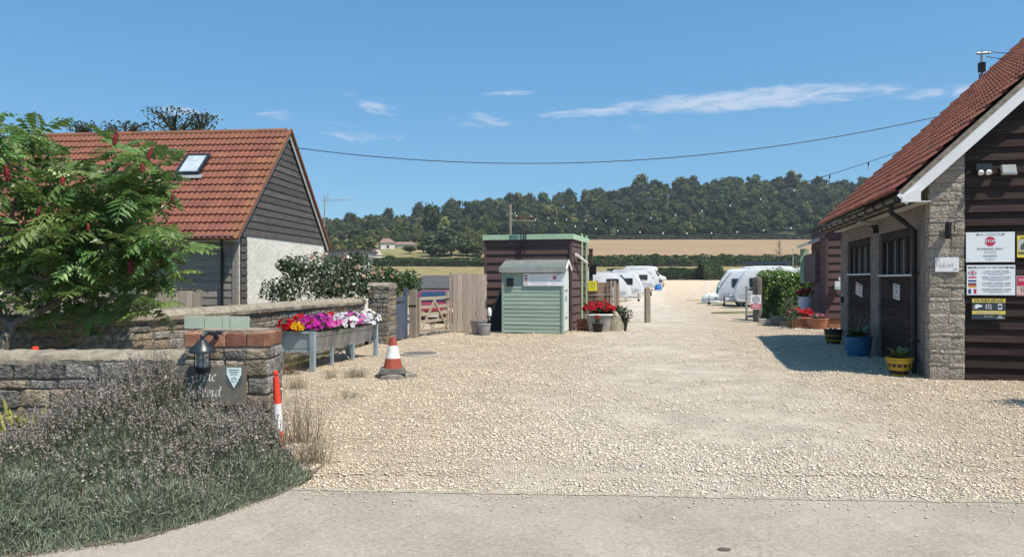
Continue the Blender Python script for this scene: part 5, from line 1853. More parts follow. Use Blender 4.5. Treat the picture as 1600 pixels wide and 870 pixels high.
def flower_plant(name, label, cat, parent_loc, rz, blobs, nfl, r, col, group=None, leafcol=(.045, .10, .03), nleaf=260, lsize=.05, rg=rng, cols=None):
    t = thing(name, label, cat, parent_loc, rz, group)
    V, f, C = blob_leaves(blobs, nleaf, lsize, leafcol, .55, shell=.8, rg=rg)
    put('foliage', np_mesh('foliage', V, f, M['leaf'], C), t)
    bl = np.array(blobs)
    Vs, Fs, Cs = [], [], []
    for i in range(nfl):
        q = bl[rg.integers(len(bl))]
        d = rg.normal(0, 1, 3); d[2] = abs(d[2]) * .9 + .1; d[1] -= .45; d /= np.linalg.norm(d)
        p = q[:3] + d * q[3:6] * rg.uniform(.9, 1.12)
        c = col if cols is None else cols[rg.integers(len(cols))]
        flower(Vs, Fs, Cs, p, d + rg.normal(0, .25, 3) + np.array([0, -.3, .2]), r * rg.uniform(.8, 1.15), c, rg)
    stuff(put('blooms', np_mesh('blooms', np.concatenate(Vs), np.concatenate(Fs), M['petal'], np.concatenate(Cs)), t))
    return t


REDP, YELP, MAG, PUR, PINK, WHT = (.52, .012, .025), (.75, .42, .02), (.56, .035, .36), (.10, .01, .16), (.68, .14, .42), (.80, .79, .82)
plants = [(-.58, .12, .15, REDP, 'red'), (-.36, .05, .085, YELP, 'yellow and red'), (-.20, .34, .22, MAG, 'magenta'), (-.55, .62, .20, REDP, 'scarlet'),
          (-.12, .75, .17, PINK, 'pink'), (-.50, 1.05, .19, PUR, 'dark purple'), (-.12, 1.28, .2, WHT, 'white'), (-.48, 1.55, .19, REDP, 'red'),
          (-.14, 1.72, .17, PINK, 'pink'), (-.40, 2.0, .17, PUR, 'dark purple'), (-.12, 2.25, .20, WHT, 'white'), (-.45, 2.38, .18, WHT, 'white')]
where = ['at the near left corner of the trough', 'at the near end of the trough', 'spilling over the near right corner of the trough', 'behind the magenta ones in the trough',
         'at the front of the trough between magenta and white ones', 'along the wall side of the trough middle', 'hanging over the middle of the trough front', 'along the wall side past the trough middle',
         'between the two white mounds of the trough', 'just before the far end of the trough', 'hanging over the far right corner of the trough', 'at the far wall side corner of the trough']
for (x, y, r, c, nm), wh in zip(plants, where):
    r *= 1.25; p = TF.w(x, y, th + .05)
    flower_plant('petunia', nm + ' petunias ' + wh, 'flowers', p, TF.rz(), [(0, 0, .04, r * 1.0, r * 1.2, r * .8), (.06, -.03, 0, r * .7, r * .9, r * .6)], 58 if r > .15 else 30, .048, c, 'petunias in the raised trough',
                 cols=[c, c, c, REDP if 'yellow' in nm else c], rg=rng)

# ================================================================ cone, marker, manhole
cn = G(614, 590)
slab = thing('stone_slab', 'broken flat stone lying under the traffic cone', 'stone', (cn.x + .02, cn.y + .02, 0), .3)
mb = MB()
pp = [(.34 * math.cos(t) * (1 + .14 * math.sin(3 * t + 1)) , .27 * math.sin(t) * (1 + .12 * math.sin(2 * t))) for t in np.linspace(0, 5.8, 13)]
mb.add([(x, y, -.02) for x, y in pp] + [(x * .96, y * .96, .055 + .015 * math.sin(i * 2.1)) for i, (x, y) in enumerate(pp)] + [(x * .8, y * .8, .085) for x, y in pp], [tuple(range(26, 39))] + [(i + k * 13, (i + 1) % 13 + k * 13, (i + 1) % 13 + 13 + k * 13, i + 13 + k * 13) for i in range(13) for k in (0, 1)])
mb.build('slab', mat('dirty_stone', (.13, .115, .10), (.26, .24, .21), ns=12, bump=.8, bs=40), slab)
co = thing('traffic_cone', 'orange and white traffic cone standing on a broken stone', 'cone', (cn.x, cn.y, .088), .2)
MB().box(-.205, .205, -.205, .205, 0, .05).build('base', M['rubber'], co)
mb = MB(); mb.prism([(-.19, -.19), (.19, -.19), (.19, .19), (-.19, .19)], .05, .075, 'z'); mb.build('base_top', M['rubber'], co)
def cone_r(z): return .155 - (z - .075) * (.155 - .045) / .50
for (z0, z1, m_) in ((.075, .235, M['coneor']), (.235, .44, M['conewh']), (.44, .575, M['coneor'])):
    mb = MB(); mb.lathe([(cone_r(z0), z0), (cone_r(z1), z1)], 24, caps=z1 > .5); mb.build('band', m_, co, True)
# red and white marker post beside the pillar
mkp = P3(437, 640, 7.02)
mk = thing('marker_wand', 'narrow red and white plastic marker post leaning by the gate pillar', 'marker post', (mkp.x, 7.02, 0))
mk.rotation_euler = (0, R(-3), 0)
for (z0, z1, m_) in ((0, .17, M['postred']), (.17, .43, M['conewh']), (.43, .68, M['postred'])):
    r0, r1 = .052 - z0 * .036, .052 - z1 * .036
    mb = MB(); mb.lathe([(r0, z0), (r1, z1)], 16, caps=z1 > .6); mb.build('band', m_, mk, True)
mb = MB(); mb.lathe([(.016, .68), (.014, .695), (.026, .71), (.024, .735), (.01, .745)], 12); mb.build('knob', M['postred'], mk, True)
mh = G(656, 553)
mho = thing('manhole_cover', 'round grey drain cover set in the gravel near the gates', 'manhole cover', (mh.x, mh.y, .012))
mb = MB(); mb.lathe([(.36, 0), (.36, .012), (.31, .016), (.001, .016)], 28); mb.build('lid', mat('worn_iron', (.13, .115, .10), var=.2, ns=12), mho)
mb = MB(); mb.lathe([(.42, -.01), (.42, .008), (.37, .010), (.37, -.01)], 28, caps=False); mb.build('ring', M['concrete'], mho)
rd = thing('red_lamp', 'small red plastic light lying on top of the garden wall', 'light', P3(55, 546, 7.75))
rd.location.z = .905 if False else P3(55, 546, 7.62).z - .02
mb = MB(); mb.lathe([(.035, -.08), (.035, .02), (.028, .04)], 14); mb.build('lens', M['postred'], rd, True)
mb = MB(); mb.lathe([(.04, -.10), (.04, -.08)], 14); mb.build('base', M['black'], rd)

# ================================================================ pots and planters
def leaves_tuft(n, L, wd, col, lift=.6, rg=rng, droop=.5, var=.3):
    """strap or oval leaves arching out from one crown; local origin at the crown"""
    V, Fa, C = [], [], []
    k = 0
    for i in range(n):
        a = rg.uniform(0, 6.283); l = L * rg.uniform(.6, 1.15); up = lift * rg.uniform(.6, 1.3)
        d = np.array([math.cos(a), math.sin(a), 0]); s = np.array([-math.sin(a), math.cos(a), 0])
        c = np.array(col) * rg.uniform(1 - var, 1 + var)
        prev = None
        for j, t in enumerate((0, .33, .66, 1.0)):
            p = d * l * t * .8 + np.array([0, 0, l * (up * t - droop * t * t)])
            w = wd * (.35, 1, .85, .05)[j] * rg.uniform(.9, 1.1)
            V += [p - s * w, p + s * w]; C += [c, c]
            if j:
                Fa.append((k, k + 1, k + 3, k + 2)); k += 2
        k += 2
    return np.array(V), np.array(Fa), np.array(C)


def add_tuft(t, name, loc, n, L, wd, col, lift=.6, droop=.5, m='leafgloss'):
    V, f, C = leaves_tuft(n, L, wd, col, lift, droop=droop)
    return put(name, np_mesh(name, V, f, M[m], C), t, loc)


p = G(1405, 586)
t = pot('striped_pot', 'ochre and brown striped pot with hosta at the building corner', p, [(.13, 0), (.155, .07), (.185, .17), (.20, .25), (.205, .27)], M['brownpot'], bands=M['yelpot'])
for (z0, z1) in ((.0, .03), (.09, .145), (.205, .262)):
    r0, r1 = np.interp([z0, z1], [0, .07, .17, .25, .27], [.13, .155, .185, .20, .205]) + .003
    mb = MB(); mb.lathe([(r0, z0), (r1, z1)], 22, caps=False); mb.build('band', M['yelpot'], t, True)
for k in range(14):
    a = 2 * math.pi * k / 14
    MB().box(-.012, .012, -.004, .002, -.02, .02).build('pattern', M['yelpot'], t, loc=(.189 * math.cos(a), .189 * math.sin(a), .172), rot=(0, 0, a + math.pi / 2))
add_tuft(t, 'foliage', (0, 0, .27), 30, .26, .045, (.16, .22, .05), 1.05, .55)
add_tuft(t, 'pale_leaves', (0, 0, .27), 12, .25, .04, (.38, .36, .16), .8, .7)
p = G(1341, 556)
t = pot('blue_pot', 'large glazed blue pot of hosta against the block wall', p, [(.21, 0), (.245, .15), (.27, .33), (.27, .38)], M['bluepot'])
add_tuft(t, 'foliage', (0, 0, .36), 56, .40, .055, (.08, .14, .05), .95, .6)
add_tuft(t, 'flower_stems', (-.05, 0, .38), 9, .75, .008, (.2, .18, .12), 1.25, .3)
p = G(1302, 537)
t = pot('banded_brown_pot', 'small dark brown banded pot near the far end of the block wall', p, [(.15, 0), (.19, .16), (.215, .33)], M['brownpot'])
for (z0, z1) in ((.08, .11), (.2, .225)):
    r0, r1 = np.interp([z0, z1], [0, .16, .33], [.15, .19, .215]) + .004
    mb = MB(); mb.lathe([(r0, z0), (r1, z1)], 22, caps=False); mb.build('band', M['yelpot'], t, True)
add_tuft(t, 'foliage', (0, 0, .34), 20, .18, .035, (.42, .38, .26), .8, .5, 'leaf')
GER = (.50, .022, .035)
p = G(1277, 513)
t = pot('terracotta_pot', 'round terracotta pot with one pink bloom at the right shed', (p.x, p.y, 0), [(.27, 0), (.31, .15), (.34, .3)], M['terracotta'])
flower_plant('geranium', 'sparse pink geranium in the round terracotta pot', 'flowers', (p.x, p.y, .30), 0, [(0, 0, .06, .24, .2, .12)], 9, .05, (.55, .16, .22), nleaf=120, lsize=.09, leafcol=(.10, .11, .07))
p = G(1254, 511)
t = thing('terracotta_trough', 'oblong terracotta trough filled with red geraniums', 'trough', (p.x, p.y + .1, 0), BF.rz())
mb = MB(); mb.add([(-.40, -.18, 0), (.40, -.18, 0), (.40, .18, 0), (-.40, .18, 0), (-.46, -.23, .30), (.46, -.23, .30), (.46, .23, .30), (-.46, .23, .30)], [(0, 3, 2, 1), (0, 1, 5, 4), (1, 2, 6, 5), (2, 3, 7, 6), (3, 0, 4, 7)]); mb.build('body', M['terracotta'], t)
MB().box(-.48, .48, -.25, -.21, .28, .35).box(-.48, .48, .21, .25, .28, .35).box(-.48, -.44, -.21, .21, .28, .35).box(.44, .48, -.21, .21, .28, .35).build('rim', M['terracotta'], t)
MB().box(-.44, .44, -.21, .21, .24, .28).build('soil', M['soil'], t)
flower_plant('geranium', 'bright red geraniums filling the oblong terracotta trough', 'flowers', (p.x, p.y + .1, .30), 0, [(-.2, 0, .12, .28, .25, .22), (.22, 0, .1, .25, .22, .18)], 60, .06, GER, nleaf=260, lsize=.1, leafcol=(.05, .10, .035))
p = P3(1236, 500, 23.6)
V, f, C = blob_leaves([(0, 0, .35, .28, .25, .4), (-.1, 0, .75, .18, .15, .28)], 420, .10, (.10, .135, .075), .35, shell=1.0, spread=1.0)
t = thing('grey_leaved_shrub', 'loose grey green shrub left of the red geraniums', 'shrub', (p.x, 23.6, 0)); put('foliage', np_mesh('foliage', V, f, M['leaf'], C), t)
mb = MB()
for k in range(6): mb.tube([(0, 0, 0), (rnd.uniform(-.15, .1), rnd.uniform(-.1, .1), .5), (rnd.uniform(-.25, .1), rnd.uniform(-.1, .1), 1.05)], [.012, .008, .003], 5)
mb.build('stems', M['bark'], t)
# white bucket with red flowers hanging by the cabin
hb = P3(1258, 470, 25.6)
t = pot('hanging_bucket', 'pale blue bucket of red flowers standing on a stand in the shade', (hb.x, 25.6, P3(1258, 485, 25.6).z), [(.19, 0), (.25, .45)], mat('pale_blue_bucket', (.42, .50, .62), var=.05, rough=.4))
mb = MB()
for k in range(3):
    a = k * 2.094; mb.tube([(.15 * math.cos(a), .15 * math.sin(a), 0), (.2 * math.cos(a), .2 * math.sin(a), -t.location.z)], .016, 6)
mb.build('stand', M['black'], t)
flower_plant('begonia', 'dark red flowers in the pale blue bucket by the hedge', 'flowers', (hb.x, 25.6, t.location.z + .45), 0, [(0, 0, .12, .3, .26, .22)], 24, .06, (.33, .03, .05), nleaf=200, lsize=.1)
# timber steps by the hedge
ts = thing('sleeper_step', 'low grey timber step by the foot of the laurel hedge', 'step', (P3(1222, 500, 25.8).x, 25.8, 0), BF.rz())
MB().box(-.35, 1.2, 0, .3, 0, .30).build('tread', M['post'], ts); MB().box(-.75, -.36, .1, .45, 0, .18).build('tread', M['concrete'], ts); MB().box(-.1, 1.0, -.45, -.01, 0, .14).build('tread', M['post'], ts)

# left of the drive: bath of red flowers, standing stone, black pots
p = G(937, 518)
bt_ = thing('bath_planter', 'old grey bath planter of red geraniums beside the brown shed', 'planter', (P3(936, 500, 22.6).x, 22.6, 0), R(-6))
mb = MB()
prof = [(.30, .20, .0), (.34, .235, .2), (.39, .275, .50), (.41, .29, .53)]
rings = []
for (a, b, z) in prof:
    rings.append([(a * np.sign(math.cos(t_)) * abs(math.cos(t_)) ** .6, b * np.sign(math.sin(t_)) * abs(math.sin(t_)) ** .6, z) for t_ in np.linspace(0, 2 * math.pi, 24, endpoint=False)])
mb.add([q for r_ in rings for q in r_], [(k * 24 + i, k * 24 + (i + 1) % 24, (k + 1) * 24 + (i + 1) % 24, (k + 1) * 24 + i) for k in range(3) for i in range(24)] + [tuple(range(24))])
mb.build('tub', mat('worn_bath_grey', (.28, .27, .245), (.38, .37, .34), ns=6, rough=.5), bt_, True)
mb = MB(); mb.add([(x * 1.04, y * 1.04, .535) for x, y, z in rings[3]] + [(x * .9, y * .9, .54) for x, y, z in rings[3]] + [(x * 1.04, y * 1.04, .50) for x, y, z in rings[3]], [(i, (i + 1) % 24, 24 + (i + 1) % 24, 24 + i) for i in range(24)] + [(48 + i, 48 + (i + 1) % 24, (i + 1) % 24, i) for i in range(24)])
mb.build('rim', M['white'], bt_, True)
mb = MB(); mb.add([(x * .9, y * .9, .48) for x, y, z in rings[3]], [tuple(range(24))]); mb.build('soil', M['soil'], bt_)
flower_plant('geranium', 'big mound of red geraniums in the old grey bath', 'flowers', (bt_.location.x, 22.6, .52), 0, [(-.22, 0, .14, .26, .24, .22), (.05, -.02, .18, .28, .25, .24), (.26, 0, .12, .24, .22, .2)], 120, .062, GER, nleaf=420, lsize=.1, leafcol=(.05, .10, .03))
p2 = P3(934, 516, 22.15)
t = pot('black_pot', 'small black pot with one red bloom in front of the bath planter', (p2.x, 22.15, 0), [(.12, 0), (.165, .23)], M['black'])
flower_plant('geranium', 'single small red geranium in the small black pot', 'flowers', (p2.x, 22.15, .23), 0, [(0, 0, .12, .08, .08, .14)], 6, .05, GER, nleaf=40, lsize=.08)
ss = thing('standing_stone', 'tapered lichened standing stone between the bath and the dark shrub', 'stone', (P3(962, 500, 22.7).x, 22.7, -.02))
mb = MB()
for k, (rx, ry, z, ox) in enumerate(((.25, .17, 0, 0), (.24, .16, .2, .0), (.20, .14, .42, -.03), (.13, .10, .58, -.07), (.04, .04, .64, -.09))):
    pass
prof = [(.25, .17, 0, 0), (.24, .16, .2, .0), (.20, .14, .42, -.03), (.13, .10, .6, -.07), (.04, .04, .68, -.09)]
mb.add([(rx * math.cos(a) * (1 + .08 * math.sin(5 * a + z * 9)) + ox, ry * math.sin(a), z) for (rx, ry, z, ox) in prof for a in np.linspace(0, 2 * math.pi, 12, endpoint=False)], [(k * 12 + i, k * 12 + (i + 1) % 12, (k + 1) * 12 + (i + 1) % 12, (k + 1) * 12 + i) for k in range(4) for i in range(12)] + [tuple(range(48, 60))])
mb.build('stone', mat('lichen_stone', (.24, .21, .15), (.37, .33, .25), ns=9, bump=.7, bs=30), ss, True)
t = pot('black_bucket_pot', 'black pot with dark evergreen shrub right of the standing stone', (P3(972, 500, 22.9).x, 22.9, 0), [(.14, 0), (.19, .36)], M['black'])
V, f, C = blob_leaves([(.02, 0, .50, .30, .26, .28), (-.12, 0, .62, .2, .2, .18)], 700, .075, (.045, .075, .03), .5, shell=.8)
put('foliage', np_mesh('foliage', V, f, M['leaf'], C), t)
bpile = thing('brick_stack', 'few loose red bricks stacked at the corner of the brown shed', 'bricks', (P3(912, 500, 22.75).x, 22.75, 0), .2)
for i in range(10):
    put('brick', BRICKS[i % 5], bpile, ((i % 2) * .22 - .1, rnd.uniform(-.02, .02), .04 + (i // 2) * .075), (0, 0, rnd.uniform(-.1, .1)), (.21, .12, .072))

# ================================================================ dark cabin and gate furniture on the right
KF = Frame(P3(1290, 500, 24.4).x, 24.4, 14.6)
cb = thing('dark_cabin', 'dark brown boarded cabin with green trim behind the block building', 'cabin', KF.o, KF.rz())
kh = KF.hy(1292, 353)[1]
kd = KF.hx(1268, 440)[0]
MB().box(.03, 2.6, .03, kd, .28, kh).build('wall', M['board_plum'], cb)
MB().box(.04, 2.6, .02, kd, -.05, .28).build('brick_base', M['brick'], cb)
clad(cb, M['board_plum'], .09, 2.6, .3, kh - .05, .265, y=.03, axis='y', t1=.05)
clad(cb, M['board_plum'], .06, kd, .3, kh - .05, .265, y=.03, axis='-x', t1=.05)
MB().box(0.0, .085, -.02, .06, -.02, kh).build('corner_trim', M['board_plum'], cb)
MB().box(-.12, 2.7, -.12, kd + .1, kh, kh + .09).build('roof', M['feltdark'], cb)
# shaded hatch box projecting on the side with a green end board
z0, z1 = KF.hx(1275, 441, -.3)[1], KF.hx(1275, 393, -.3)[1]
y0, y1 = 1.2, kd + .8
MB().box(-.16, .0, y0, y1, z0, z1).build('hatch_box', M['board_plum'], cb)
MB().box(-.30, -.0, y1 + .01, y1 + .08, z0 - .05, z1 + .25).build('green_end_board', M['greentrim'], cb)
mb = MB(); mb.prism([(-.38, z1 + .27), (.0, z1 + .42), (.0, z1 + .54), (-.42, z1 + .37)], y0 - .1, y1 + .1); mb.build('porch_roof', M['offwhite'], cb)
# soap dispenser and socket
xk, zk = KF.hy(1308, 446, -.06)
sdp = thing('wall_dispenser', 'white wall dispenser box on the dark cabin front', 'dispenser', KF.w(xk, -.08, zk), KF.rz())
MB().box(-.08, .08, -.10, .03, -.13, .14).build('case', M['white'], sdp); MB().box(-.06, .06, -.105, -.10, -.12, -.03).build('window', mat('mint_label', (.35, .55, .45), var=.05), sdp)
xk, zk = KF.hy(1313.5, 435.5, -.06)
sk2 = thing('wall_socket', 'tiny white square switch beside the white wall dispenser', 'switch', KF.w(xk, -.03, zk), KF.rz())
MB().box(-.055, .055, -.03, 0, -.055, .055).build('plate', M['white'], sk2); MB().box(-.02, .02, -.034, -.03, -.025, .025).build('rocker', M['ink'], sk2)
# planks ladder by the cabin
# laurel hedge
hx0, hx1 = P3(1188, 460, 29.8).x, P3(1290, 460, 29.8).x
hd_ = thing('laurel_hedge', 'clipped bright green laurel hedge in front of the white caravan', 'hedge', (hx0, 29.2, 0))
hl, hdp, hht = hx1 - hx0, 1.2, P3(1225, 428, 29.3).z
n = 8500
side = rng.choice(3, n, p=[.56, .26, .18])
P = np.stack([rng.uniform(0, hl, n), rng.uniform(0, hdp, n), rng.uniform(0.02, hht, n)], 1)
Nn = np.zeros((n, 3))
k = side == 0; P[k, 1] = rng.normal(0, .05, k.sum()); Nn[k] = (0, -1, .35)
k = side == 1; P[k, 2] = hht + rng.normal(0, .06, k.sum()); Nn[k] = (0, -.2, 1)
k = side == 2; P[k, 0] = rng.normal(0, .05, k.sum()); Nn[k] = (-1, 0, .35)
P[:, 0] += .06 * np.sin(P[:, 2] * 4); P[:, 1] += .07 * np.sin(P[:, 0] * 3) * np.sin(P[:, 2] * 3.3); P[:, 2] += .05 * np.sin(P[:, 0] * 3.1) * (P[:, 2] > hht - .3)
V, f = leaf_cards(P, Nn, rng.uniform(.07, .13, n), .45, spread=.65)
put('foliage', np_mesh('foliage', V, f, M['leafgloss'], tint(n, (.125, .215, .04), .45, .2)), hd_)
nk = 60
P = np.stack([rng.uniform(.2, hl * .8, nk), rng.uniform(.1, .8, nk), hht + rng.uniform(.0, .28, nk)], 1)
V, f = leaf_cards(P, np.tile((0, -.5, .6), (nk, 1)), .13, .4, spread=1.2)
put('shoots', np_mesh('shoots', V, f, M['leafgloss'], tint(nk, (.09, .15, .03), .3, .15)), hd_)
MB().box(.1, hl - .02, .1, hdp - .1, 0, hht - .1).build('branches', M['barkdark'], hd_)
# dark gate post with sign and a small grey frame gate
dpx = P3(1184, 500, 28.6).x
gp2 = thing('dark_gate_post', 'stout dark timber gate post at the end of the laurel hedge', 'post', (dpx, 28.6, 0), R(10))
mb = MB(); mb.lathe([(.17, -.1), (.165, .5), (.155, 1.55), (.13, 1.66), (.05, 1.69)], 9); mb.build('timber', mat('tarred_post', (.10, .085, .075), (.22, .19, .16), ns=5, stretch=(8, 8, 1), bump=.6, bs=14), gp2, False)
sn = thing('round_symbol_sign', 'white and red warning sign with black ring on the dark gate post', 'sign', (P3(1181, 472, 28.38).x, 28.38, P3(1181, 472, 28.38).z))
MB().box(-.2, .2, -.006, .006, -.28, .28).build('board', M['signwhite'], sn)
mb = MB()
for r0, r1 in ((.145, .115), (.075, .04)):
    for k in range(20):
        a0, a1 = k * math.pi / 10, (k + 1) * math.pi / 10
        mb.add([(r0 * math.cos(a0), -.0085, .10 + r0 * math.sin(a0)), (r0 * math.cos(a1), -.0085, .10 + r0 * math.sin(a1)), (r1 * math.cos(a1), -.0085, .10 + r1 * math.sin(a1)), (r1 * math.cos(a0), -.0085, .10 + r1 * math.sin(a0))], [(0, 1, 2, 3)])
mb.build('ring_mark', M['ink'], sn)
rect(sn, 0, -.16, .38, .19, M['red'], 'panel'); lines(sn, [(0, -.12, .3, .022), (0, -.16, .26, .022), (0, -.20, .3, .022)], M['signwhite'], y=-.0095)
sgx = P3(1165, 500, 28.7).x
sgt = thing('grey_frame_gate', 'narrow grey metal frame standing beside the dark gate post', 'gate', (sgx, 28.7, 0), R(6))
for (x0, x1, z0, z1) in ((0, .07, 0, 1.32), (.30, .37, .06, 1.28), (.071, .299, 1.14, 1.24), (.071, .299, .10, .2)):
    MB().box(x0, x1, -.03, .03, z0, z1).build('bar', mat('grey_metal', (.24, .26, .26), var=.08, rough=.5), sgt)

# ================================================================ caravans and vehicles
def smooth_poly(pts, it=2):
    for _ in range(it):
        out = []
        for a, b in zip(pts, pts[1:] + pts[:1]):
            out += [(a[0] * .75 + b[0] * .25, a[1] * .75 + b[1] * .25), (a[0] * .25 + b[0] * .75, a[1] * .25 + b[1] * .75)]
        pts = out
    return pts


def shell(parent, prof, hw, m, name='body', inset=.07):
    """extruded side profile with rounded long edges; x length, z up, y across"""
    n = len(prof)
    cx_ = sum(p[0] for p in prof) / n; cz_ = sum(p[1] for p in prof) / n
    def ins(k):
        return [(p[0] + (cx_ - p[0]) / max(1e-6, math.hypot(cx_ - p[0], cz_ - p[1])) * k, p[1] + (cz_ - p[1]) / max(1e-6, math.hypot(cx_ - p[0], cz_ - p[1])) * k) for p in prof]
    rings = [(-hw, ins(inset)), (-hw + inset * .35, ins(inset * .3)), (-hw + inset, prof), (hw - inset, prof), (hw - inset * .35, ins(inset * .3)), (hw, ins(inset))]
    mb = MB()
    V = [(p[0], y, p[1]) for y, r_ in rings for p in r_]
    fs = [(k * n + i, k * n + (i + 1) % n, (k + 1) * n + (i + 1) % n, (k + 1) * n + i) for k in range(5) for i in range(n)] + [tuple(range(n)), tuple(5 * n + i for i in range(n))[::-1]]
    mb.add(V, fs)
    return mb.build(name, m, parent, True)


def rrect(x0, x1, z0, z1, r=.08):
    return smooth_poly([(x0, z0), (x1, z0), (x1, z1), (x0, z1)], 1) if r < 0 else [(x0 + r, z0), (x1 - r, z0), (x1, z0 + r), (x1, z1 - r), (x1 - r, z1), (x0 + r, z1), (x0, z1 - r), (x0, z0 + r)]


def wheel(parent, x, y, r=.33, w=.18):
    s_ = -1 if y < 0 else 1
    mb = MB(); mb.lathe([(r * .6, -w / 2), (r * .96, -w / 2), (r, -w * .3), (r, w * .3), (r * .96, w / 2), (r * .6, w / 2)], 18)
    wh = mb.build('wheel', M['tyre'], parent, True, loc=(x, y, r), rot=(R(90), 0, 0))
    mb = MB(); mb.lathe([(.001, s_ * -w * .45), (r * .62, s_ * -w * .52)], 14, caps=False); mb.build('rim', M['rim'], wh, True)
    return wh


def caravan(label, loc, rz, L=5.2, front='curved', trim=True, H=2.55, group='touring caravans on their pitches', scale=1.0, win=1):
    t = thing('caravan', label, 'caravan', loc, rz, group)
    h = L / 2
    if front == 'curved':
        pf = [(-h, .38), (-h - .05, 1.2), (-h + .05, 2.05), (-h + .35, H - .12), (-h + .9, H), (h - 1.5, H), (h - .95, H - .15), (h - .45, H - .75), (h - .12, 1.35), (h + .02, .95), (h, .42), (h - .2, .36), (-h + .3, .36)]
    else:
        pf = [(-h, .38), (-h - .03, 1.2), (-h, 2.2), (-h + .2, H - .05), (h - 1.0, H), (h - .55, H - .25), (h - .1, 1.5), (h + .05, 1.0), (h, .42), (h - .2, .36), (-h + .3, .36)]
    shell(t, smooth_poly(pf, 2), 1.1, M['caravan'])
    for s_ in (-1, 1):
        y = s_ * 1.101
        def win_(x0, x1, z0, z1, nm='window'):
            mb = MB(); mb.prism(rrect(x0, x1, z0, z1, .07), y, y + s_ * .012); o = mb.build(nm, M['caravangrey'], t)
            mb = MB(); mb.prism(rrect(x0 + .04, x1 - .04, z0 + .04, z1 - .04, .06), y + s_ * .0125, y + s_ * .02); mb.build('pane', M['glassd'], o)
        win_(h - 1.95, h - .85, 1.28, 1.98)
        if win > 1 or s_ > 0:
            win_(-h + .5, -h + 1.5, 1.35, 1.95)
        mb = MB(); mb.prism(rrect(-.35, .25, .55, 2.2, .08), y, y + s_ * .008); mb.build('door', mat('door_white', (.70, .71, .73), var=.02, rough=.3), t)
        if trim:
            mb = MB(); mb.prism([(-h + .2, .80), (h - .35, .80), (h - .25, .88), (-h + .2, .92)], y, y + s_ * .006); mb.build('stripe', M['caravangrey'], t)
            mb = MB(); mb.prism([(h - 1.2, .50), (h - .35, .62), (h - .2, .76), (h - .7, .70)], y, y + s_ * .007); mb.build('decal', M['caravangrey'], t)
        wheel(t, -.35, s_ * 1.0)
        mb = MB(); mb.prism([(-.8, .38), (-.65, .72), (-.05, .72), (.1, .38)], y, y + s_ * .01); mb.build('wheel_arch', M['caravangrey'], t)
    # front window, awning rail line, rooflights, hitch
    mb = MB(); mb.add([(h - .88, -.8, H - .28), (h - .88, .8, H - .28), (h - .20, .85, 1.42), (h - .20, -.85, 1.42)], [(0, 1, 2, 3)])
    o = mb.build('front_window', M['glassd'], t); o.location = (.06, 0, .02)
    mb = MB(); mb.tube([(x, -1.09, z) for x, z in [(-h + .02, 1.0), (-h + .1, 2.1), (-h + .9, H - .03), (h - 1.5, H - .03), (h - .9, H - .22), (h - .2, 1.35), (h - .05, .6)]], .016, 5); mb.build('awning_rail', M['caravangrey'], t)
    for x in (-.9, .6):
        MB().box(x - .28, x + .28, -.3, .3, H - .01, H + .07).build('rooflight', M['offwhite'], t)
    mb = MB(); mb.bar((h - .4, -.5, .40), (h + .95, 0, .42), .07, .09); mb.bar((h - .4, .5, .40), (h + .95, 0, .42), .07, .09); mb.build('drawbar', M['galv_in'], t)
    MB().box(h + .05, h + .6, -.25, .25, .42, .62).build('gas_locker', M['caravan'], t)
    mb = MB(); mb.tube([(h + .7, .12, .0), (h + .7, .12, .75)], .03, 7); mb.tube([(h + .7, .12, .12), (h + .7, .02, .12)], .11, 12); mb.build('jockey_wheel', M['tyre'], t)
    for x in (-h + .3, h - .4):
        for s_ in (-1, 1):
            mb = MB(); mb.tube([(x, s_ * .85, .38), (x, s_ * .85, .0)], .025, 6); mb.build('corner_steady', M['galv_in'], t)
    t.scale = (scale,) * 3
    return t


def cpos(px, Y):
    x = P3(px, 450, Y).x
    return (x, Y, tz1(x, Y))


LG = 'touring caravans on their pitches'
ls = R(-14)
def place_left(px_front, Y, L, **k):
    x, y, z = cpos(px_front, Y)
    return caravan(k.pop('label'), (x - L / 2 * math.cos(ls), y, z), ls, L, **k)
place_left(983, 64, 5.4, label='nearest white caravan of the left row, behind the yellow notice', H=2.55)
place_left(1002, 75, 5.2, label='second white caravan of the left row, grey front window strip', front='flat', H=2.6)
place_left(1022, 94, 5.6, label='third white caravan of the left row with blue cover on its hitch', H=2.65)
place_left(1027, 106, 5.6, label='fourth white caravan of the left row, just before the motorhome', front='flat', H=2.65)
# motorhome at the far end of the left row
x, y, z = cpos(1038, 122)
mh_ = thing('motorhome', 'white motorhome with cab facing the drive at the far end of the left row', 'motorhome', (x - 3.2, y, z), R(-14))
shell(mh_, smooth_poly([(-3.2, .42), (-3.25, 1.6), (-3.2, 2.75), (-2.9, 2.9), (1.0, 2.9), (1.9, 2.75), (2.15, 2.2), (1.6, 2.0), (1.6, .42)], 1), 1.12, M['caravan'])
shell(mh_, smooth_poly([(1.4, .42), (1.4, 2.05), (1.9, 2.0), (2.6, 1.35), (3.3, 1.15), (3.45, .8), (3.4, .42)], 1), 1.0, M['caravan'], 'cab', .12)
mb = MB(); mb.prism([(1.75, 1.3), (1.75, 1.9), (1.95, 1.9), (2.5, 1.35)], -1.003, -1.02); mb.build('cab_window', M['glassd'], mh_)
mb = MB(); mb.add([(2.02, -.85, 1.95), (2.02, .85, 1.95), (2.66, .88, 1.38), (2.66, -.88, 1.38)], [(0, 1, 2, 3)]); mb.build('windscreen', M['carglass'], mh_)
mb = MB(); mb.prism(rrect(-1.6, -.4, 1.5, 2.1), -1.121, -1.135); mb.build('window', M['glassd'], mh_)
for x_ in (2.45, -1.6):
    for s_ in (-1, 1): wheel(mh_, x_, s_ * .95, .36, .2)
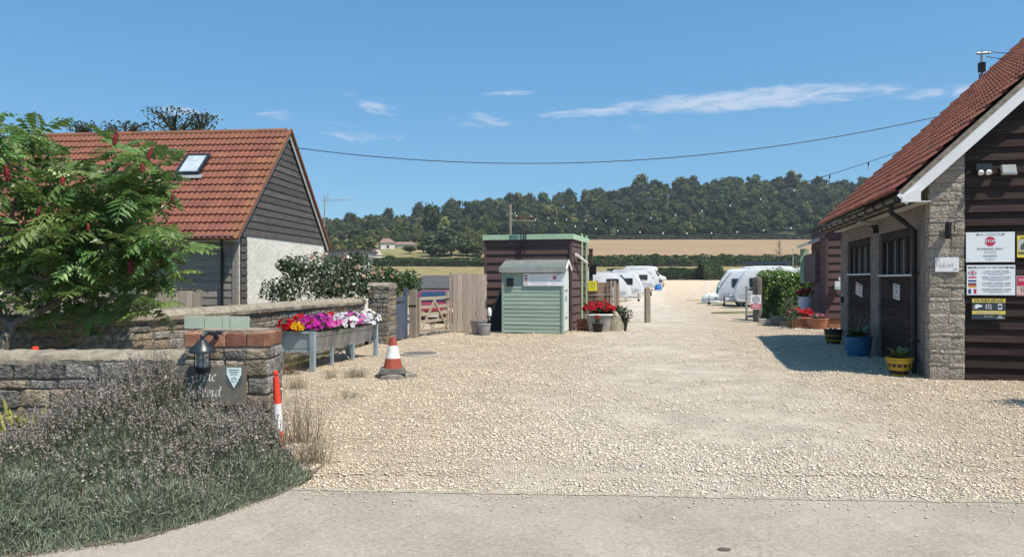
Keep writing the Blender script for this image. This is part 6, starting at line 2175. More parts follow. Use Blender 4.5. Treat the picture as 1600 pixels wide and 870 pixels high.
MB().box(2.0, 2.25, -1.25, -1.02, 1.35, 1.65).build('mirror', M['black'], mh_)
# blue covered hitch
bc = P3(1026, 440, 92)
bcv = thing('blue_hitch_cover', 'bright blue cover over the hitch of the third left caravan', 'cover', (bc.x + .2, 92, tz1(bc.x, 92)))
V, f, C = None, None, None
mb = MB(); mb.lathe([(.55, .0), (.6, .3), (.55, .75), (.35, 1.05), (.05, 1.15)], 12); mb.build('cover', M['bluetarp'], bcv, True); bcv.children[0].scale = (.8, .6, .75)
mb = MB(); mb.tube([(-.6, -.4, .05), (.7, -.4, .05)], .03, 6); mb.build('cord', M['white'], bcv)

# right row: fronts point left
rs = R(180 - 14)
def place_right(px_front, Y, L, **k):
    x, y, z = cpos(px_front, Y)
    return caravan(k.pop('label'), (x - L / 2 * math.cos(rs), y - L / 2 * math.sin(rs), z), rs, L, **k)
place_right(1148, 50, 6.6, label='large white caravan behind the laurel hedge, nearest of the right row', front='flat', H=2.6, win=2)
place_right(1123, 54.5, 6.0, label='white caravan with dark side window behind the nearest right one', H=2.62, win=1)
place_right(1119, 63, 6.0, label='white caravan mostly hidden at the far side of the right row', H=2.75)
place_right(1124, 68, 6.0, label='white caravan roof seen past the right row, beyond the hidden one', front='flat', H=2.9)
# campervan with dark roof box farther back
x, y, z = cpos(1150, 74)
cv = thing('campervan', 'campervan with long dark roof rack rising above the right caravans', 'campervan', (x + 2.3, y, z), R(166))
shell(cv, smooth_poly([(-2.6, .4), (-2.65, 1.6), (-2.55, 2.5), (-2.2, 2.62), (1.0, 2.62), (1.5, 2.4), (2.1, 1.45), (2.6, 1.2), (2.7, .45)], 1), 1.0, M['caravan'])
MB().box(-2.3, 1.2, -.8, .8, 2.74, 2.98).build('roof_rack', mat('navy_rack', (.03, .05, .08), var=.1, rough=.5), cv)
for x_ in (-1.9, -.5, .9):
    MB().box(x_, x_ + .06, -.85, .85, 2.62, 2.739).build('rack_foot', M['black'], cv)
cv.scale = (1.22,) * 3
mb = MB(); mb.prism([(1.0, 1.4), (1.0, 2.15), (1.4, 2.1), (1.95, 1.45)], 1.001, 1.012); mb.build('side_window', M['glassd'], cv)
for x_ in (1.6, -1.6):
    for s_ in (-1, 1): wheel(cv, x_, s_ * .86, .34, .2)
# small car parked between the right caravans
def car(label, loc, rz, body_m, name='parked_car', sc=1.0, group=None):
    t = thing(name, label, 'car', loc, rz, group)
    pf = [(-2.05, .32), (-2.12, .62), (-2.05, .92), (-1.75, .98), (-1.45, 1.42), (-.75, 1.56), (.25, 1.50), (.95, 1.02), (1.75, .86), (2.05, .70), (2.10, .45), (2.0, .28)]
    shell(t, smooth_poly(pf, 2), .88, body_m, inset=.16)
    mb = MB(); mb.add([(.34, -.62, 1.44), (.34, .62, 1.44), (.98, .72, 1.05), (.98, -.72, 1.05)], [(0, 1, 2, 3)]); o = mb.build('windscreen', M['carglass'], t); o.location = (.035, 0, .03)
    for s_ in (-1, 1):
        mb = MB(); mb.prism([(-1.3, 1.02), (-1.15, 1.36), (-.7, 1.46), (.2, 1.41), (.75, 1.04)], s_ * .83, s_ * .885); mb.build('side_window', M['carglass'], t)
        mb = MB(); mb.lathe([(.001, -.03), (.14, -.02), (.15, .03), (.10, .06)], 12); h = mb.build('headlight', M['lamp'], t, True, loc=(1.93, s_ * .62, .70), rot=(0, R(75), 0)); h.scale = (.6, 1.3, 1)
        for x in (1.3, -1.25): wheel(t, x, s_ * .80, .32, .2)
        mb = MB(); mb.lathe([(.02, -.09), (.08, -.05), (.08, .06), (.02, .09)], 8); mb.build('door_mirror', body_m, t, True, loc=(.7, s_ * .97, 1.08))
    MB().box(2.02, 2.115, -.5, .5, .55, .68).build('grille', M['black'], t)
    mb = MB(); mb.prism([(-.42, .70), (-.18, .52), (.18, .52), (.42, .70), (.34, .70), (.15, .57), (-.15, .57), (-.34, .70)], 2.10, 2.125, 'x'); mb.build('badge_bar', M['chrome'], t)
    MB().box(2.04, 2.118, -.62, .62, .30, .44).build('lower_grille', M['black'], t)
    MB().box(2.119, 2.13, -.26, .26, .42, .53).build('number_plate', M['offwhite'], t)
    t.scale = (sc,) * 3
    return t


x, y, z = cpos(1136, 52.4)
caravan_car = car('silver grey hatchback nosing out between the right hand caravans', (x + 2.1, 51.8, z), rs, mat('car_silver', (.42, .45, .46), var=.03, rough=.2, coat=.6, metal=.3))
x, y, z = cpos(1103, 58.3)
cvd = thing('covered_hitch', 'white covered caravan hitch poking into the drive on the right', 'cover', (x + .6, 58.3, z), rs)
mb = MB(); mb.lathe([(.6, .1), (.62, .4), (.5, .75), (.25, .98), (.05, 1.02)], 12); o = mb.build('cover', mat('white_cover', (.66, .70, .72), var=.1, rough=.6), cvd, True); o.scale = (1.5, .7, .85)
mb = MB(); mb.lathe([(.3, .6), (.32, .9), (.2, 1.25), (.05, 1.3)], 10); o = mb.build('hood', mat('teal_cover', (.10, .2, .22), var=.1, rough=.6), cvd, True); o.location = (-.5, 0, 0)
# red car behind the five bar gate, seen from the front
rc = P3(677, 500, 27.0)
rcar = car('red car seen from the front behind the five bar gate', (rc.x, 29.3, tz1(rc.x, 28) - .1), R(-92), M['carred'])
rcar.scale = (1, 1, .86)
# small garage behind the red car
gg = thing('garden_shed', 'small green shed with dark felt roof behind the red car', 'shed', (P3(672, 500, 33.0).x, 33.0, 0), R(-6))
gez, grz = P3(672, 449, 32.6).z, P3(672, 430, 34).z
MB().box(-.75, 2.2, 0, 2.2, -.05, gez - .02).build('wall', mat('green_shed_paint', (.13, .18, .14), (.2, .26, .2), ns=3, stretch=WOODX), gg)
for k in range(9):
    MB().box(-.76, 2.2, -.02, -.001, k * gez / 9 + .006, (k + 1) * gez / 9 - .006).build('board', mat('sage_board', (.20, .26, .19), (.27, .34, .25), ns=3, stretch=WOODX) if k == 0 else bpy.data.materials['sage_board'], gg)
mb = MB(); mb.add([(-1.0, -.25, gez - .03), (2.4, -.25, gez - .03), (2.3, 1.1, grz), (-.55, 1.1, grz)], [(0, 1, 2, 3)]).add([(-1.0, 2.45, gez - .03), (2.4, 2.45, gez - .03), (2.3, 1.1, grz), (-.55, 1.1, grz)], [(3, 2, 1, 0)]).add([(-1.0, -.25, gez - .03), (-.55, 1.1, grz), (-1.0, 2.45, gez - .03)], [(0, 1, 2)])
mb.build('roof', M['feltdark'], gg)
MB().box(-.15, .75, -.05, -.021, .0, gez - .12).build('door', mat('navy_door', (.03, .05, .07), var=.1), gg)
mb = MB(); mb.lathe([(.02, 0), (.05, -.04), (.06, -.10), (.001, -.10)], 10); mb.build('lamp', M['lamp'], gg, True, loc=(.05, -.12, gez - .15))
# slim lamp post and bare sapling beyond
lpx = P3(1239, 420, 95)
lp = thing('lamp_post', 'thin pale lamp post rising behind the right caravans', 'lamp post', (lpx.x, 95, tz1(lpx.x, 95)))
zt_ = P3(1239, 388, 95).z - lp.location.z
mb = MB(); mb.tube([(0, 0, 0), (0, 0, zt_)], [.07, .05], 8); mb.build('pole', M['galv_in'], lp, True)
MB().box(-.45, .12, -.14, .14, zt_, zt_ + .12).build('lantern', M['offwhite'], lp)
sp = P3(1218, 400, 150)
spt = thing('bare_sapling', 'leafless brown sapling at the edge of the stubble field', 'tree', (sp.x, 182, tz1(sp.x, 182)))
spt.location.x = P3(1218, 400, 182).x
mb = MB()
mb.tube([(0, 0, 0), (.1, 0, 3), (0, 0, 6.2)], [.16, .1, .03], 6); mb.build('trunk', M['bark'], spt)
mb = MB()
for k in range(26):
    z = rnd.uniform(1.8, 5.8); a = rnd.uniform(0, 6.28); l = (6.4 - z) * .42
    mb.tube([(0.05, 0, z), (l * math.cos(a) * .5, l * math.sin(a) * .5, z + .5), (l * math.cos(a), l * math.sin(a), z + 1.1)], [.06, .04, .02], 4)
mb.build('branches', M['bark'], spt)

# ================================================================ hill, woods, hedges, far houses
M['wood'] = mat('wood_foliage', (1, 1, 1), var=0.0, vcol=True, trans=0.12, rough=0.7, spec=0.15)


def crown(seed, n, Rr=4.0, Hh=5.0, size=1.1, lobes=9):
    """lumpy crown of outward facing leaf clumps about the origin (base of crown at z=0)"""
    rg = np.random.default_rng(seed)
    bl = []
    for k in range(lobes):
        a = rg.uniform(0, 6.28); rr = Rr * rg.uniform(.15, .62); z = Hh * rg.uniform(.18, .82)
        s = rg.uniform(.34, .55) * Rr * (1.0 if z < Hh * .6 else .8)
        bl.append((rr * math.cos(a), rr * math.sin(a), z, s, s, s * .85))
    bl.append((0, 0, Hh * .45, Rr * .6, Rr * .6, Hh * .42))
    V, f, C = blob_leaves(bl, n, size, (1, 1, 1), .8, shell=.25, spread=.45, var=.32, hue=.06, rg=rg)
    return V, f, C, bl


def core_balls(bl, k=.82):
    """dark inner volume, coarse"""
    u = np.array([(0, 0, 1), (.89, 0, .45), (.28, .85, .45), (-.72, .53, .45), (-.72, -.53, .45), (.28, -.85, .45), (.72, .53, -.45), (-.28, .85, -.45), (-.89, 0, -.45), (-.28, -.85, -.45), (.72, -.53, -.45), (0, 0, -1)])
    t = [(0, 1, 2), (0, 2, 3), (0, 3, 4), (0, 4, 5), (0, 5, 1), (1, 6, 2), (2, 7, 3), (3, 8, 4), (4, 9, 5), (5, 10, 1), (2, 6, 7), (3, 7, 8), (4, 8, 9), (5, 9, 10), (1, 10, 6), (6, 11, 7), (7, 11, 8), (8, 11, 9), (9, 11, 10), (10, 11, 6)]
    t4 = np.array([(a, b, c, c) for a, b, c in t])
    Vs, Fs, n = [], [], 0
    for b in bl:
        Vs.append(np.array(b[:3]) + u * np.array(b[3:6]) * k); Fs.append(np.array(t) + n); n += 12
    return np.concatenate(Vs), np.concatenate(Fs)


PROTO = [crown(100 + i, 430, 4.0, 5.6 + .9 * (i % 3), .85, 8 + i % 5) for i in range(7)]
CORES = [core_balls(p[3]) for p in PROTO]
DARK, MIDG, OLIVE, YELG = (.044, .064, .017), (.072, .094, .024), (.130, .138, .040), (.26, .28, .06)


def plant_wood(name, pts, label, cat, rg):
    """pts: (x, y, scale, colour). One joined mass of crowns with trunks"""
    parts, cp, nV = [], [], 0
    Vc, Fc, k = [], [], 0
    for (x, y, s, c) in pts:
        i = rg.integers(len(PROTO))
        V, f, C, bl = PROTO[i]
        a = rg.uniform(0, 6.28); ca, sa = math.cos(a), math.sin(a)
        Rm = np.array([(ca, -sa, 0), (sa, ca, 0), (0, 0, 1)]).T
        sc = np.array([s, s, s * rg.uniform(.85, 1.2)])
        o = np.array([x, y, tz1(x, y) + .6 * s])
        cc = np.array(c) * rg.uniform(.65, 1.4) * (1 + rg.uniform(-.1, .1, 3))
        parts.append(((V * sc) @ Rm + o, f, C * cc))
        cv, cf = CORES[i]
        Vc.append((cv * sc) @ Rm + o); Fc.append(cf + k); k += len(cv)
    V, f, C = cat_meshes(parts)
    o = put(name, np_mesh(name, V, f, M['wood'], C))
    tag(o, label, cat, kind='stuff')
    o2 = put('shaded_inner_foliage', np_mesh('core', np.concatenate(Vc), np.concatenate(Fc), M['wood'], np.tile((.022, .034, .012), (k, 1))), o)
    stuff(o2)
    mb = MB()
    for (x, y, s, c) in pts[::2]:
        z = tz1(x, y); mb.tube([(x, y, z - .3), (x, y, z + 3.0 * s)], [.35 * s, .22 * s], 5, False)
    stuff(mb.build('trunks', M['barkdark'], o))
    return o


rg = np.random.default_rng(5)
pts = []
def band(px0, px1, Y0, Y1, n, s0, s1, cols, p=None):
    for _ in range(n):
        Y = rg.uniform(Y0, Y1); pxv = rg.uniform(px0, px1); X = (pxv - CX) / F * Y
        if 583 < pxv < 672 and Y < 292:
            continue                                   # open ground in front of the far houses
        pts.append((X, Y, rg.uniform(s0, s1), cols[rg.integers(len(cols))]))
DK = [DARK, DARK, MIDG, MIDG, OLIVE, (.060, .098, .040), (.095, .100, .030)]
# dense wood across the upper hill, from its lower edge to the crest
band(760, 1480, 338, 352, 120, .65, 1.05, DK)
band(740, 1480, 352, 420, 300, .6, 1.5, DK)
band(700, 1500, 420, 500, 280, .7, 1.6, DK)
band(700, 1440, 462, 490, 70, .9, 1.85, [DARK, MIDG, OLIVE])
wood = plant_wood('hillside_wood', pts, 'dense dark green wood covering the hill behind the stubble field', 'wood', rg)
# scrub lower on the left of the hill
pts = []
band(470, 760, 300, 345, 120, .35, .8, [MIDG, OLIVE, OLIVE])
band(440, 760, 345, 470, 260, .4, .95, [MIDG, OLIVE, OLIVE, DARK])
band(560, 780, 226, 300, 150, .3, .62, [MIDG, OLIVE, OLIVE, DARK])
band(470, 640, 235, 300, 60, .3, .55, [MIDG, OLIVE, OLIVE])
plant_wood('hillside_scrub', pts, 'olive green scrub over the left slope of the hill', 'scrub', rg)
# bushes reaching beyond the frame on both sides, sparser
pts = []
band(-150, 430, 300, 480, 110, .8, 1.4, DK); band(1500, 1950, 340, 480, 110, .9, 1.4, DK)
plant_wood('outer_wood', pts, 'dark green trees on the hill hidden by the buildings at the sides', 'wood', rg)


def far_tree(name, label, px, Y, s, col, group, py_top=None, wide=1.0, tall=1.0):
    i = rg.integers(len(PROTO))
    V, f, C, bl = PROTO[i]
    X = (px - CX) / F * Y
    t = thing(name, label, 'tree', (X, Y, tz1(X, Y)), rg.uniform(0, 6.28), group)
    sc = np.array([s * wide, s * wide, s * tall])
    trunk_h = 1.1 * s
    put('crown', np_mesh('crown', V * sc + np.array([0, 0, trunk_h * .6]), f, M['wood'], C * np.array(col)), t)
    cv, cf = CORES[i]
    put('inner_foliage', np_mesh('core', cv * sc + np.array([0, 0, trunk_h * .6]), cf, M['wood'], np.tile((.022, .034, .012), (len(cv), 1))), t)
    mb = MB(); mb.tube([(0, 0, -.3), (0, 0, 3 * s)], [.32 * s, .2 * s], 6, False); mb.build('trunk', M['barkdark'], t)
    return t


TG = 'single trees standing out on the left hill'
for (px, Y, s, c, w, h, lab) in [
    (546, 440, 1.35, DARK, 1.1, .9, 'round dark tree on the skyline farthest left'), (579, 450, 1.1, DARK, .9, 1.0, 'smaller dark tree on the skyline right of the round one'),
    (607, 450, 1.5, DARK, 1.1, 1.0, 'wide dark skyline tree above the far white houses'), (652, 440, 1.6, DARK, .85, 1.25, 'upright dark skyline tree left of a matching broader one'),
    (667, 445, 1.45, DARK, .95, 1.0, 'broader dark skyline tree beside the upright one'), (703, 455, 1.9, DARK, 1.2, 1.0, 'broad dark skyline tree midway to the timber pole'),
    (738, 450, 1.6, DARK, 1.1, 1.0, 'dark skyline tree left of the timber pole'), (760, 450, 1.2, DARK, .9, 1.1, 'small dark skyline tree nearest the timber pole'),
    (580, 330, 1.35, DARK, 1.1, 1.1, 'dark tree on the slope left of the far white houses'), (673, 330, 1.7, DARK, .9, 1.35, 'tall dark tree on the slope above the far houses'),
    (693, 312, 1.1, YELG, .9, 1.5, 'yellow green tree alone on the dark wooded slope'), (712, 325, 1.3, DARK, 1.0, 1.2, 'dark tree just right of the yellow green tree'),
    (627, 325, 1.3, MIDG, 1.2, 1.0, 'mid green tree above the white houses'), (556, 315, 1.1, MIDG, 1.2, .9, 'mid green bushy tree low on the slope by the cottage')]:
    far_tree('hill_tree', lab, px, Y, s, c, TG, wide=w, tall=h)
VG = 'trees in the valley behind the gates'
GREYG = (.080, .105, .052)
for (px, Y, s, c, w, h, lab) in [
    (640, 238, .6, MIDG, 1.3, .65, 'low dark green valley tree in front of the white houses'), (662, 240, .75, OLIVE, 1.2, .8, 'olive valley tree right of the white houses'),
    (687, 225, 1.25, GREYG, 1.35, .8, 'large grey green willow like tree left of the brown shed'), (705, 232, 1.25, GREYG, 1.2, 1.0, 'tall grey green tree behind the large willow like one'),
    (730, 228, 1.0, MIDG, 1.3, .8, 'dark green valley tree touching the brown shed roof'), (750, 222, .8, OLIVE, 1.2, .7, 'low olive valley bush beside the brown shed'),
    (575, 215, .9, OLIVE, 1.2, .9, 'olive tree above the rose bushes by the cottage'), (545, 200, .8, MIDG, 1.3, .8, 'mid green tree behind the rose bush near the cottage'),
    (611, 205, .4, MIDG, 1.2, .7, 'small green tree left of the little white cottage')]:
    far_tree('valley_tree', lab, px, Y, s, c, VG, wide=w, tall=h)


def long_hedge(name, label, p0, p1, h, w, n, size, col, seed, lump=.25):
    r_ = np.random.default_rng(seed)
    a, b = np.array(p0, float), np.array(p1, float)
    L_ = np.linalg.norm(b - a); u = (b - a) / L_; nr = np.array([u[1], -u[0]])
    t = thing(name, label, 'hedge', (a[0], a[1], tz1(*a)), 0)
    s = r_.uniform(0, L_, n); q = r_.uniform(0, math.pi, n)
    hh = h * (1 + lump * (.5 * np.sin(s * .35 + seed) + .3 * np.sin(s * 1.1) + .2 * np.sin(s * 2.7)))
    off = np.cos(q) * w * .5 * (1 + .2 * np.sin(s * 1.7)); zz = np.abs(np.sin(q)) ** .55 * hh
    XY = a[None] + u[None] * s[:, None] + nr[None] * off[:, None]
    P = np.column_stack([XY, tz(XY[:, 0], XY[:, 1]) + zz])
    Nn = np.column_stack([nr[None] * np.cos(q)[:, None], np.sin(q)])
    V, f = leaf_cards(P, Nn, size * r_.uniform(.7, 1.3, n), .8, spread=.5, rg=r_)
    V -= np.array(t.location)
    put('foliage', np_mesh('foliage', V, f, M['wood'], tint(n, col, .3, .1, r_)), t)
    mb = MB()
    k = max(2, int(L_ / 8))
    pts_ = [a + u * L_ * i / k for i in range(k + 1)]
    Vc = []
    for p_ in pts_:
        z = tz1(*p_)
        for sg in (-1, 1):
            e = p_ + nr * sg * w * .38
            Vc += [(e[0], e[1], z - .2), (e[0], e[1], z + h * .72)]
    Vc = [tuple(np.array(v) - np.array(t.location)) for v in Vc]
    fs = []
    for i in range(k):
        o = i * 4
        fs += [(o, o + 4, o + 5, o + 1), (o + 2, o + 3, o + 7, o + 6), (o + 1, o + 5, o + 7, o + 3)]
    mb.add(Vc, fs); mb.build('branches', M['barkdark'], t)
    return t


long_hedge('field_hedge', 'long dark hedge below the stubble field behind the right caravans', (16, 179), (140, 184), 2.5, 2.4, 9000, .55, (.042, .072, .022), 1)
long_hedge('upper_field_hedge', 'second hedge line just above the first at the foot of the stubble field', (14, 190), (150, 192), 2.2, 2.0, 6000, .55, (.05, .085, .026), 2)
long_hedge('valley_hedge', 'straight dark hedge across the valley left of the brown shed', (-60, 184), (2, 178), 2.0, 2.0, 5000, .5, (.034, .062, .02), 3, .08)
long_hedge('site_hedge', 'clipped dark hedge at the far end of the caravan drive', (18, 138), (37, 139.5), 2.0, 1.8, 4000, .4, (.035, .06, .022), 4, .1)
long_hedge('site_hedge', 'scruffy far hedge with brown patches behind the right hand caravans', (39, 141), (75, 144), 1.5, 1.8, 4000, .4, (.075, .08, .035), 5, .3)
long_hedge('bushy_hedge', 'taller rounded bush at the corner of the far clipped hedge', (35.2, 137.5), (39, 138.5), 3.0, 2.6, 1300, .4, (.05, .08, .03), 6, .1)
long_hedge('left_site_hedge', 'low hedge behind the left row of white caravans', (4, 137), (17.5, 138), 1.3, 1.5, 2000, .4, (.045, .07, .028), 7, .2)
long_hedge('wood_edge_hedge', 'thin dark hedge along the top of the stubble field', (30, 331), (230, 331), 2.2, 2.0, 4000, .8, (.03, .055, .02), 8, .2)

# far white houses on the slope
def house(label, px, py, Y, w, d, h, rh, rz=0.0, gable=False):
    X = (px - CX) / F * Y
    t = thing('far_house', label, 'house', (X, Y, P3(px, py, Y).z), rz)
    MB().box(-w / 2, w / 2, 0, d, -6, h).build('wall', M['farwall'], t)
    if gable:
        mb = MB(); mb.prism([(-w / 2 - .2, h), (w / 2 + .2, h), (0, h + rh)], -.2, d + .2); mb.build('roof', M['farroof'], t)
        mb = MB(); mb.prism([(-w / 2, h), (w / 2, h), (0, h + rh * .9)], -.25, -.21); mb.build('gable', M['farwall'], t)
    else:
        mb = MB(); mb.add([(-w / 2 - .4, -.4, h), (w / 2 + .4, -.4, h), (w / 2 + .4, d + .4, h), (-w / 2 - .4, d + .4, h), (-w / 4, d / 2, h + rh), (w / 4, d / 2, h + rh)], [(0, 1, 5, 4), (1, 2, 5), (2, 3, 4, 5), (3, 0, 4), (0, 3, 2, 1)]); mb.build('roof', M['farroof'], t)
    for k in range(max(1, int(w / 3))):
        x = -w / 2 + (k + .5) * w / max(1, int(w / 3))
        wn_ = MB().box(x - .55, x + .55, -.05, -.01, h - 2.0, h - .8).build('window', M['offwhite'], t)
        MB().box(x - .45, x + .45, -.06, -.051, h - 1.9, h - .9).build('pane', M['glassd'], wn_)
    return t


house('white hipped roof house on the slope, leftmost of the far houses', 606, 396, 262, 5.0, 7, 3.8, 1.7, .3)
house('long low white house right of the hipped roof far house', 632, 392, 272, 9.0, 6, 2.4, 1.1, .1)
house('pale flat topped far house highest of the group', 655, 389, 285, 9, 5, 1.4, .5, -.1)
house('tiny white gabled cottage low in the valley by the roses', 590, 408, 210, 3.0, 4, 1.8, 1.8, .5, True)

# ================================================================ overhead cable, festoon lights, timber pole
def catenary(a, b, sag, n=40):
    a, b = Vector(a), Vector(b)
    return [a.lerp(b, t) - Vector((0, 0, sag * 4 * t * (1 - t))) for t in np.linspace(0, 1, n)]


pole_b = P3(797, 430, 35)
pol = thing('timber_pole', 'thin timber pole rising behind the brown shed roof', 'pole', (pole_b.x, 35, tz1(0, 35)))
ptz = P3(797, 319, 35).z - pol.location.z
mb = MB(); mb.tube([(0, 0, -.3), (0, 0, ptz)], .075, 8); mb.build('pole', M['post'], pol, True)
mb = MB(); mb.tube([(-.2, 0, ptz - .5), (.12, 0, ptz - .45)], .025, 6); mb.build('bracket', M['galv_in'], pol)
mb = MB(); mb.tube([(0, -.05, ptz - .75), (1.2, -.05, ptz - .82)], .012, 5); mb.build('arm', M['galv_in'], pol)
ya = thing('lattice_aerial', 'reddish lattice aerial beside the thin timber pole', 'aerial', (pole_b.x + .3, 34.9, pol.location.z + ptz - .8))
rusty = mat('rusty_wire', (.20, .08, .05), var=.2)
for k in range(9):
    mb = MB(); mb.tube([(k * .1, 0, .0), (k * .1 + .05, 0, .42 - abs(k - 4) * .05)], .007, 4); mb.build('rod', rusty, ya)
for z in (.04, .18, .30):
    mb = MB(); mb.tube([(0, 0, z), (.85, 0, z)], .008, 4); mb.build('rail', rusty, ya)
mb = MB(); mb.tube([(.4, 0, .0), (.4, 0, -1.6)], .012, 5); mb.build('mast', rusty, ya)

cab = thing('overhead_cable', 'single dark cable sagging across the sky between the two tiled roofs', 'cable', (0, 0, 0))
a_, b_ = P3(462, 231, 21.4), P3(1510, 172, 20.6)
mb = MB(); mb.tube(catenary(a_, b_, .9, 60), .013, 5); mb.build('line', M['cable'], cab)


def festoon(label, a, b, sag, nb, s0=.02, s1=.98):
    t = thing('festoon_lights', label, 'string lights', (0, 0, 0))
    c = catenary(a, b, sag, 80)
    mb = MB(); mb.tube(c, .009, 5); mb.build('cable', M['cable'], t)
    bm_ = MB(); bm_.lathe([(.004, 0), (.024, -.03), (.028, -.06), (.02, -.085), (.003, -.10)], 10)
    me = bm_.mesh('bulb', M['bulb'], True)
    hm = MB(); hm.tube([(0, 0, .0), (0, 0, .10)], .02, 7)
    mh_ = hm.mesh('lamp_holder', M['black'])
    for i in range(nb):
        f_ = s0 + (s1 - s0) * i / (nb - 1)
        p = c[0].lerp(c[-1], f_) - Vector((0, 0, sag * 4 * f_ * (1 - f_)))
        o = put('bulb', me, t, p - Vector((0, 0, .115)))
        put('lamp_holder', mh_, o, (0, 0, 0))
    return t


festoon('festoon lights rising over the hill to the right roof edge', P3(1445, 222, 20.3), P3(797, 326, 34.8), 1.05, 16)
festoon('lower festoon lights hanging level in front of the wooded hill', P3(1306, 341, 27.5), P3(799, 330, 34.8), .62, 14, .04)
for (px0, py0, Y0, px1, py1, Y1, lab) in ((1545, 80, 19.3, 1640, 66, 14, 'upper thin wire leaving the roof mast to the right'), (1541, 88, 19.3, 1640, 78, 14, 'lower thin wire leaving the roof mast to the right')):
    t = thing('mast_wire', lab, 'wire', (0, 0, 0))
    mb = MB(); mb.tube(catenary(P3(px0, py0, Y0), P3(px1, py1, Y1), .12, 16), .01, 5); mb.build('line', M['cable'], t)

# trees behind the cottage ridge
def wispy_tree(label, px, py, Y, wpx, hpx, n, seed, col):
    r_ = np.random.default_rng(seed)
    top = P3(px, py, Y)
    t = thing('garden_tree', label, 'tree', (top.x, Y, 0))
    H = top.z
    hw, hh = wpx / F * Y / 2, hpx / F * Y
    mb = MB(); mb.tube([(0, 0, 0), (.1, 0, H * .5), (0, 0, H * .95)], [.16, .1, .02], 7)
    ends = []
    for k in range(30):
        z = H - hh * r_.uniform(.3, 1.6); a = r_.uniform(0, 6.28); l = hw * r_.uniform(.4, 1)
        e = np.array([l * math.cos(a), l * math.sin(a) * .7, min(H, z + hh * r_.uniform(.3, .7))])
        mb.tube([(0, 0, z - hh * .3), tuple(e * .6 + np.array([0, 0, (z) * .4])), tuple(e)], [.05, .03, .012], 4)
        ends.append(e); ends.append(e * .7 + np.array([0, 0, z * .3]))
    mb.build('trunk', M['barkdark'], t)
    E = np.array(ends)
    P = E[r_.integers(len(E), size=n)] + r_.normal(0, .19, (n, 3)) * np.array([1, 1, .9])
    P[:, 2] = np.minimum(P[:, 2], H)
    V, f = leaf_cards(P, r_.normal(0, 1, (n, 3)), .13 * r_.uniform(.7, 1.3, n), .55, rg=r_)
    put('crown', np_mesh('crown', V, f, M['leaf'], tint(n, col, .35, .12, r_)), t)


wispy_tree('dark wispy tree top above the cottage ridge', 272, 174, 30, 105, 50, 850, 1, (.04, .065, .03))
wispy_tree('thin tree top above the ridge, left of the wispy one', 195, 192, 30, 70, 30, 500, 2, (.045, .07, .03))
wispy_tree('faint tree top above the ridge, farthest left', 135, 194, 31, 45, 22, 350, 3, (.04, .06, .03))
wispy_tree('short tree top above the ridge near the roof window', 315, 178, 30.5, 45, 38, 450, 4, (.04, .065, .03))

# ================================================================ sumac tree
def sumac_leaf(seed, L=.46, pairs=10):
    r_ = random.Random(seed)
    mb = MB()
    def spine(t):
        return Vector((t * L * (1 - .12 * t), 0, L * (.10 * t - .42 * t * t)))
    prev = None
    for i in range(6):
        t0, t1 = i / 6, (i + 1) / 6
        a, b = spine(t0), spine(t1)
        mb.add([a + Vector((0, -.004, 0)), a + Vector((0, .004, 0)), b + Vector((0, .003, 0)), b + Vector((0, -.003, 0))], [(0, 1, 2, 3)])
    for i in range(pairs):
        t = .18 + .80 * i / (pairs - 1)
        base = spine(t)
        l = L * .35 * math.sin(math.pi * (.22 + .70 * i / (pairs - 1))) ** .7 * r_.uniform(.9, 1.1)
        for s in (-1, 1):
            fw, dn = .35 + r_.uniform(-.15, .15), -.42 + r_.uniform(-.35, .25)
            d = Vector((fw, s, dn)).normalized()
            w = d.cross(Vector((0, 0, 1))).normalized() * l * .235
            mid = base + d * l * .42
            tip = base + d * l + Vector((0, 0, -l * .12))
            mb.add([base, mid + w + Vector((0, 0, .004)), tip, mid - w + Vector((0, 0, .004)), mid + Vector((0, 0, -.006))], [(0, 1, 4), (1, 2, 4), (2, 3, 4), (3, 0, 4)])
    e = spine(1); d = Vector((1, 0, -.6)).normalized(); l = L * .15
    mb.add([e, e + d * l * .5 + Vector((0, l * .22, 0)), e + d * l, e + d * l * .5 - Vector((0, l * .22, 0))], [(0, 1, 2, 3)])
    me = bpy.data.meshes.new('leaf')
    me.from_pydata(mb.v, [], mb.f)
    me.materials.append(M['sumac'])
    return me


LEAF = [sumac_leaf(i, .36 + .04 * (i % 4), 6 + i % 2) for i in range(6)]
sb = Vector((-5.95, 8.35, 0))
su = thing('sumac_tree', 'leaning sumac tree with feathery leaves and dark red fruit spikes', 'tree', sb)
outline = [(-150, 150), (0, 178), (62, 195), (95, 205), (140, 225), (165, 235), (185, 215), (225, 232), (255, 265), (262, 305), (235, 330), (225, 350), (275, 352), (288, 380), (283, 410), (270, 450), (240, 495), (160, 515), (100, 490), (45, 462), (-30, 460), (-160, 440)]
def inside(x, y):
    c = False
    for (x0, y0), (x1, y1) in zip(outline, outline[1:] + outline[:1]):
        if (y0 > y) != (y1 > y) and x < (x1 - x0) * (y - y0) / (y1 - y0) + x0:
            c = not c
    return c
r_ = random.Random(3)
tufts = []
tries = 0
while len(tufts) < 128 and tries < 6000:
    tries += 1
    px, py = r_.uniform(-150, 290), r_.uniform(160, 505)
    if not inside(px, py) or not inside(px + 12, py) or not inside(px, py - 8):
        continue
    dep = 9.25 + r_.uniform(-.95, .95)
    p = P3(px, py, dep) - sb
    if min([(p - q).length for q in tufts] or [9]) < .21:
        continue
    tufts.append(p)
for (px, py, d) in ((15, 195, 9.3), (60, 205, 9.2), (180, 228, 9.2), (245, 262, 9.2), (265, 372, 9.0), (275, 395, 9.0), (250, 300, 9.2), (205, 250, 9.2), (232, 285, 9.2), (255, 430, 8.9)):
    tufts.append(P3(px, py, d) - sb)
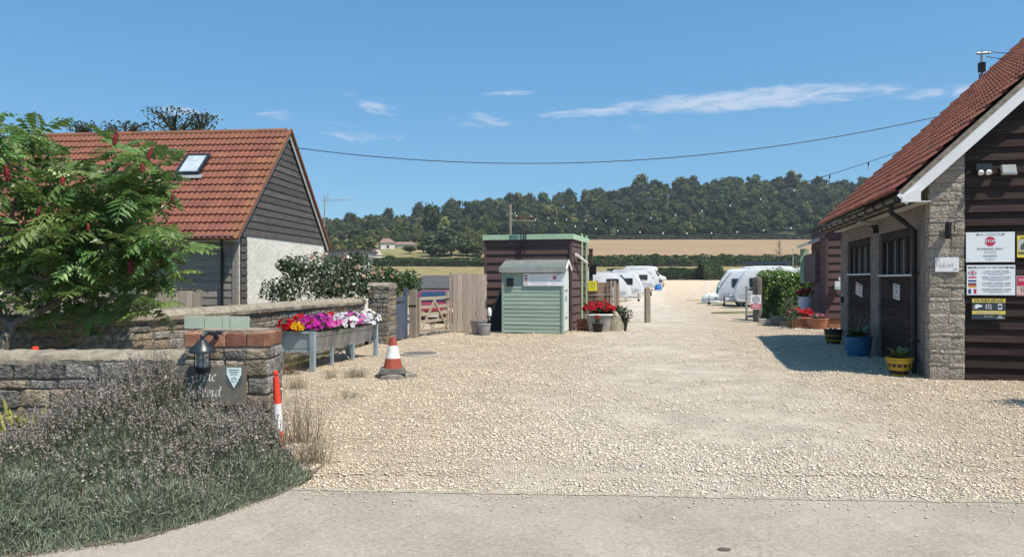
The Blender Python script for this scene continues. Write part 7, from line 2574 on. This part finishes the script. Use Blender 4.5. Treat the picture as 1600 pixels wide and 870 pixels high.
# branching: trunk forks, then each tuft hangs on the nearest bough point
mb = MB()
boughs = []
def bough(pts_, r0, r1):
    pts_ = [Vector(p) for p in pts_]
    sm = []
    for i in range(len(pts_) - 1):
        for t in (0, .33, .66):
            sm.append(pts_[i].lerp(pts_[i + 1], t))
    sm.append(pts_[-1])
    mb.tube(sm, [r0 + (r1 - r0) * i / (len(sm) - 1) for i in range(len(sm))], 8)
    boughs.extend(sm)
def L3(px, py, Y): return P3(px, py, Y) - sb
bough([(0, 0, -.1), L3(8, 525, 8.4), L3(20, 508, 8.5), L3(75, 480, 8.8), L3(120, 455, 9.1), L3(180, 425, 9.2), L3(235, 400, 9.1)], .065, .018)
bough([L3(20, 508, 8.5), L3(0, 495, 8.6), L3(-20, 440, 8.9), L3(10, 370, 9.2), L3(30, 290, 9.3), L3(35, 220, 9.3)], .05, .014)
bough([L3(75, 480, 8.8), L3(95, 420, 9.2), L3(120, 350, 9.4), L3(160, 290, 9.4), L3(195, 250, 9.3)], .04, .012)
bough([L3(-20, 440, 8.9), L3(-70, 380, 9.2), L3(-90, 280, 9.3), L3(-80, 210, 9.3)], .04, .014)
bough([L3(120, 350, 9.4), L3(80, 300, 9.5), L3(75, 240, 9.4)], .022, .010)
bough([L3(150, 300, 9.4), L3(205, 300, 9.3), L3(240, 280, 9.2)], .022, .010)
bough([L3(0, 500, 8.55), L3(-40, 480, 8.4), L3(30, 470, 8.5), L3(60, 440, 8.6)], .03, .012)
base_b = list(boughs)
for tf in tufts:
    q = min(base_b, key=lambda b: (b - tf).length + max(0, b.z - tf.z) * .8)
    mb.tube([q, q.lerp(tf, .55) - Vector((0, 0, .04)), tf], [.011, .009, .007], 5, False)
mb.build('trunk', M['bark'], su, True)
cr_ = put('crown', MB().box(-.001, .001, -.001, .001, 1.5, 1.502).mesh('crown', M['sumac']), su)
cand = []
for tf in tufts:
    nl = r_.randint(7, 11)
    a0 = r_.uniform(0, 6.28)
    for k in range(nl):
        a = a0 + k * 2.4
        el_ = R(r_.uniform(-35, 50))
        Mx = Matrix.Translation(tf + Vector((0, 0, r_.uniform(-.10, .05)))) @ Matrix.Rotation(a, 4, 'Z') @ Matrix.Rotation(-el_, 4, 'Y') @ Matrix.Rotation(r_.uniform(-.4, .4), 4, 'X') @ Matrix.Scale(r_.uniform(.8, 1.15), 4)
        tip = Mx @ Vector((.3, 0, 0))
        wp = tip + sb
        px, py = proj(wp)
        score = wp.y + (0 if (-10 < px < 320 and 150 < py < 540) else 50)
        cand.append((score, Mx, r_.randrange(6)))
cand.sort(key=lambda t: t[0])
rv, rf = [], []
for i, (sc_, Mx, li) in enumerate(cand):
    if i < 300:
        put('leaf', LEAF[li], cr_, mx=Mx)
    else:
        me = LEAF[li]
        b = len(rv)
        rv += [tuple(Mx @ q.co) for q in me.vertices]
        rf += [tuple(b + k for k in f.vertices) for f in me.polygons]
rm = bpy.data.meshes.new('leaves'); rm.from_pydata(rv, [], rf)
m2 = mat('sumac_leaf_mass', (.080, .155, .042), (.205, .295, .088), ns=7, trans=.34, rough=.38, spec=.5)
rm.materials.append(m2)
stuff(put('leaf_mass', rm, cr_))
fm = MB()
fm.lathe([(.004, -.10), (.022, -.085), (.031, -.03), (.027, .04), (.014, .10), (.003, .12)], 10)
for k in range(46):                                     # knobbly clusters of berries
    zk = r_.uniform(-.09, .11); ak = r_.uniform(0, 6.28)
    rk = float(np.interp(zk, [-.1, -.03, .04, .12], [.014, .033, .030, .006]))
    fm.lathe([(.002, -.012), (.011, -.004), (.010, .005), (.002, .012)], 5, (rk * math.cos(ak), rk * math.sin(ak), zk))
fme = fm.mesh('fruit_spike', M['sumacfruit'], True)
for (px, py, s_) in ((11, 271, 1.2), (98, 283, .8), (180, 217, 1.0), (234, 241, .9), (222, 262, .8), (210, 388, .9), (205, 417, 1.0), (138, 355, .6), (-60, 300, 1.1), (270, 310, .6), (60, 330, .7)):
    put('fruit_spike', fme, su, P3(px, py, 8.35) - sb, (r_.uniform(-.3, .3), r_.uniform(-.3, .3), 0), (s_ * .75,) * 3)

# ================================================================ rose bushes behind the garden wall
def rose_bush(label, blobs, n, seed, blooms, loc, base=(.055, .085, .034), size=.085, cat='bush'):
    r_ = np.random.default_rng(seed)
    t = thing('rose_bush', label, cat, loc)
    lb = [tuple(np.array(b) - np.array([*loc, 0, 0, 0])) for b in blobs]
    V, f, C = blob_leaves(lb, n, size, base, .6, shell=.75, spread=.9, var=.5, hue=.2, rg=r_)
    put('foliage', np_mesh('foliage', V, f, M['leafgloss'], C), t)
    mb = MB()
    for b in lb:
        for k in range(5):
            e = np.array(b[:3]) + sphere_dirs(1, r_)[0] * np.array(b[3:6]) * .95
            mb.tube([(0 + b[0] * .4, b[1] * .4, -loc[2]), tuple(np.array(b[:3]) * np.array([.8, .8, .7])), tuple(e)], [.016, .010, .004], 5)
    mb.build('stems', M['barkdark'], t)
    me = None
    for (x, y, z, s) in blooms:
        Vs, Fs, Cs = [], [], []
        for k in range(7):
            d = r_.normal(0, 1, 3); d[1] -= .8
            flower(Vs, Fs, Cs, r_.normal(0, .022, 3), d, .042 * s * r_.uniform(.7, 1.1), (.74, .50, .38), r_)
        put('rose', np_mesh('rose', np.concatenate(Vs), np.concatenate(Fs), M['petal'], np.concatenate(Cs)), t, (x - loc[0], y - loc[1], z - loc[2]))
    return t


def bl3(px, py, Y, rpx, rz=None, dy=.5):
    p = P3(px, py, Y); r = rpx / F * Y
    return (p.x, p.y, p.z, r, dy, (rz or rpx) / F * Y)
loc = (P3(500, 500, 18.2).x, 18.2, .0)
blobs = [bl3(440, 455, 17.2, 34, 22), bl3(460, 420, 17.5, 24, 22), bl3(500, 428, 18.2, 46, 34), bl3(545, 425, 18.6, 42, 32), bl3(575, 440, 19, 28, 26), bl3(525, 452, 18.0, 60, 22), bl3(445, 415, 17.4, 12, 10), bl3(560, 405, 18.8, 16, 12)]
bq = [(432, 444), (506, 399), (487, 402), (540, 402), (559, 416), (528, 445), (537, 402), (439, 408), (583, 425), (540, 395), (596, 428), (570, 432), (505, 405), (436, 450)]
rose_bush('tall rose bush with peach blooms against the white cottage gable', blobs, 5200, 3, [(*(P3(px, py, 17.6)), 1.0 if i % 3 else .6) for i, (px, py) in enumerate(bq)], loc)
loc2 = (P3(620, 500, 21.5).x, 21.5, 0)
rose_bush('rounded bush right of the rose bush above the slate blue gate', [bl3(615, 445, 21.5, 30, 24), bl3(640, 440, 22, 20, 18), bl3(600, 430, 21.5, 20, 16)], 2600, 5, [(*(P3(px, py, 20.9)), .9) for px, py in ((612, 432), (598, 424), (603, 445))], loc2, base=(.05, .095, .026))
# creeper over the pier
V, f, C = blob_leaves([bl3(588, 447, 18.6, 12, 12, .3), bl3(575, 455, 18.4, 14, 8, .3)], 420, .07, (.05, .075, .03), .6, shell=1, spread=1)
t = thing('pier_creeper', 'leafy creeper trailing over the wall end pier', 'creeper', (-3.3, 18.4, 1.1)); V -= np.array((-3.3, 18.4, 1.1)); put('foliage', np_mesh('foliage', V, f, M['leaf'], C), t)

# ================================================================ lavender
lav = thing('lavender_bush', 'big spreading lavender bush with faded purple flower spikes', 'bush', (-3.0, 6.0, 0))
FE = np.array([(-6.2, 3.6), (-4.0, 3.95), (-3.0, 4.28), (-2.34, 4.50), (-1.98, 4.92), (-1.72, 5.38), (-1.62, 5.75), (-1.78, 6.35), (-2.05, 6.85)])
def front_y(x):
    """front edge of the bush as a function of x (left part) """
    return np.interp(x, [-6.2, -4.0, -3.0, -2.34, -1.98, -1.72, -1.60], [3.5, 3.8, 4.12, 4.42, 4.88, 5.40, 5.95])
def back_y(x):
    return np.interp(x, [-6.2, -2.7, -2.4, -2.0, -1.6], [7.15, 7.02, 6.62, 6.35, 5.95])
MOUNDS = [(-3.75, 5.2, .62), (-3.05, 5.55, .6), (-2.45, 5.75, .5), (-3.4, 6.4, .62), (-4.4, 5.0, .6), (-2.55, 5.0, .42), (-3.2, 4.75, .48), (-1.95, 5.65, .4), (-2.7, 6.5, .5), (-4.3, 6.2, .6), (-3.85, 4.4, .45), (-2.1, 6.2, .35)]
ENVX, ENVH = [-4.9, -4.2, -3.85, -3.5, -3.1, -2.75, -2.4, -2.0, -1.6], [.5, .55, .64, .95, 1.02, .80, .66, .72, .6]
ENVS = [.3, .3, .42, .95, 1.0, .55, .40, .55, .5]
def lav_h(x, y):
    a, b = front_y(x), back_y(x)
    t = np.clip((y - a) / np.maximum(b - a, .05), 0, 1)
    e = np.clip(np.minimum(y - a, (b - y) * 2.2 + .25) / .35, 0, 1)
    h = (.17 + .30 * t ** .85) * np.sqrt(e)
    h *= 1 + .20 * np.sin(x * 5.1 + 1.3 * y) * np.sin(y * 4.3) + .13 * np.sin(x * 13 + y * 7) * np.sin(y * 15 - x * 5)
    side = np.clip((-1.55 - x) / .5, 0.25, 1)
    dm = np.zeros_like(np.asarray(x, float))
    for (mx, my, mr) in MOUNDS:
        dm = np.maximum(dm, 1 - ((x - mx) ** 2 + (y - my) ** 2) / mr ** 2)
    h = h * (.66 + .52 * np.sqrt(np.maximum(dm, 0)))
    return h * side * np.interp(x, ENVX, ENVH)
r_ = np.random.default_rng(21)
def lav_pts(n, tmin=0.0):
    x = r_.uniform(-4.9, -1.6, n * 2); a, b = front_y(x), back_y(x)
    keep = r_.random(len(x)) < (b - a) / 3.2
    x = x[keep][:n]; a, b = front_y(x), back_y(x)
    y = a + (b - a) * r_.uniform(tmin, 1, len(x))
    return x, y
# leaf sprigs
x, y = lav_pts(115000)
h = lav_h(x, y)
n = len(x)
eps = .03
gx = (lav_h(x + eps, y) - lav_h(x - eps, y)) / (2 * eps); gyv = (lav_h(x, y + eps) - lav_h(x, y - eps)) / (2 * eps)
Nn = unit(np.column_stack([-np.clip(gx, -3, 3), -np.clip(gyv, -3, 3), np.ones(n)]))
edge = np.clip((y - front_y(x)) / .3, 0, 1)
zz = h * np.where(r_.random(n) < .35 * (1 - edge) + .1, r_.uniform(.05, 1, n), 1.0) - r_.uniform(0, .05, n)
P = np.column_stack([x, y, zz])
d = unit(Nn * .8 + np.array([0, 0, .45]) + r_.normal(0, .62, (n, 3)))
l = r_.uniform(.022, .055, n)[:, None]
s = unit(np.cross(d, r_.normal(0, 1, (n, 3)))) * r_.uniform(.0018, .0036, n)[:, None]
V = np.stack([P - s, P + s, P + d * l + s * .4, P + d * l - s * .4], 1).reshape(-1, 3)
C = tint(n, (.26, .29, .20), .55, .14, r_)
V -= np.array(lav.location)
stuff(put('leaf_sprigs', np_mesh('leaf_sprigs', V, np.arange(4 * n).reshape(n, 4), M['leaf'], C), lav))
# inner mass
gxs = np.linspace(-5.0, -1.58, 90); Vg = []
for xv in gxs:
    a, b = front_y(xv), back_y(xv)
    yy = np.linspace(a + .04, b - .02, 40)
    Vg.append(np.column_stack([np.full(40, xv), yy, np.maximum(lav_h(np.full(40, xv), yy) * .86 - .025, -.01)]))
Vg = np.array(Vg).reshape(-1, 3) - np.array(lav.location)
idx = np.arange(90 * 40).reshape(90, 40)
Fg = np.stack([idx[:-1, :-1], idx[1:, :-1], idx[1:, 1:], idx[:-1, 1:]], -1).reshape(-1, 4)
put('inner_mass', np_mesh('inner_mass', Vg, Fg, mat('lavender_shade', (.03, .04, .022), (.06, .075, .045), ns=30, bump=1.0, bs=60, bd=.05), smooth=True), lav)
# flower stalks with heads of small whorls
x, y = lav_pts(7000, .10)
t = (y - front_y(x)) / (back_y(x) - front_y(x))
keep = (r_.random(len(x)) < np.clip((t - .12) * 1.9, 0, 1) * np.clip((-1.55 - x) / .45, .5, 1))
keep &= ~((x > -2.98) & (x < -2.3) & (y > 6.3) & (r_.random(len(x)) < .7))
x, y, t = x[keep], y[keep], t[keep]
n = len(x)
h0 = lav_h(x, y)
ln_ = r_.uniform(.10, .42, n) * (.6 + .45 * t) * np.interp(x, ENVX, ENVS)
lean = np.column_stack([r_.normal(0, .17, n) + np.clip(x + 1.9, -.2, .3) * .5, r_.normal(-.12, .17, n), np.ones(n)])
lean = unit(lean)
B = np.column_stack([x, y, h0 - .03]); T = B + lean * (ln_ + .03)[:, None]
s = np.column_stack([np.ones(n), np.zeros(n), np.zeros(n)]) * .0018
V = np.stack([B - s, B + s, T + s, T - s], 1).reshape(-1, 3)
Cst = tint(n, (.10, .12, .055), .3, .1, r_)
parts = [(V, np.arange(4 * n).reshape(n, 4), Cst)]
for k in range(9):
    dd = lean * (k * .0085)[..., None] if np.ndim(k) else lean * (k * .0085)
    q = T + dd - lean * .01 + r_.normal(0, .0045, (n, 3))
    V, f = leaf_cards(q, r_.normal(0, 1, (n, 3)), r_.uniform(.012, .021, n) * (1.12 - .05 * k), .8, fold=.25, spread=.6, rg=r_)
    parts.append((V, f, tint(n, (.34, .29, .255), .45, .12, r_)))
V, f, C = cat_meshes(parts)
V -= np.array(lav.location)
stuff(put('flower_spikes', np_mesh('flower_spikes', V, f, M['leaf'], C), lav))
# bare soil strip and litter below the bush edge
mb = MB()
ex = np.linspace(-5.2, -1.62, 60)
pf_ = [(v, float(front_y(v)) + .06 + .03 * math.sin(v * 9) + .025 * math.sin(v * 23), .024) for v in ex]
pb_ = [(v, float(front_y(v)) + .5, .026) for v in ex]
mb.add(pf_ + pb_, [(i, i + 1, 60 + i + 1, 60 + i) for i in range(59)])
o = mb.build('soil_bed', mat('dusty_soil', (.10, .08, .06), (.20, .165, .12), ns=14, bump=.6, bs=60)); o['kind'] = 'structure'

# yellow-green strap plant at the left edge
ip = P3(18, 700, 6.35)
t = thing('strap_leaf_plant', 'yellow green strap leaved plant at the left edge before the wall', 'plant', (ip.x, 6.35, .15))
V, f, C = leaves_tuft(46, .52, .016, (.30, .29, .06), 1.15, droop=.65)
put('foliage', np_mesh('foliage', V, f, M['leaf'], C), t)
V, f, C = blob_leaves([(.12, -.15, .22, .22, .15, .16)], 160, .05, (.30, .30, .09), .6, shell=1, spread=1)
put('small_leaves', np_mesh('small_leaves', V, f, M['leaf'], C), t)

# ================================================================ dry weeds in the gravel
def dry_tuft(label, px, py, hgt, n, spread, col=(.30, .25, .14), name='dry_grass_tuft', z=0, lean=.25):
    r_ = np.random.default_rng(int(px * 7 + py))
    p = G(px, py)
    t = thing(name, label, 'weeds', (p.x, p.y, z), 0, 'dry weeds in the gravel')
    B = np.column_stack([r_.normal(0, spread, n), r_.normal(0, spread * .7, n), np.zeros(n)])
    d = unit(np.column_stack([r_.normal(0, lean, n), r_.normal(0, lean, n), np.ones(n)]))
    l = hgt * r_.uniform(.4, 1.1, n)[:, None]
    s = unit(np.cross(d, r_.normal(0, 1, (n, 3)))) * .0022
    V = np.stack([B - s, B + s, B + d * l + s * .3, B + d * l - s * .3], 1).reshape(-1, 3)
    parts = [(V, np.arange(4 * n).reshape(n, 4), tint(n, col, .35, .12, r_))]
    m = n
    q = B[r_.integers(n, size=m)] + d * l * r_.uniform(.5, 1, (m, 1))
    V2, f2 = leaf_cards(q, r_.normal(0, 1, (m, 3)), .022, .4, rg=r_)
    parts.append((V2, f2, tint(m, col, .35, .12, r_)))
    V, f, C = cat_meshes(parts)
    stuff(put('stems', np_mesh('stems', V, f, M['leaf'], C), t))
    return t


for (px, py, h_, n_, sp_, lab, c_) in [
    (462, 608, .22, 150, .10, 'dry grass tuft beside the gate pillar', (.30, .25, .14)), (516, 592, .18, 80, .06, 'small dry tuft just right of the trough leg', (.25, .22, .14)),
    (552, 590, .18, 130, .08, 'dry tuft halfway between trough and cone', (.26, .22, .13)), (545, 622, .12, 90, .10, 'flat dry tuft in the gravel below the trough', (.30, .26, .16)),
    (565, 590, .20, 60, .05, 'thin dry tuft nearest the traffic cone', (.26, .23, .15)), (470, 690, .60, 150, .10, 'tall dry stalks at the right end of the lavender', (.23, .18, .12)),
    (450, 585, .45, 170, .13, 'brown seeding weeds under the near end of the trough', (.14, .11, .06)), (478, 572, .35, 160, .16, 'shaded weeds under the trough', (.12, .12, .05)),
    (488, 725, .30, 160, .09, 'dry grass spilling from the lavender onto the gravel', (.26, .22, .13)), (1322, 533, .5, 60, .06, 'thin dry stalks by the far block pier', (.14, .12, .08)),
    (1508, 592, .14, 40, .05, 'dry wisp at the foot of the block pillar', (.30, .2, .09))]:
    dry_tuft(lab, px, py, h_, n_, sp_, c_)
for (px, py, lab) in ((448, 578, 'fallen red bloom by the gate pillar under the trough'), (458, 576, 'second fallen red bloom beside the first under the trough'), (505, 562, 'fallen red bloom under the middle of the trough')):
    p = G(px, py); Vs, Fs, Cs = [], [], []
    for k in range(3): flower(Vs, Fs, Cs, rng.normal(0, .015, 3), np.array([0, -.4, 1.0]) + rng.normal(0, .2, 3), .04, (.5, .03, .03), rng)
    t = thing('fallen_bloom', lab, 'flower', (p.x, p.y, .03), 0, 'fallen red blooms'); put('petals', np_mesh('petals', np.concatenate(Vs), np.concatenate(Fs), M['petal'], np.concatenate(Cs)), t)

# ================================================================ unseen potted bay, added outside the frame to cast a shadow on the gravel
by = pot('bay_shadow_caster', 'unseen potted bay tree added beyond the right edge to cast a shadow', (7.35, 8.95, 0), [(.22, 0), (.3, .4)], M['terracotta'], cat='tree')
mb = MB(); mb.tube([(0, 0, .35), (.02, 0, 1.1)], [.03, .025], 7); mb.build('trunk', M['bark'], by)
V, f, C = blob_leaves([(0, 0, 1.5, .5, .42, .45), (.15, .1, 1.3, .4, .35, .35)], 1600, .08, (.06, .10, .035), .45, shell=.9)
put('foliage', np_mesh('foliage', V, f, M['leafgloss'], C), by)

# ================================================================ summer haze over the valley
hz_m = bpy.data.materials.new('haze')
hz_m.use_nodes = True
hn = hz_m.node_tree.nodes
hn.clear()
ho = hn.new('ShaderNodeOutputMaterial')
hv = hn.new('ShaderNodeVolumePrincipled')
hv.inputs['Color'].default_value = (0.86, 0.93, 1.0, 1)
hv.inputs['Density'].default_value = 0.00024
hv.inputs['Anisotropy'].default_value = 0.2
hz_m.node_tree.links.new(hv.outputs[0], ho.inputs['Volume'])
hzo = MB().box(-440, 540, -70, 600, -2.0, 110).build('haze', hz_m)
tag(hzo, 'thin blue summer haze over the valley', 'haze', kind='stuff')
